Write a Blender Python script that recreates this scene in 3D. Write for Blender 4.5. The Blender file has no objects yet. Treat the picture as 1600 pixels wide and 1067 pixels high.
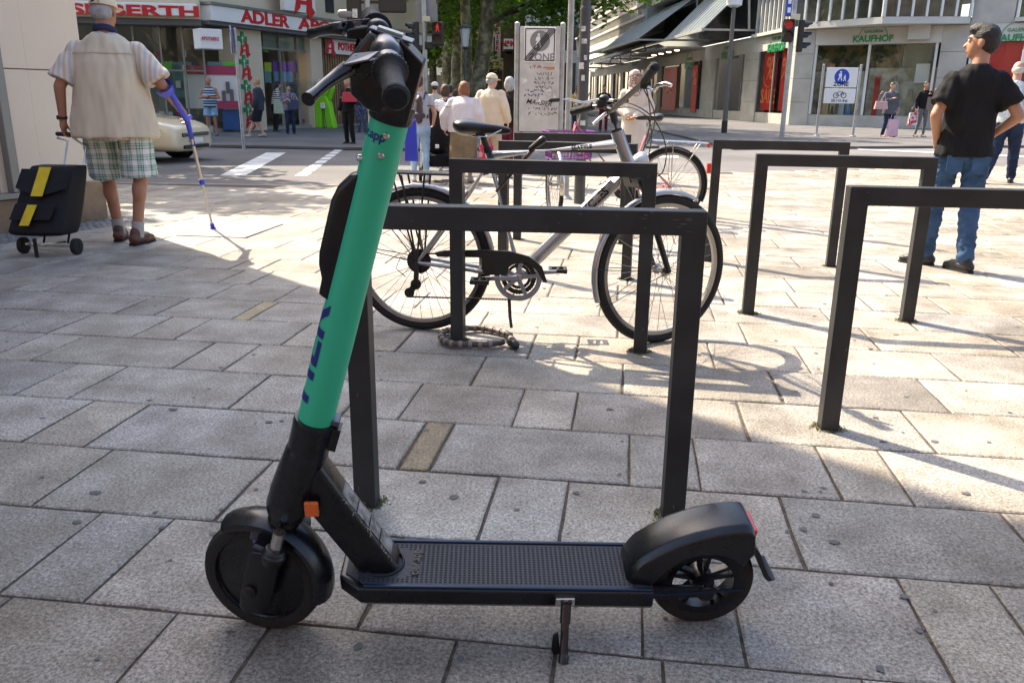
import bpy, bmesh, math, random
from mathutils import Vector, Matrix, noise
R = math.radians
scene = bpy.context.scene
COL = scene.collection
# ---------------------------------------------------------------- camera
CAM_H = 1.10; PITCH = R(16.4); ROLL = R(0.65); FPX = 1295.0
cd = bpy.data.cameras.new("camera"); cam = bpy.data.objects.new("camera", cd); COL.objects.link(cam)
cd.sensor_width = 36; cd.lens = 36*FPX/1600; cd.clip_start = 0.05; cd.clip_end = 2000
cam.matrix_world = (Matrix.Translation((0, 0, CAM_H)) @ Matrix.Rotation(R(90)-PITCH, 4, 'X') @ Matrix.Rotation(ROLL, 4, 'Z'))
scene.camera = cam
# ---------------------------------------------------------------- light
SUN_AZ_TRAVEL = R(-46.5); SUN_EL = R(48)          # direction the light travels over the ground
world = bpy.data.worlds.new("World"); scene.world = world; world.use_nodes = True
wn = world.node_tree; bg = wn.nodes['Background']
sky = wn.nodes.new('ShaderNodeTexSky'); sky.sky_type = 'NISHITA'; sky.sun_disc = False
sky.sun_elevation = SUN_EL
sx, sy = -math.cos(SUN_AZ_TRAVEL), -math.sin(SUN_AZ_TRAVEL)
sky.sun_rotation = math.atan2(sx, sy); sky.air_density = 1.0; sky.dust_density = 3.0; sky.ozone_density = 0.4
wn.links.new(sky.outputs[0], bg.inputs[0]); bg.inputs[1].default_value = 0.15
sl = bpy.data.lights.new("sun", 'SUN'); sl.energy = 3.8; sl.angle = R(0.5); sl.color = (1.0, 0.87, 0.69)
sun = bpy.data.objects.new("sun", sl); COL.objects.link(sun)
dvec = Vector((math.cos(SUN_EL)*math.cos(SUN_AZ_TRAVEL), math.cos(SUN_EL)*math.sin(SUN_AZ_TRAVEL), -math.sin(SUN_EL)))
sun.rotation_euler = dvec.to_track_quat('-Z', 'Y').to_euler()
scene.view_settings.view_transform = 'Standard'; scene.view_settings.look = 'None'
scene.view_settings.exposure = 1.68; scene.view_settings.gamma = 1
# ---------------------------------------------------------------- picture <-> place measurement
_c, _s = math.cos(ROLL), math.sin(ROLL); _ct, _st = math.cos(PITCH), math.sin(PITCH)
def ray(x, y):
    u = (x-800)/FPX; v = -(y-533.5)/FPX
    r = u*_c - v*_s; w = u*_s + v*_c
    return Vector((r, _ct + w*_st, -_st + w*_ct))
def G(x, y, z=0.0):
    d = ray(x, y); t = (z-CAM_H)/d.z
    return Vector((d.x*t, d.y*t, z))
def AT(x, y, Y):
    d = ray(x, y); t = Y/d.y
    return Vector((d.x*t, Y, CAM_H + d.z*t))
def hit(x, y, p0, n):
    d = ray(x, y); o = Vector((0, 0, CAM_H))
    return o + d*((p0-o).dot(n)/d.dot(n))
# ---------------------------------------------------------------- materials
MATS = {}
def mat(name, col, rough=0.6, metal=0.0, var=0.0, vscale=8.0, bump=0.0, bscale=60.0, spec=0.5, trans=0.0, emit=None, estr=1.0, coat=0.0, alpha=1.0):
    if name in MATS: return MATS[name]
    m = bpy.data.materials.new(name); m.use_nodes = True; MATS[name] = m
    nt = m.node_tree; b = nt.nodes['Principled BSDF']
    b.inputs['Base Color'].default_value = (*col, 1); b.inputs['Roughness'].default_value = rough
    b.inputs['Metallic'].default_value = metal; b.inputs['Specular IOR Level'].default_value = spec
    if trans: b.inputs['Transmission Weight'].default_value = trans
    if coat: b.inputs['Coat Weight'].default_value = coat
    if emit: b.inputs['Emission Color'].default_value = (*emit, 1); b.inputs['Emission Strength'].default_value = estr
    if var or bump: tc = nt.nodes.new('ShaderNodeTexCoord')
    if var:
        n = nt.nodes.new('ShaderNodeTexNoise'); n.inputs['Scale'].default_value = vscale; n.inputs['Detail'].default_value = 6
        nt.links.new(tc.outputs['Object'], n.inputs['Vector'])
        r = nt.nodes.new('ShaderNodeValToRGB'); r.color_ramp.elements[0].position = 0.3; r.color_ramp.elements[1].position = 0.7
        r.color_ramp.elements[0].color = (*[c*(1-var) for c in col], 1); r.color_ramp.elements[1].color = (*[min(1, c*(1+var)) for c in col], 1)
        nt.links.new(n.outputs['Fac'], r.inputs[0]); nt.links.new(r.outputs[0], b.inputs['Base Color'])
        mr = nt.nodes.new('ShaderNodeMapRange'); mr.inputs['To Min'].default_value = max(0.02, rough*0.8); mr.inputs['To Max'].default_value = min(1, rough*1.2)
        nt.links.new(n.outputs['Fac'], mr.inputs['Value']); nt.links.new(mr.outputs[0], b.inputs['Roughness'])
    if bump:
        n2 = nt.nodes.new('ShaderNodeTexNoise'); n2.inputs['Scale'].default_value = bscale; n2.inputs['Detail'].default_value = 4
        nt.links.new(tc.outputs['Object'], n2.inputs['Vector'])
        bp = nt.nodes.new('ShaderNodeBump'); bp.inputs['Strength'].default_value = bump; bp.inputs['Distance'].default_value = 0.01
        nt.links.new(n2.outputs['Fac'], bp.inputs['Height']); nt.links.new(bp.outputs[0], b.inputs['Normal'])
    return m
def node(nt, t, **k):
    n = nt.nodes.new(t)
    for a, v in k.items():
        if a in n.inputs: n.inputs[a].default_value = v
        else: setattr(n, a, v)
    return n
# ---------------------------------------------------------------- mesh builder
def frame(d, up=Vector((0, 0, 1))):
    d = Vector(d).normalized()
    if abs(d.dot(up)) > 0.98: up = Vector((0, 1, 0))
    x = d.cross(up).normalized(); y = x.cross(d).normalized()
    return x, y, d
class MB:
    def __init__(s): s.v = []; s.f = []; s.mi = []; s.cur = 0
    def face(s, idx): s.f.append(tuple(idx)); s.mi.append(s.cur)
    def add(s, vs): n = len(s.v); s.v.extend(Vector(p) for p in vs); return n
    def quad(s, a, b, c, d): n = s.add((a, b, c, d)); s.face((n, n+1, n+2, n+3)); return s
    def poly(s, pts): n = s.add(pts); s.face(range(n, n+len(pts))); return s
    def box(s, c, size, M=None):
        c = Vector(c); hx, hy, hz = [q/2 for q in size]
        P = [Vector((x, y, z)) for z in (-hz, hz) for y in (-hy, hy) for x in (-hx, hx)]
        if M is not None: P = [M @ p for p in P]
        n = s.add([c+p for p in P])
        for q in ((0, 2, 3, 1), (4, 5, 7, 6), (0, 1, 5, 4), (2, 6, 7, 3), (0, 4, 6, 2), (1, 3, 7, 5)): s.face([n+i for i in q])
        return s
    def bar(s, p0, p1, w, h, up=Vector((0, 0, 1)), w1=None, h1=None):      # rectangular bar
        p0 = Vector(p0); p1 = Vector(p1); x, y, d = frame(p1-p0, up); w1 = w1 or w; h1 = h1 or h
        n = s.add([p0+x*(a*w/2)+y*(b*h/2) for a, b in ((-1, -1), (1, -1), (1, 1), (-1, 1))] + [p1+x*(a*w1/2)+y*(b*h1/2) for a, b in ((-1, -1), (1, -1), (1, 1), (-1, 1))])
        for q in ((3, 2, 1, 0), (4, 5, 6, 7), (0, 1, 5, 4), (1, 2, 6, 5), (2, 3, 7, 6), (3, 0, 4, 7)): s.face([n+i for i in q])
        return s
    def ring(s, c, x, y, rx, ry, k): return s.add([c + x*(rx*math.cos(2*math.pi*i/k)) + y*(ry*math.sin(2*math.pi*i/k)) for i in range(k)])
    def loft(s, rings, k, cap=True, close=False):
        for a, b in zip(rings, rings[1:]+([rings[0]] if close else [])):
            for i in range(k): s.face((a+i, a+(i+1) % k, b+(i+1) % k, b+i))
        if cap and not close:
            s.face([rings[0]+i for i in range(k)][::-1]); s.face([rings[-1]+i for i in range(k)])
        return s
    def cyl(s, p0, p1, r0, r1=None, k=16, cap=True):
        p0 = Vector(p0); p1 = Vector(p1); r1 = r0 if r1 is None else r1; x, y, d = frame(p1-p0)
        return s.loft([s.ring(p0, x, y, r0, r0, k), s.ring(p1, x, y, r1, r1, k)], k, cap)
    def tube(s, pts, r, k=10, cap=True, close=False):
        pts = [Vector(p) for p in pts]; n = len(pts); rr = r if isinstance(r, (list, tuple)) else [r]*n
        up = None; rings = []
        for i, p in enumerate(pts):
            if close: d = pts[(i+1) % n]-pts[i-1]
            else: d = pts[min(i+1, n-1)]-pts[max(i-1, 0)]
            d.normalize()
            if up is None: x, y, _ = frame(d)
            else:
                x = (up - d*up.dot(d)).normalized(); y = d.cross(x)
            up = x; rings.append(s.ring(p, x, y, rr[i], rr[i], k))
        return s.loft(rings, k, cap, close)
    def lathe(s, c, axis, prof, k=32, close=False):        # prof: (radius, offset along the axis)
        c = Vector(c); x, y, d = frame(axis)
        return s.loft([s.ring(c+d*o, x, y, max(r, 1e-4), max(r, 1e-4), k) for r, o in prof], k, not close, close)
    def torus(s, c, axis, Rm, r, k=48, j=10, squash=1.0):
        c = Vector(c); x, y, d = frame(axis); rings = []
        for i in range(k):
            a = 2*math.pi*i/k; o = x*math.cos(a)+y*math.sin(a)
            rings.append(s.ring(c+o*Rm, o, d, r, r*squash, j))
        return s.loft(rings, j, False, True)
    def ell(s, c, rad, M=None, k=16, j=10):
        c = Vector(c); rad = Vector(rad); rings = []
        T = (lambda p: c+(M @ p if M is not None else p))
        for a in range(1, j):
            t = math.pi*a/j
            rings.append(s.add([T(Vector((rad.x*math.sin(t)*math.cos(2*math.pi*i/k), rad.y*math.sin(t)*math.sin(2*math.pi*i/k), -rad.z*math.cos(t)))) for i in range(k)]))
        b = s.add([T(Vector((0, 0, -rad.z)))]); t_ = s.add([T(Vector((0, 0, rad.z)))])
        s.loft(rings, k, False)
        for i in range(k): s.face((b, rings[0]+(i+1) % k, rings[0]+i)); s.face((t_, rings[-1]+i, rings[-1]+(i+1) % k))
        return s
    def cap(s, p0, p1, r0, r1=None, k=12, flat=1.0, side=None):  # capsule (tapered); flat squashes across `side`
        p0 = Vector(p0); p1 = Vector(p1); r1 = r0 if r1 is None else r1
        x, y, d = frame(p1-p0, side if side is not None else Vector((0, 0, 1)))
        if side is not None: pass
        rings = []
        for t in (-80, -50, -22): a = R(t); rings.append(s.ring(p0+d*(r0*math.sin(a)), x, y, r0*math.cos(a), r0*math.cos(a)*flat, k))
        for t in (0.0, 0.25, 0.5, 0.75, 1.0): rr = r0+(r1-r0)*t; rings.append(s.ring(p0.lerp(p1, t), x, y, rr, rr*flat, k))
        for t in (22, 50, 80): a = R(t); rings.append(s.ring(p1+d*(r1*math.sin(a)), x, y, r1*math.cos(a), r1*math.cos(a)*flat, k))
        return s.loft(rings, k, True)
    def prism(s, pts, off):                                # closed outline swept by off
        off = Vector(off); n = len(pts); a = s.add(pts); b = s.add([Vector(p)+off for p in pts])
        s.face([a+i for i in range(n)][::-1]); s.face([b+i for i in range(n)])
        for i in range(n): s.face((a+i, a+(i+1) % n, b+(i+1) % n, b+i))
        return s
    def build(s, name, m, parent=None, smooth=False, bevel=0.0, seg=2, sub=0, fix=True, angle=40):
        me = bpy.data.meshes.new(name); me.from_pydata([tuple(p) for p in s.v], [], s.f)
        ms = m if isinstance(m, (list, tuple)) else [m]
        for q in ms: me.materials.append(q)
        for p, i in zip(me.polygons, s.mi): p.material_index = i
        if fix:
            bm = bmesh.new(); bm.from_mesh(me); bmesh.ops.recalc_face_normals(bm, faces=bm.faces); bm.to_mesh(me); bm.free()
        if smooth:
            for p in me.polygons: p.use_smooth = True
            try: me.set_sharp_from_angle(angle=R(angle))
            except Exception: pass
        o = bpy.data.objects.new(name, me); COL.objects.link(o)
        if parent is not None: o.parent = parent
        if bevel:
            b = o.modifiers.new('bevel', 'BEVEL'); b.width = bevel; b.segments = seg; b.limit_method = 'ANGLE'; b.angle_limit = R(35)
        if sub: q = o.modifiers.new('sub', 'SUBSURF'); q.levels = sub; q.render_levels = sub
        return o
def tag(o, label=None, cat=None, group=None, kind=None):
    if label: o['label'] = label
    if cat: o['category'] = cat
    if group: o['group'] = group
    if kind: o['kind'] = kind
    return o
def thing(name, label, cat, loc=(0, 0, 0), rz=0.0, group=None):
    o = bpy.data.objects.new(name, None); COL.objects.link(o); o.location = loc; o.rotation_euler = (0, 0, rz)
    o.empty_display_size = 0.2
    return tag(o, label, cat, group)
def copy_tree(o, parent=None):
    c = o.copy(); COL.objects.link(c)
    if parent is not None: c.parent = parent
    for ch in list(o.children): copy_tree(ch, c)
    return c
_dg = []
def fuse(mb, name, m, parent, voxel=0.01, smooth=3, wr=0.0, wf=10.0, wa=(1, 1, 1), seed=0, cut=None):
    """overlapping solids melted into one continuous skin"""
    me = bpy.data.meshes.new('tmp'); me.from_pydata([tuple(p) for p in mb.v], [], mb.f)
    bm = bmesh.new(); bm.from_mesh(me); bmesh.ops.recalc_face_normals(bm, faces=bm.faces); bm.to_mesh(me); bm.free()
    o = bpy.data.objects.new('tmp', me); COL.objects.link(o)
    rm = o.modifiers.new('r', 'REMESH'); rm.mode = 'VOXEL'; rm.voxel_size = voxel
    if smooth: sm = o.modifiers.new('s', 'SMOOTH'); sm.iterations = smooth; sm.factor = 0.5
    dg = bpy.context.evaluated_depsgraph_get(); ev = o.evaluated_get(dg)
    nm = bpy.data.meshes.new_from_object(ev); bpy.data.objects.remove(o); bpy.data.meshes.remove(me)
    nm.name = name
    if wr:
        nr = [v.normal.copy() for v in nm.vertices]
        for v, n in zip(nm.vertices, nr):
            q = Vector((v.co.x*wf*wa[0]+seed, v.co.y*wf*wa[1], v.co.z*wf*wa[2]))
            v.co += n*(wr*(noise.noise(q)+0.5*noise.noise(q*2.1)))
    nm.materials.clear()
    for q in (m if isinstance(m, (list, tuple)) else [m]): nm.materials.append(q)
    for p in nm.polygons: p.use_smooth = True; p.material_index = 0
    o = bpy.data.objects.new(name, nm); COL.objects.link(o)
    if parent is not None: o.parent = parent
    return o
def text_mesh(txt, size, m, parent=None, M=None, name='lettering', ext=0.004, align='CENTER', bold=0.0, sx=1.0, shear=0.0, space=1.0):
    """text lying in the x,z plane of its frame M facing -y"""
    c = bpy.data.curves.new('t', 'FONT'); c.body = txt; c.size = size; c.align_x = align; c.align_y = 'CENTER'; c.extrude = ext; c.offset = bold; c.shear = shear; c.space_character = space
    c.resolution_u = 3
    o = bpy.data.objects.new('t', c); COL.objects.link(o)
    dg = bpy.context.evaluated_depsgraph_get(); nm = bpy.data.meshes.new_from_object(o.evaluated_get(dg)); bpy.data.objects.remove(o)
    T = Matrix(((sx, 0, 0, 0), (0, 0, -1, 0), (0, 1, 0, 0), (0, 0, 0, 1)))
    nm.transform((M if M is not None else Matrix.Identity(4)) @ T)
    nm.name = name; nm.materials.clear(); nm.materials.append(m)
    o = bpy.data.objects.new(name, nm); COL.objects.link(o)
    if parent is not None: o.parent = parent
    return o
def join_objs(objs, name, parent):
    bm = bmesh.new(); mats = []
    for o in objs:
        t = bmesh.new(); t.from_mesh(o.data); base = []
        for m_ in o.data.materials:
            if m_ not in mats: mats.append(m_)
            base.append(mats.index(m_))
        tm = bpy.data.meshes.new('x')
        for f in t.faces: f.material_index = base[min(f.material_index, len(base)-1)] if base else 0
        t.to_mesh(tm); t.free(); bm.from_mesh(tm); bpy.data.meshes.remove(tm)
    me = bpy.data.meshes.new(name); bm.to_mesh(me); bm.free()
    for m_ in mats: me.materials.append(m_)
    for o in objs: bpy.data.objects.remove(o)
    r = bpy.data.objects.new(name, me); COL.objects.link(r)
    if parent is not None: r.parent = parent
    return r
rng = random.Random(7)
# ================================================================ ground, road, paving
SLA = R(-7.7); CU, SU = math.cos(SLA), math.sin(SLA)
def UV(u, v, z=0.0): return Vector((u*CU - v*SU, u*SU + v*CU, z))
def toUV(p): return (p.x*CU + p.y*SU, -p.x*SU + p.y*CU)
def asphalt_mat():
    m = bpy.data.materials.new('asphalt'); m.use_nodes = True; nt = m.node_tree; b = nt.nodes['Principled BSDF']
    tc = node(nt, 'ShaderNodeTexCoord'); n1 = node(nt, 'ShaderNodeTexNoise', Scale=0.35, Detail=6); n2 = node(nt, 'ShaderNodeTexNoise', Scale=90.0, Detail=3)
    nt.links.new(tc.outputs['Object'], n1.inputs['Vector']); nt.links.new(tc.outputs['Object'], n2.inputs['Vector'])
    r = node(nt, 'ShaderNodeValToRGB'); r.color_ramp.elements[0].position = .35; r.color_ramp.elements[1].position = .68
    r.color_ramp.elements[0].color = (.105, .10, .10, 1); r.color_ramp.elements[1].color = (.18, .172, .168, 1)
    mx = node(nt, 'ShaderNodeMix', data_type='RGBA', blend_type='MULTIPLY'); mx.inputs[0].default_value = 0.6
    nt.links.new(n1.outputs['Fac'], r.inputs[0]); nt.links.new(r.outputs[0], mx.inputs[6])
    r2 = node(nt, 'ShaderNodeValToRGB'); r2.color_ramp.elements[0].position = .3; r2.color_ramp.elements[1].position = .7; r2.color_ramp.elements[0].color = (.45, .45, .45, 1); r2.color_ramp.elements[1].color = (1.3, 1.3, 1.3, 1)
    nt.links.new(n2.outputs['Fac'], r2.inputs[0]); nt.links.new(r2.outputs[0], mx.inputs[7]); nt.links.new(mx.outputs[2], b.inputs['Base Color'])
    b.inputs['Roughness'].default_value = 0.85
    bp = node(nt, 'ShaderNodeBump', Strength=0.4, Distance=0.01); nt.links.new(n2.outputs['Fac'], bp.inputs['Height']); nt.links.new(bp.outputs[0], b.inputs['Normal'])
    return m
def stone_mat(name='granite_slab', light=1.0):
    m = bpy.data.materials.new(name); m.use_nodes = True; nt = m.node_tree; b = nt.nodes['Principled BSDF']; L = nt.links.new
    tc = node(nt, 'ShaderNodeTexCoord'); at = node(nt, 'ShaderNodeVertexColor', layer_name='tone')
    fine = node(nt, 'ShaderNodeTexNoise', Scale=115.0, Detail=4, Roughness=0.8); mid = node(nt, 'ShaderNodeTexNoise', Scale=5.0, Detail=7, Roughness=0.6)
    vor = node(nt, 'ShaderNodeTexVoronoi', Scale=280.0)
    off = node(nt, 'ShaderNodeVectorMath', operation='SCALE'); off.inputs[3].default_value = 7.0
    L(at.outputs[0], off.inputs[0]); ad = node(nt, 'ShaderNodeVectorMath', operation='ADD'); L(tc.outputs['Object'], ad.inputs[0]); L(off.outputs[0], ad.inputs[1])
    L(tc.outputs['Object'], fine.inputs['Vector']); L(ad.outputs[0], mid.inputs['Vector']); L(tc.outputs['Object'], vor.inputs['Vector'])
    # grain: pale feldspar, dark mica
    rf = node(nt, 'ShaderNodeValToRGB'); e = rf.color_ramp.elements; e[0].position = .36; e[0].color = (.38, .38, .385, 1); e[1].position = .64; e[1].color = (1.52, 1.51, 1.50, 1)
    k = rf.color_ramp.elements.new(.5); k.color = (.95, .95, .95, 1)
    L(fine.outputs['Fac'], rf.inputs[0])
    rv = node(nt, 'ShaderNodeValToRGB'); e = rv.color_ramp.elements; e[0].position = .0; e[0].color = (.75, .75, .75, 1); e[1].position = 1; e[1].color = (1.15, 1.15, 1.15, 1); L(vor.outputs['Color'], rv.inputs[0])
    rm = node(nt, 'ShaderNodeValToRGB'); e = rm.color_ramp.elements; e[0].position = .3; e[0].color = (.60, .57, .53, 1); e[1].position = .7; e[1].color = (1.22, 1.22, 1.21, 1); L(mid.outputs['Fac'], rm.inputs[0])
    base = node(nt, 'ShaderNodeRGB'); base.outputs[0].default_value = (.338*light, .316*light, .280*light, 1)
    def mul(a, c, f=1.0):
        q = node(nt, 'ShaderNodeMix', data_type='RGBA', blend_type='MULTIPLY'); q.inputs[0].default_value = f; L(a, q.inputs[6]); L(c, q.inputs[7]); return q.outputs[2]
    tone = node(nt, 'ShaderNodeVectorMath', operation='SCALE'); tone.inputs[3].default_value = 2.0; L(at.outputs[0], tone.inputs[0])
    big = node(nt, 'ShaderNodeTexNoise', Scale=.9, Detail=8.0, Roughness=.7); L(tc.outputs['Object'], big.inputs['Vector']); rb = node(nt, 'ShaderNodeValToRGB'); e = rb.color_ramp.elements; e[0].position = .36; e[0].color = (.66, .62, .56, 1); e[1].position = .58; e[1].color = (1.08, 1.08, 1.08, 1); L(big.outputs['Fac'], rb.inputs[0])
    c = mul(mul(base.outputs[0], tone.outputs[0]), rb.outputs[0]); c = mul(c, rf.outputs[0]); c = mul(c, rv.outputs[0]); c = mul(c, rm.outputs[0])
    L(c, b.inputs['Base Color'])
    rr = node(nt, 'ShaderNodeMapRange'); rr.inputs['To Min'].default_value = .5; rr.inputs['To Max'].default_value = .8; L(mid.outputs['Fac'], rr.inputs['Value']); L(rr.outputs[0], b.inputs['Roughness'])
    bp = node(nt, 'ShaderNodeBump', Strength=0.4, Distance=0.002); L(fine.outputs['Fac'], bp.inputs['Height']); L(bp.outputs[0], b.inputs['Normal'])
    return m
M_ASPH = asphalt_mat(); M_STONE = stone_mat(); 
M_JOINT = mat('joint_sand', (.085, .065, .045), .95, var=.6, vscale=60, bump=.8, bscale=150)
mb = MB(); mb.poly([(-400, -60, -.045), (400, -60, -.045), (400, 600, -.045), (-400, 600, -.045)])
tag(mb.build('road', M_ASPH), kind='structure')
# plaza outline (world): kerb line towards the road
KERB = [(-60, 18.4), (-6.59, 10.78), (-2.46, 10.66), (-1.58, 11.3), (.45, 12.6), (3.88, 13.6), (9.46, 15.7), (40, 25)]
def kerb_y(x):
    for a, b in zip(KERB, KERB[1:]):
        if a[0] <= x <= b[0]: return a[1]+(b[1]-a[1])*(x-a[0])/(b[0]-a[0])
    return 20
pts = [(-60, -30, -.0065)] + [(x, y-.02, -.0065) for x, y in KERB] + [(40, -30, -.0065)]
mb = MB(); mb.prism(pts, (0, 0, -.06)); tag(mb.build('paving_bed', M_JOINT), kind='structure')
def slab_mesh(slabs, name, gap=.0045, zj=.0022, seed=1, warm=0.0):
    rg = random.Random(seed); mb = MB(); tones = []
    for (u0, u1, v0, v1, t) in slabs:
        z = rg.uniform(-zj, zj)*.5; tl = rg.uniform(-zj, zj)*.5; tl2 = rg.uniform(-zj, zj)*.4
        g = gap*rg.uniform(.5, 1.2); q = [(u0+g+rg.uniform(0, .003), v0+g), (u1-g-rg.uniform(0, .003), v0+g+rg.uniform(0, .003)), (u1-g, v1-g-rg.uniform(0, .003)), (u0+g, v1-g)]
        # wavy hewn edges
        ring = []
        big = (u1-u0) > .3
        for i in range(4):
            a = q[i]; b = q[(i+1) % 4]; L = math.hypot(b[0]-a[0], b[1]-a[1]); n = max(1, int(L/.07)) if big and u0 > -4 and v1 < 5 else 1
            for j in range(n):
                t_ = j/n; du, dv = (b[0]-a[0])*t_, (b[1]-a[1])*t_
                w = rg.uniform(-.0018, .0018) if n > 1 else 0
                ring.append((a[0]+du+w, a[1]+dv+w))
        cu = (u0+u1)/2; cv = (v0+v1)/2; zz = lambda u, v: z + (u-cu)*tl/max(.2, u1-u0) + (v-cv)*tl2/.4
        n = len(ring); top = []
        for (u, v) in ring:
            iu = u+(cu-u)*.006/max(.05, abs(cu-u)) if abs(cu-u) > .01 else u; iv = v+(cv-v)*.006/max(.05, abs(cv-v)) if abs(cv-v) > .01 else v
            top.append(UV(iu, iv, zz(u, v)))
        a = mb.add(top); b = mb.add([UV(u, v, zz(u, v)-.0035) for u, v in ring]); c = mb.add([UV(u, v, -.012) for u, v in ring])
        mb.face(range(a, a+n))
        for i in range(n):
            mb.face((b+i, b+(i+1) % n, a+(i+1) % n, a+i)); mb.face((c+i, c+(i+1) % n, b+(i+1) % n, b+i))
        tones += [t]*(2*n+1)
    o = mb.build(name, M_STONE, fix=False)
    ca = o.data.color_attributes.new('tone', 'BYTE_COLOR', 'CORNER')
    for p, t in zip(o.data.polygons, tones):
        for li in p.loop_indices: ca.data[li].color = (t[0], t[1], t[2], 1)
    return tag(o, kind='structure')
def tone(rg, w=0.0):
    b = rg.gauss(.5, .036); c = rg.gauss(.004, .011)
    return (min(1, b+c+w), b+c*.3+w*.4, max(0, b-c-w*.6))
rowv = [1.48+.3955*k for k in range(-9, 24)]
known = {1.48-.3955: [-.94, -.72, -.31, -.1, .12, .51, 1.1], 1.48: [-1.38, -1.17, -.53, .08, .29, .69, .9, 1.5], 1.8755: [-2.2, -1.6, -1.06, -.34, -.13, .48, 1.08], 2.271: [-1.93, -1.71, -1.0, -.66, -.56, .05, .26, .66, .86, 1.46],
 2.6665: [-2.27, -2.04, -1.41, -.98, -.77, -.36, -.15, .45, 1.05, 1.65], 3.062: [-2.5, -1.85, -1.63, -1.2, -.58, .02, .63, 1.23, 1.83], 3.4575: [-2.93, -2.71, -2.28, -2.07, -1.54, -1.0, -.4, -.19, .41, .81, 1.41, 1.9],
 3.853: [-3.25, -2.62, -2.4, -1.97, -1.88, -1.3, -.7, -.01, .6, 1.2, 1.8]}
rg = random.Random(11); slabs = []
for v in rowv:
    k = [q for q in known if abs(q-v) < .02]
    us = list(known[k[0]]) if k else [rg.uniform(-.6, 0)]
    hole = abs(v-6.226) < .02 or abs(v-6.6215) < .02
    if hole: us = [-3.6, -3.0]
    lo, hi = -7.5 if v > 2 else -4.5, 2.7
    while us[0] > lo: us.insert(0, us[0]-rg.choice((.2, .4, .4, .6, .6, .62, .8)))
    while us[-1] < hi: us.append(us[-1]+rg.choice((.4, .4, .6, .6, .6)))
    us[-1] = 2.7
    if us[-1]-us[-2] < .12: us.pop(-2)
    for a, b in zip(us, us[1:]):
        if hole and abs(a+3.6) < .01: continue
        if b-a > 1.0:
            m_ = (a+b)/2; parts = [(a, m_), (m_, b)]
        else: parts = [(a, b)]
        for a_, b_ in parts:
            t = tone(rg)
            if v < 1.2: t = (t[0]*.86, t[1]*.83, t[2]*.80)  # nearest rows browner: part dirt, part scooter shade painted into the tone
            if b_-a_ < .115: t = (.62, .54, .36) if v > 3.5 else (.42, .36, .26)
            cpt = UV((a_+b_)/2, v+.2)
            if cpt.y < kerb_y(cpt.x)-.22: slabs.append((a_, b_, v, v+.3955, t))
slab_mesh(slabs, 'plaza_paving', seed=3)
# small setts on the right of the band of slabs
rg = random.Random(5); setts = []; v = 1.48-.3955*6; 
while v < 17:
    h_ = .2; u = 2.7
    while u < 15:
        w = rg.choice((.15, .2, .25, .3))
        c = UV(u+w/2, v+h_/2)
        if c.y < kerb_y(c.x)-.12 and abs(c.x) < c.y*.75+1.5 and c.y > 1.5: setts.append((u, u+w, v, v+h_, tone(rg, .008)))
        u += w
    v += h_
slab_mesh(setts, 'sett_paving', gap=.005, zj=.003, seed=9)
# rows of slabs between slabs' end and the kerb
rg = random.Random(15); s2 = []; v = rowv[-1]+.3955
while v < 14.5:
    u = -9.0+rg.uniform(0, .5)
    while u < 2.69:
        w = rg.choice((.4, .4, .6, .6)); c = UV(u+w/2, v+.2)
        if u+w > 2.7: w = 2.7-u
        if w < .08: break
        if c.y < kerb_y(c.x)-.25: s2.append((u, u+w, v, v+.3955, tone(rg)))
        u += w
    v += .3955
slab_mesh(s2, 'far_plaza_paving', seed=4)
# kerb stones (flush crossing)
mb = MB()
for a, b in zip(KERB[:-1], KERB[1:]):
    a = Vector((*a, -.02)); b = Vector((*b, -.02)); mb.bar(a, b, .12, .035)
tag(mb.build('kerb', mat('kerb_stone', (.22, .19, .18), .8, var=.25, vscale=5, bump=.3)), kind='structure')
M_LINE = mat('road_paint', (.62, .62, .60), .7, var=.25, vscale=3)
def strip(pts, z=-.041, name='road_marking'):
    mb = MB(); mb.poly([(p[0], p[1], z) for p in pts]); return tag(mb.build(name, M_LINE), kind='structure')
P_ = lambda *q: [G(x, y, -.045) for x, y in q]
strip(P_((343, 275), (383, 275), (447, 239), (416, 239)))
mb = MB(); a, b = G(470, 275, -.041), G(531, 233, -.041)
for k in range(8):
    p = a.lerp(b, k/8); q = a.lerp(b, k/8+.095); w = Vector((.09, .01, 0)); mb.quad(p-w, p+w, q+w, q-w)
tag(mb.build('dashed_road_marking', M_LINE), kind='structure')
strip(P_((443, 229), (508, 229), (512, 225), (450, 225)))
strip(P_((240, 229.5), (400, 230.5), (400, 229.6), (240, 228.6)))
for q in (((1340, 234), (1600, 246), (1600, 244), (1340, 233)), ((1010, 246), (1060, 247), (1060, 244), (1010, 243.5))): strip(P_(*q))
# drain cover and manhole, the cobbles by the wall
mb = MB(); c = [UV(-3.55, 6.20), UV(-2.95, 6.20), UV(-2.95, 6.99), UV(-3.55, 6.99)]
mb = MB(); q = [UV(a_, b_).xy for a_, b_ in ((-3.592, 6.235), (-3.008, 6.235), (-3.008, 7.008), (-3.592, 7.008))]
mb.prism([(x, y, -.005) for x, y in q], (0, 0, .008)); tag(mb.build('manhole_cover', mat('cover_stone', (.24, .24, .23), .8, var=.15, vscale=4, bump=.4, bscale=120), bevel=.003), kind='structure')
mb = MB(); mb.lathe(G(262, 341, .002), (0, 0, 1), [(.22, -.004), (.22, .001), (.2, .002), (.19, .0005), (.17, .002), (.001, .002)], 32)
tag(mb.build('drain_cover', mat('cover_iron', (.16, .16, .16), .6, var=.3, vscale=20)), kind='structure')
rg = random.Random(8); mb = MB()
wa, wb = Vector((-4.9, 4.9)), Vector((-3.75, 7.75))
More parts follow.
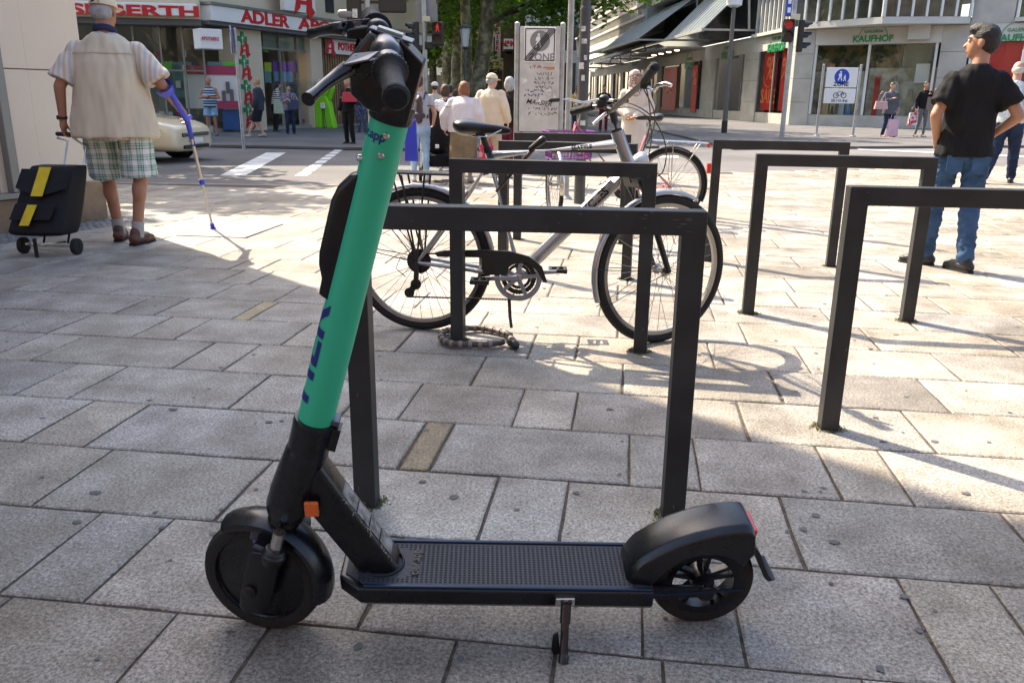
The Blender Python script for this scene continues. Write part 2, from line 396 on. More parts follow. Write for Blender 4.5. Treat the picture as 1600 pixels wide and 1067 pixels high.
for i in range(46):
    for j in range(7):
        p = wa.lerp(wb, i/46)+Vector((.02+j*.075+rg.uniform(-.012, .012), rg.uniform(-.012, .012)-j*.02))
        mb.ell((p.x, p.y, .0), (.036, .03, .012), k=7, j=4)
tag(mb.build('cobble_strip', mat('cobble', (.16, .155, .15), .75, var=.35, vscale=9, bump=.4), smooth=True), kind='structure')
# pavements across the road
def sheet(name, pts, z, m, th=.12):
    mb = MB(); mb.prism([(x, y, z-th) for x, y in pts], (0, 0, th)); return tag(mb.build(name, m), kind='structure')
M_PAVE2 = mat('dark_pavement', (.11, .105, .105), .85, var=.3, vscale=.8, bump=.3, bscale=80)
sheet('far_pavement', [(-40, 23.4), (-8.2, 19.0), (-2.0, 18.3), (3.5, 20.5), (3.5, 90), (-40, 90)], .02, M_PAVE2, .05)
sheet('store_pavement', [(5.2, 20.2), (12.5, 22.5), (40, 27), (60, 60), (14, 120), (5, 120)], .02, M_PAVE2, .05)

# grit, crumbs and cigarette ends caught in the joints and scattered on the slabs near the viewer
rg = random.Random(77); mb = MB(); M_GRIT = mat('grit', (.16, .13, .09), .95, var=.6, vscale=90)
for i in range(2600):
    sl_ = rg.choice(slabs)
    if sl_[2] > 4.5 or abs(sl_[0]) > 2.6: continue
    if rg.random() < .78:
        if rg.random() < .6: u, v = rg.uniform(sl_[0], sl_[1]), sl_[2]+rg.gauss(0, .006)
        else: u, v = sl_[0]+rg.gauss(0, .006), rg.uniform(sl_[2], sl_[3])
        z = -.004
    else: u, v, z = rg.uniform(sl_[0], sl_[1]), rg.uniform(sl_[2], sl_[3]), .0005
    s_ = rg.uniform(.0012, .0034); mb.ell(UV(u, v, z), (s_*rg.uniform(.8, 1.6), s_, s_*.7), Matrix.Rotation(rg.uniform(0, 3), 4, 'Z'), 5, 3)
tag(mb.build('grit', M_GRIT), 'fine brown grit and crumbs lying in the joints of the paving', 'grit', kind='stuff')

# trodden chewing gum: thin dark ragged pats
M_GUM = mat('old_gum', (.105, .10, .098), .8, var=.3, vscale=60)
rg = random.Random(31); mb = MB(); gp = [(243, 801), (440, 658), (420, 660), (270, 640), (253, 825), (400, 765), (1256, 768), (1275, 806), (1282, 769), (1303, 847), (1255, 827), (1230, 831), (1375, 1045), (1436, 985), (660, 753), (709, 777), (968, 742), (972, 690), (953, 640), (1360, 545), (1287, 763), (1416, 620), (345, 575), (530, 572), (720, 1030), (1000, 1060), (1092, 555), (1460, 690), (150, 770), (560, 1010), (1380, 690), (1545, 691), (1318, 585)]
pts_ = [(G(x, y).xy, rg.uniform(.009, .017)) for x, y in gp]
for i in range(230):
    y = rg.uniform(1.3, 8.0)**1.0; x = rg.uniform(-.62, .62)*y*1.05
    pts_.append((Vector((x, y)), rg.choice((.004, .005, .007, .009, .012))))
for c, r in pts_:
    n = 11; e = rg.uniform(.7, 1.4)
    mb.poly([(c.x+r*.85*e*rg.uniform(.75, 1.15)*math.cos(6.283*i/n), c.y+r*.85*rg.uniform(.75, 1.15)*math.sin(6.283*i/n), .0022) for i in range(n)])
tag(mb.build('trodden_gum', M_GUM), 'dark flattened pats of chewing gum trodden onto the paving', 'chewing gum', kind='stuff')
# ================================================================ facade tools
M_SAND = mat('sandstone_cladding', (.70, .60, .47), .7, var=.05, vscale=1.2, bump=.12, bscale=90)
M_PLINTH = mat('plinth_stone', (.24, .165, .10), .75, var=.35, vscale=5, bump=.4, bscale=60)
M_ALU = mat('aluminium_frame', (.22, .22, .205), .4, .4, var=.1, vscale=3)
M_WHITE = mat('white_frame', (.62, .62, .60), .5, var=.06)
M_SIGN = mat('sign_white', (.72, .72, .70), .35, var=.04, vscale=2)
M_REDT = mat('sign_red', (.50, .012, .02), .4)
M_GREENT = mat('sign_green', (.01, .22, .07), .4)
M_DARK = mat('dark_interior', (.02, .02, .022), .8)
M_SOFF = mat('soffit_grey', (.11, .11, .11), .8, var=.1)
def glass_mat(name='shop_glass', tint=(.75, .8, .78), refl=1.0, ior=1.55):
    m = bpy.data.materials.new(name); m.use_nodes = True; nt = m.node_tree; nt.nodes.clear(); L = nt.links.new
    o = node(nt, 'ShaderNodeOutputMaterial'); g = node(nt, 'ShaderNodeBsdfGlossy'); g.inputs['Roughness'].default_value = .01; g.inputs['Color'].default_value = (.9*refl, .9*refl, .9*refl, 1)
    t = node(nt, 'ShaderNodeBsdfTransparent'); t.inputs[0].default_value = (*tint, 1); f = node(nt, 'ShaderNodeFresnel', IOR=ior)
    mx = node(nt, 'ShaderNodeMixShader'); L(f.outputs[0], mx.inputs[0]); L(t.outputs[0], mx.inputs[1]); L(g.outputs[0], mx.inputs[2]); L(mx.outputs[0], o.inputs[0])
    return m
M_GLASS = glass_mat(); M_GLASS2 = glass_mat('clear_shop_glass', (.8, .85, .83), 1.0, 1.14)
class Facade:
    """a vertical wall plane from P0 to P1; u runs along it, n points out of it"""
    def __init__(s, P0, P1, flip=False):
        s.p0 = Vector((P0[0], P0[1], 0)); s.p1 = Vector((P1[0], P1[1], 0)); s.ux = (s.p1-s.p0).normalized(); s.L = (s.p1-s.p0).length
        n = Vector((s.ux.y, -s.ux.x, 0)); s.n = -n if flip else n
    def W(s, u, z, d=0.0): return s.p0 + s.ux*u + s.n*d + Vector((0, 0, z))
    def px(s, x, y, d=0.0):
        p = hit(x, y, s.p0+s.n*d, s.n)-s.p0; return p.dot(s.ux), p.z
    def block(s, mb, u0, u1, z0, z1, d0, d1):
        a = [s.W(u, z, d) for d in (d0, d1) for z in (z0, z1) for u in (u0, u1)]; n = mb.add(a)
        for q in ((0, 2, 3, 1), (4, 5, 7, 6), (0, 1, 5, 4), (2, 6, 7, 3), (0, 4, 6, 2), (1, 3, 7, 5)): mb.face([n+i for i in q])
        return mb
    def B(s, name, u0, u1, z0, z1, d0, d1, m, parent, bevel=0.0): mb = MB(); s.block(mb, u0, u1, z0, z1, d0, d1); return mb.build(name, m, parent, bevel=bevel)
    def M(s, u, z, d=0.0):
        m = Matrix.Identity(4); m.col[0][:3] = s.ux; m.col[1][:3] = -s.n; m.col[2][:3] = (0, 0, 1); m.col[3][:3] = s.W(u, z, d); return m
def footprint(mb, pts, z0, z1): mb.prism([(x, y, z0) for x, y in pts], (0, 0, z1-z0)); return mb
# ================================================================ near corner building on the left
cb = thing('corner_building', 'sandstone clad corner building at the left edge with a shop window behind the shopping trolley', 'building', (-3.77, 7.42, 0))
cbx = lambda v: Vector(v)
def place(o): o.parent = cb; o.matrix_parent_inverse = Matrix.Translation((3.77, -7.42, 0)); return o
F = Facade((-3.72, 7.50), (-3.72-.45*8, 7.50-.89*8))        # u runs towards the camera
F.n = Vector((.89, -.45, 0)).normalized()
ua = F.px(62, 250)[0]; ub = F.px(38, 330)[0]; ug = F.px(12, 250)[0]; zj = F.px(80, 110)[1]; zp = F.px(130, 284)[1]
# core set back behind the cladding; second face leaves the corner
mb = MB(); core = [F.W(.02, 0, -.06).xy, F.W(ug+.05, 0, -.06).xy, F.W(ug+.05, 0, -2.0).xy, F.W(7.5, 0, -2.0).xy, F.W(7.5, 0, -.06).xy, F.W(9.5, 0, -.06).xy, F.W(9.5, 0, -12).xy, (F.W(0, 0, 0)+Vector((-.93, .36, 0))*12).xy]
footprint(mb, core, 0, 4.2); place(mb.build('wall', M_SAND))
mb = MB(); footprint(mb, [F.W(.02, 0, -.04).xy, F.W(9.5, 0, -.04).xy, F.W(9.5, 0, -12).xy, (F.W(0, 0, 0)+Vector((-.93, .36, 0))*12).xy], 4.2, 15); place(mb.build('upper_storeys', M_SAND))
mb = MB()
for z0, z1 in ((zp*.98, zj-.004), (zj+.004, 4.2)):
    F.block(mb, .0, ua-.003, z0, z1, -.06, .0); F.block(mb, ua+.003, ub, z0, z1, -.06, .012)
place(mb.build('cladding', M_SAND, bevel=.004))
mb = MB(); F.block(mb, -.03, ub+.02, -.02, zp, -.1, .05); place(mb.build('plinth', M_PLINTH, bevel=.012))
mb = MB(); F.block(mb, ub+.022, 7.6, -.02, .26, -.1, .03); place(mb.build('window_plinth', M_PLINTH, bevel=.01))
mb = MB(); F.block(mb, ub, 7.5, .265, .31, -.16, .045); o = place(mb.build('window_ledge', M_ALU, bevel=.004))
mb = MB(); F.block(mb, ub+.002, ug, .312, 4.18, -.14, .02); F.block(mb, ug+.001, 7.5, 3.4, 3.5, -.13, .0); F.block(mb, 4.5, 4.56, .312, 3.4, -.13, .0); place(mb.build('window_frame', M_ALU, bevel=.003))
mb = MB(); mb.quad(F.W(ug, .31, -.08), F.W(7.5, .31, -.08), F.W(7.5, 3.4, -.08), F.W(ug, 3.4, -.08)); place(mb.build('shop_window', glass_mat('green_glass', (.55, .75, .66))))
mb = MB(); F.block(mb, ug+.06, 7.4, .3, 3.4, -1.95, -1.9); place(mb.build('window_backdrop', mat('backdrop', (.42, .50, .45), .8, var=.2, vscale=2)))
mb = MB(); F.block(mb, ug+.06, 7.4, .2, .29, -1.9, -.15); place(mb.build('display_floor', M_WHITE))
for k, (u0, z0, z1) in enumerate(((2.6, 4.9, 6.6), (5.2, 4.9, 6.6), (2.6, 8.0, 9.7), (5.2, 8.0, 9.7), (2.6, 11.1, 12.8), (5.2, 11.1, 12.8))):
    mb = MB(); F.block(mb, u0, u0+1.4, z0, z1, -.1, -.02); w_ = place(mb.build('window', M_ALU)); mb = MB(); F.block(mb, u0+.08, u0+1.32, z0+.08, z1-.08, -.02, -.012); g_ = place(mb.build('pane', mat('window_dark', (.03, .035, .04), .06)))
# ================================================================ unseen block added behind the viewer for dark reflections and sky shading
bb = thing('added_facing_block', 'unseen brick block added behind the viewer for dark reflections and plaza shade', 'building', (6, -12, 0))
FB = Facade((34, -16), (-26, -23))
def placeb(o): o.parent = bb; o.matrix_parent_inverse = Matrix.Translation((-6, 12, 0)); return o
mb = MB(); footprint(mb, [FB.W(0, 0).xy, FB.W(FB.L, 0).xy, FB.W(FB.L, 0, 8).xy, FB.W(0, 0, 8).xy], 0, 11)
M_ADDED_BLOCK = mat('added_block_brick_red', (.16, .10, .07), .8, var=.08, vscale=.6)  # wall tone kept dark so black parts mirror less light
placeb(mb.build('wall', M_ADDED_BLOCK)); M_CREAM = mat('cream_render', (.55, .45, .28), .8, var=.08, vscale=.6)
# ================================================================ the e-scooter
M_MINT = mat('mint_paint', (.028, .45, .255), .45, var=.05, vscale=5, bump=.04, bscale=400, coat=.08)
M_BLK = mat('black_plastic', (.005, .005, .006), .34, var=.3, vscale=12, bump=.08, bscale=500, spec=.45)
M_BLKM = mat('black_metal', (.005, .0055, .008), .28, var=.35, vscale=30, bump=.015, bscale=300, spec=.5)
M_RUB = mat('tyre_rubber', (.008, .008, .008), .8, var=.3, vscale=20, bump=.3, bscale=200)
M_GRIP = mat('grip_rubber', (.008, .008, .009), .5, bump=.8, bscale=700, spec=.3)
M_STEEL = mat('bright_steel', (.62, .61, .58), .25, 1.0, var=.15, vscale=40)
M_NAVY = mat('navy_print', (.010, .016, .16), .45)
M_DECK = mat('deck_rubber', (.022, .026, .034), .55, var=.35, vscale=7, bump=.25, bscale=300)
M_DECKA = mat('deck_rail', (.02, .035, .065), .3, .6, var=.1, vscale=9)
M_LEVER = mat('lever_alloy', (.09, .10, .125), .4, .5, var=.1, vscale=20)
M_ORNG = mat('orange_reflector', (.75, .13, .005), .2, bump=.6, bscale=500, coat=.5)
M_RED = mat('red_reflector', (.6, .015, .01), .2, coat=.5)
M_WORN = mat('worn_sticker', (.20, .19, .175), .6, var=.8, vscale=45)
fC, rC = G(415, 968), G(1090, 962); ex = (rC-fC).normalized(); LEAN = R(9)
scooter = thing('electric_scooter', 'parked electric kick scooter with mint green stem and black deck, standing on its kickstand', 'scooter', ((fC+rC)/2))
scooter.rotation_euler = (LEAN, 0, math.atan2(ex.y, ex.x))
V = Vector
S0, S1 = V((-.326, 0, .500)), V((-.1535, 0, 1.078)); SD = (S1-S0).normalized()
def on(z): return S0 + SD*((z-S0.z)/SD.z)
mb = MB()
ax, ay, ad = frame(SD, V((0, 1, 0)))
k = 48; rings = []
for t, r_ in ((0, .0345), (.3, .0345), (.6, .033), (1, .0318)): rings.append(mb.ring(S0.lerp(S1, t), ax, ay, r_, r_, k))
mb.loft(rings, k); stem = mb.build('stem', M_MINT, scooter, smooth=True)
def rad_at(t): return .0345 if t < .3 else .0345-(t-.3)/.7*.0027
def wrap_text(txt, size, t_along, ang, name, m, flip=False, sx=1.0, bold=0.0, rotate=True):
    o = text_mesh(txt, size, m, None, ext=.0, name=name, bold=bold)
    me = o.data; bm = bmesh.new(); bm.from_mesh(me); bmesh.ops.triangulate(bm, faces=bm.faces)
    for _ in range(6):
        es = [e for e in bm.edges if e.calc_length() > .0045]
        if not es: break
        bmesh.ops.subdivide_edges(bm, edges=es, cuts=1, use_grid_fill=False); bmesh.ops.triangulate(bm, faces=bm.faces)
    L = (S1-S0).length
    xd = V((-1, 0, 0)); xd = (xd-SD*xd.dot(SD)).normalized(); yd = V((0, -1, 0))
    for v in bm.verts:
        x, z = v.co.x*sx, v.co.z
        if rotate: s_, c_ = x, z                  # reading up the stem, letter bottoms towards the near side
        else: s_, c_ = z, -x
        a = ang - c_/.034 ; s = t_along*L + s_
        rr = rad_at(s/L)+.0007
        v.co = S0+SD*s+(xd*math.cos(a)+yd*math.sin(a))*rr
    bm.to_mesh(me); bm.free(); o.parent = stem; return o
wrap_text('TIER', .085, .235, R(9), 'lettering', M_NAVY, sx=1.38, bold=.002)
wrap_text('tier.app', .022, .955, R(38), 'lettering', M_NAVY, rotate=False, bold=.0006)
for (px_, py_) in ((602, 211), (596, 240)):
    p = V((-.158, -.0318, 1.056)) if py_ < 220 else V((-.168, -.0322, 1.024))
    mb = MB(); mb.lathe(p, (.1, -1, 0), [(.0062, -.002), (.0062, .0025), (.0045, .0045), (.003, .0045), (.003, .002), (.0002, .002)], 16); mb.build('screw', M_STEEL, stem, smooth=True)
mb = MB(); p = on(1.015)+V((-.032, -.012, 0)); mb.lathe(p, (-1, -.4, 0), [(.006, -.002), (.006, .004), (.004, .006), (.001, .006)], 14); mb.build('screw', M_STEEL, stem, smooth=True)
# battery lock pad on the front of the stem
mb = MB(); prof = [(-.005, 0), (.0, .018), (.03, .019), (.055, .03), (.075, .034), (.175, .034), (.2, .028), (.225, .012), (.232, 0)]
L = (S1-S0).length; front = -V((SD.z, 0, -SD.x)); rings = []
for s, d_ in prof:
    c = on(.758)+SD*(s-.0); w = .017
    rings.append(mb.add([c+front*.026+V((0, -w, 0)), c+front*(.026+d_*.75)+V((0, -w, 0)), c+front*(.030+d_*.95)+V((0, -w*.6, 0)), c+front*(.030+d_*.95)+V((0, w*.6, 0)), c+front*(.026+d_*.75)+V((0, w, 0)), c+front*.026+V((0, w, 0))]))
mb.loft(rings, 6); mb.build('lock_pad', M_BLK, scooter, smooth=True, bevel=.004, seg=3, angle=60)
# collar and head tube
mb = MB(); mb.lathe(S0-SD*.062, SD, [(.0355, 0), (.0405, .003), (.041, .05), (.0415, .066), (.040, .072), (.0352, .0725)], 40)
mb.box(S0-SD*.03+V((.044, -.004, 0)), (.02, .03, .05), Matrix.Rotation(R(17), 4, 'Y')); mb.build('collar', M_BLKM, scooter, smooth=True)
mb = MB(); mb.box(S0-SD*.0+V((.0415, 0, .006)), (.016, .034, .012), Matrix.Rotation(R(17), 4, 'Y')); mb.build('collar_clamp', M_LEVER, scooter, bevel=.002)
HT0, HT1 = V((-.402, 0, .287)), S0-SD*.058
mb = MB(); hd = HT1-HT0; mb.lathe(HT0, hd, [(.030, -.004), (.040, .002), (.0455, .02), (.047, .06), (.0455, hd.length*.6), (.0425, hd.length-.012), (.040, hd.length)], 40); mb.build('head_tube', M_BLKM, scooter, smooth=True)
# down tube (box section)
mb = MB(); D0, D1 = V((-.352, 0, .392)), V((-.212, 0, .150)); dd = (D1-D0).normalized(); dn = V((dd.z, 0, -dd.x))
def sect(c, w, h_, r_):
    pts = []
    for (sx_, sy_) in ((1, 1), (-1, 1), (-1, -1), (1, -1)):
        for a in (0, 30, 60, 90):
            a0 = {(1, 1): 0, (-1, 1): 90, (-1, -1): 180, (1, -1): 270}[(sx_, sy_)]+a
            pts.append(c+V((0, 1, 0))*(sx_*(w-r_)+r_*math.cos(R(a0)))+dn*(sy_*(h_-r_)+r_*math.sin(R(a0))))
    return mb.add(pts)
rings = [sect(D0, .033, .043, .012), sect(D0.lerp(D1, .35), .032, .039, .010), sect(D0.lerp(D1, .85), .032, .038, .010), sect(D1, .034, .039, .012)]
mb.loft(rings, 16); dt = mb.build('down_tube', M_BLKM, scooter, smooth=True)
up_n = -dn if dn.z < 0 else dn
if up_n.x < 0: up_n = -up_n
for i, (t0, t1) in enumerate(((.26, .44), (.45, .60), (.61, .74), (.75, .9))):
    mb = MB(); a, b = D0.lerp(D1, t0)+up_n*.0400, D0.lerp(D1, t1)+up_n*.0396
    mb.quad(a+V((0, -.021, 0)), a+V((0, .02, 0)), b+V((0, .021, 0)), b+V((0, -.021, 0))); mb.build('sticker', M_WORN, dt)
mb = MB(); mb.box(V((-.338, -.0475, .331)), (.028, .008, .034)); rf_ = mb.build('side_reflector', M_ORNG, scooter, bevel=.003)
mb = MB()
for i in range(60):
    t = rng.uniform(.3, .92); sd = rng.choice((-1, -1, 1)); a = D0.lerp(D1, t)+up_n*(.0385+rng.uniform(0, .002))+V((0, sd*rng.uniform(.022, .031), 0)); b = a+dd*rng.uniform(-.01, .01)+V((0, rng.uniform(-.006, .006), 0))-up_n*rng.uniform(.0, .004)
    mb.bar(a, b, .0012, .0006)
mb.build('scuff_marks', M_WORN, dt)
# front fork
steer = R(-14)
FA = V((-.463, 0, .131)); Lt = FA-HT0
fork = bpy.data.objects.new('front_fork', None)
mb = MB(); mb.lathe(HT0+SD*.0, -SD, [(.030, -.01), (.034, .004), (.034, .016), (.028, .022), (.028, .05), (.031, .055), (.031, .075), (.02, .08)], 28)
mb.box(HT0-SD*.045+V((-.028, -.012, 0)), (.03, .03, .05), Matrix.Rotation(R(17), 4, 'Y')); mb.build('steerer', M_BLKM, scooter, smooth=True)
SR = Matrix.Translation(HT0) @ Matrix.Rotation(steer, 4, SD) @ Matrix.Translation(-HT0)
T = lambda p: SR @ V(p)
mb = MB()
bz = HT0-SD*.062
mb.box(T(bz+V((-.01, 0, -.012))), (.06, .12, .036), (SR.to_3x3() @ Matrix.Rotation(R(17), 3, 'Y')).to_4x4())
cr = mb.build('fork_crown', M_BLKM, scooter, bevel=.008, seg=3)
for sy_ in (-1, 1):
    yy = sy_*.052
    mb = MB(); a, b = bz+V((-.006, yy, .0)), FA+V((-.004, yy, -.058)); rings = []
    for t, w in ((0, .030), (.12, .034), (.3, .035), (.75, .035), (.93, .032), (1, .022)):
        c = a.lerp(b, t); rings.append(mb.add([T(c+V((sx_*w, sy2*.012, 0))) for sx_, sy2 in ((-1, -.6), (-.7, -1), (.7, -1), (1, -.6), (1, .6), (.7, 1), (-.7, 1), (-1, .6))]))
    mb.loft(rings, 8); leg = mb.build('fork_leg', M_BLK, scooter, smooth=True, bevel=.002, angle=30)
    mb = MB(); c = bz+V((.018, sy_*.058, .01)); mb.cyl(T(c), T(c+SD*.045), .0125, .0125, 20); mb.build('shock_tube', M_STEEL, leg, smooth=True)
    mb = MB(); mb.lathe(T(c-SD*.012), SD, [(.021, -.02), (.025, -.012), (.025, .002), (.021, .006), (.023, .010), (.019, .015), (.0128, .016)], 24); mb.build('shock_seal', M_BLK, leg, smooth=True)
    mb = MB(); mb.lathe(T(FA+V((0, sy_*.066, 0))), T(FA+V((0, sy_, 0)))-T(FA), [(.014, -.004), (.014, .004), (.009, .007), (.001, .007)], 20); mb.build('axle_nut', M_BLK, leg, smooth=True)
# brake cable and light at the crown
mb = MB(); c = T(HT0-SD*.055+V((-.042, -.02, .012))); mb.box(c, (.022, .026, .03), Matrix.Rotation(R(17), 4, 'Y')); mb.cyl(c+V((0, -.01, -.01)), c+V((.004, -.012, -.06)), .009, .012, 14); mb.build('cable_block', M_LEVER, scooter, bevel=.003)
def wheel(c, r, w, yaw, name, solid=True):
    q = T if yaw else (lambda p: V(p)); axis = (q(c+V((0, 1, 0)))-q(c))
    root = None
    mb = MB(); rr = w*.5
    prof = [(r-.030, -rr*.9), (r-.018, -rr), (r-.006, -rr*.86), (r-.0015, -rr*.5), (r, 0), (r-.0015, rr*.5), (r-.006, rr*.86), (r-.018, rr), (r-.030, rr*.9)]
    mb.lathe(q(c), axis, prof, 72, close=True)
    wh = mb.build(name, M_RUB, scooter, smooth=True)
    mb = MB()
    if solid: mb.lathe(q(c), axis, [(.001, -rr*.75), (.03, -rr*.78), (.06, -rr*.65), (r-.032, -rr*.62), (r-.028, -rr*.9), (r-.028, rr*.9), (r-.032, rr*.62), (.06, rr*.65), (.03, rr*.78), (.001, rr*.75)], 48)
    else:
        mb.lathe(q(c), axis, [(r-.046, -rr*.8), (r-.027, -rr*.92), (r-.027, rr*.92), (r-.046, rr*.8)], 48, close=True)
        mb.lathe(q(c), axis, [(.001, -rr*.9), (.024, -rr*.9), (.026, -rr*.3), (.026, rr*.3), (.024, rr*.9), (.001, rr*.9)], 24)
        for i in range(5):
            a = 2*math.pi*i/5+.3
            for da in (-.16, .16):
                p0 = q(c)+V((math.cos(a+da*1.6)*.022, 0, math.sin(a+da*1.6)*.022)); p1 = q(c)+V((math.cos(a+da)*(r-.034), 0, math.sin(a+da)*(r-.034))); mb.bar(p0, p1, .009, .016, V((0, 1, 0)))
    mb.build('rim', M_BLKM, wh, smooth=True)
    return wh
fwh = wheel(FA, .131, .058, True, 'front_wheel'); RA = V((.470, 0, .112)); rwh = wheel(RA, .112, .05, False, 'rear_wheel', solid=False)
mb = MB()
for i in range(48):          # tread blocks
    a = 2*math.pi*i/48
    for s_ in (-1, 1):
        pts = []
        for j in range(4):
            aa = a+j*.05; yy = s_*(.005+j*.0065); rr_ = .1312-[0, .0006, .003, .008][j]
            pts.append(T(FA+V((math.cos(aa)*rr_, yy, math.sin(aa)*rr_))))
        mb.tube(pts, .0012, 4)
mb.build('tread', M_BLK, fwh)
def arc_fender(c, r, a0, a1, hw, lip, q, name, m, n=22, th=.004, crown=.012):
    mb = MB(); rings = []
    for i in range(n+1):
        a = R(a0+(a1-a0)*i/n); er = V((math.cos(a), 0, math.sin(a))); pr = []
        prof = [(-hw, -lip), (-hw, 0), (-hw*.6, crown*.7), (0, crown), (hw*.6, crown*.7), (hw, 0), (hw, -lip)]
        outer = [q(c+er*(r+d_)+V((0, y_, 0))) for y_, d_ in prof]; inner = [q(c+er*(r+d_-th)+V((0, y_*(1-th/hw), 0))) for y_, d_ in reversed(prof)]
        rings.append(mb.add(outer+inner))
    mb.loft(rings, 14); return mb.build(name, m, scooter, smooth=True, angle=50)
arc_fender(FA, .139, 120, -14, .037, .013, T, 'front_mudguard', M_BLKM)
# deck
def deck_pts(z, g=0.0):
    x0, x1, w = -.298+g, .352, .078-g
    return [V((x, y, z + (x-(-.235))*(-.028))) for x, y in ((x0, -.038+g*.4), (x0+.045, -w), (x1, -w), (x1, w), (x0+.045, w), (x0, .038-g*.4))]
mb = MB(); n = 6
rings = [mb.add([p+V((.04 if p.x < -.26 else (.02 if p.x < -.2 else 0), -math.copysign(.012, p.y), 0)) for p in deck_pts(.103)]), mb.add(deck_pts(.118, .001)), mb.add(deck_pts(.150)), mb.add(deck_pts(.154, .003))]
mb.loft(rings, 6); deck = mb.build('deck', M_BLKM, scooter, bevel=.004, seg=2)
mb = MB(); a = mb.add(deck_pts(.1545, .012)); b = mb.add(deck_pts(.1572, .013)); mb.loft([a, b], 6)
mat_ = mb.build('footboard_mat', M_DECK, deck)
ddz = lambda x: (x+.235)*(-.028)
mb = MB(); 
for s_ in (-1, 1): mb.bar(V((-.245, s_*.0715, .1575+ddz(-.245))), V((.35, s_*.0715, .1575+ddz(.35))), .009, .006)
mb.build('deck_rail', M_DECKA, deck, bevel=.002)
mb = MB(); rows = 17
for i in range(60):
    x = -.255+i*.0098
    for j in range(rows):
        y = -.0575+j*(.115/(rows-1))
        if x > -.158 and x < -.128 and abs(y) < .04: continue
        if x < -.16 and abs(y) < .045: continue
        if x > .315: continue
        z = .1574+ddz(x); s_ = .0026
        mb.poly([V((x-s_, y-s_*.8, z)), V((x+s_, y-s_*.8, z)), V((x+s_, y+s_*.8, z)), V((x-s_, y+s_*.8, z))])
mb.build('grip_dots', mat('dot_recess', (.006, .006, .007), .9), mat_)
Mx = Matrix.Translation((-.143, 0, .1576)) @ Matrix.Rotation(R(90), 4, 'Z') @ Matrix.Rotation(R(-90), 4, 'X')
text_mesh('tier.app', .026, M_BLK, mat_, Mx, ext=.0008, bold=.0004)
mb = MB(); mb.torus(V((-.212, 0, .158)), V((0, 0, 1)), .043, .003, 32, 8); o = mb.build('neck_gasket', M_BLK, deck, smooth=True); o.scale = (1, 1, 1)
# rear arms, mudguard, lamp
mb = MB()
for s_ in (-1, 1):
    mb.bar(V((.33, s_*.048, .116)), V((.475, s_*.043, .110)), .014, .036, V((0, 0, 1)), .012, .026); mb.lathe(RA+V((0, s_*.05, -.002)), (0, s_, 0), [(.02, -.008), (.02, .003), (.012, .006), (.001, .006)], 20)
mb.build('rear_arm', M_BLKM, scooter, bevel=.004)
mb = MB(); mb.bar(V((.33, -.0795, .132)), V((.545, -.056, .126)), .004, .006); mb.build('rear_trim', M_DECKA, scooter)
prof_top = [(.298, .142), (.303, .168), (.322, .197), (.352, .220), (.392, .245), (.435, .263), (.485, .277), (.528, .282), (.545, .280), (.553, .271)]
prof_bot = [(.330, .120), (.345, .135), (.362, .158), (.385, .185), (.415, .208), (.45, .219), (.485, .218), (.51, .209), (.535, .190), (.556, .222)]
mb = MB(); rings = []
for (a, b) in zip(prof_top, prof_bot):
    t = V((a[0], 0, a[1])); u = V((b[0], 0, b[1])); w = .054; w2 = .060; nrm = (u-t).normalized()
    pr = [t+V((0, -w*.72, 0)), t+V((0, -w, 0))+nrm*.011, u+V((0, -w2, 0)), u+V((0, -w2+.005, 0)), t+V((0, -w+.006, 0))+nrm*.014, t+V((0, -w*.66, 0))+nrm*.006,
          t+V((0, w*.66, 0))+nrm*.006, t+V((0, w-.006, 0))+nrm*.014, u+V((0, w2-.005, 0)), u+V((0, w2, 0)), t+V((0, w, 0))+nrm*.011, t+V((0, w*.72, 0))]
    rings.append(mb.add(pr))
mb.loft(rings, 12); rg_ = mb.build('rear_mudguard', M_BLKM, scooter, smooth=True, bevel=.003, angle=45)
mb = MB(); rings = []
for x, z, w in ((.540, .240, .054), (.560, .212, .050), (.576, .176, .046), (.590, .146, .042), (.600, .133, .040), (.608, .132, .039)):
    rings.append(mb.add([V((x, -w, z)), V((x+.010, -w, z+.004)), V((x+.010, w, z+.004)), V((x, w, z))]))
mb.loft(rings, 4); mb.build('mud_flap', M_BLK, rg_, smooth=True, bevel=.001)
mb = MB(); mb.box(V((.557, 0, .248)), (.010, .07, .028), Matrix.Rotation(R(12), 4, 'Y')); mb.build('tail_lamp', M_RED, rg_, bevel=.003)
# kickstand
mb = MB(); mb.box(V((.168, -.081, .122)), (.040, .012, .020)); kb = mb.build('stand_bracket', M_STEEL, scooter, bevel=.002)
mb = MB()
for dx in (-.006, .010): mb.lathe(V((.168+dx, -.087, .124)), (0, -1, 0), [(.004, 0), (.004, .004), (.002, .005), (.0005, .005)], 12)
mb.build('bolt', M_BLKM, kb)
mb = MB(); a, b = V((.170, -.083, .116)), V((.163, -.147, .030)); mb.cyl(a, a.lerp(b, .36), .011, .011, 18); mb.cyl(a.lerp(b, .33), b, .0085, .0085, 18); mb.lathe(b, b-a, [(.0085, -.01), (.0105, -.004), (.0105, .008), (.004, .010)], 18)
ks = mb.build('kickstand', M_BLKM, scooter, smooth=True)
mb = MB(); c = a.lerp(b, .72)+V((-.017, 0, 0)); mb.prism([c+V((-.007, -.003, .022)), c+V((.004, -.003, .03)), c+V((.010, -.003, -.025)), c+V((-.002, -.003, -.032)), c+V((-.009, -.003, -.018))], (0, .007, 0)); mb.build('stand_tab', M_BLK, ks, bevel=.002)
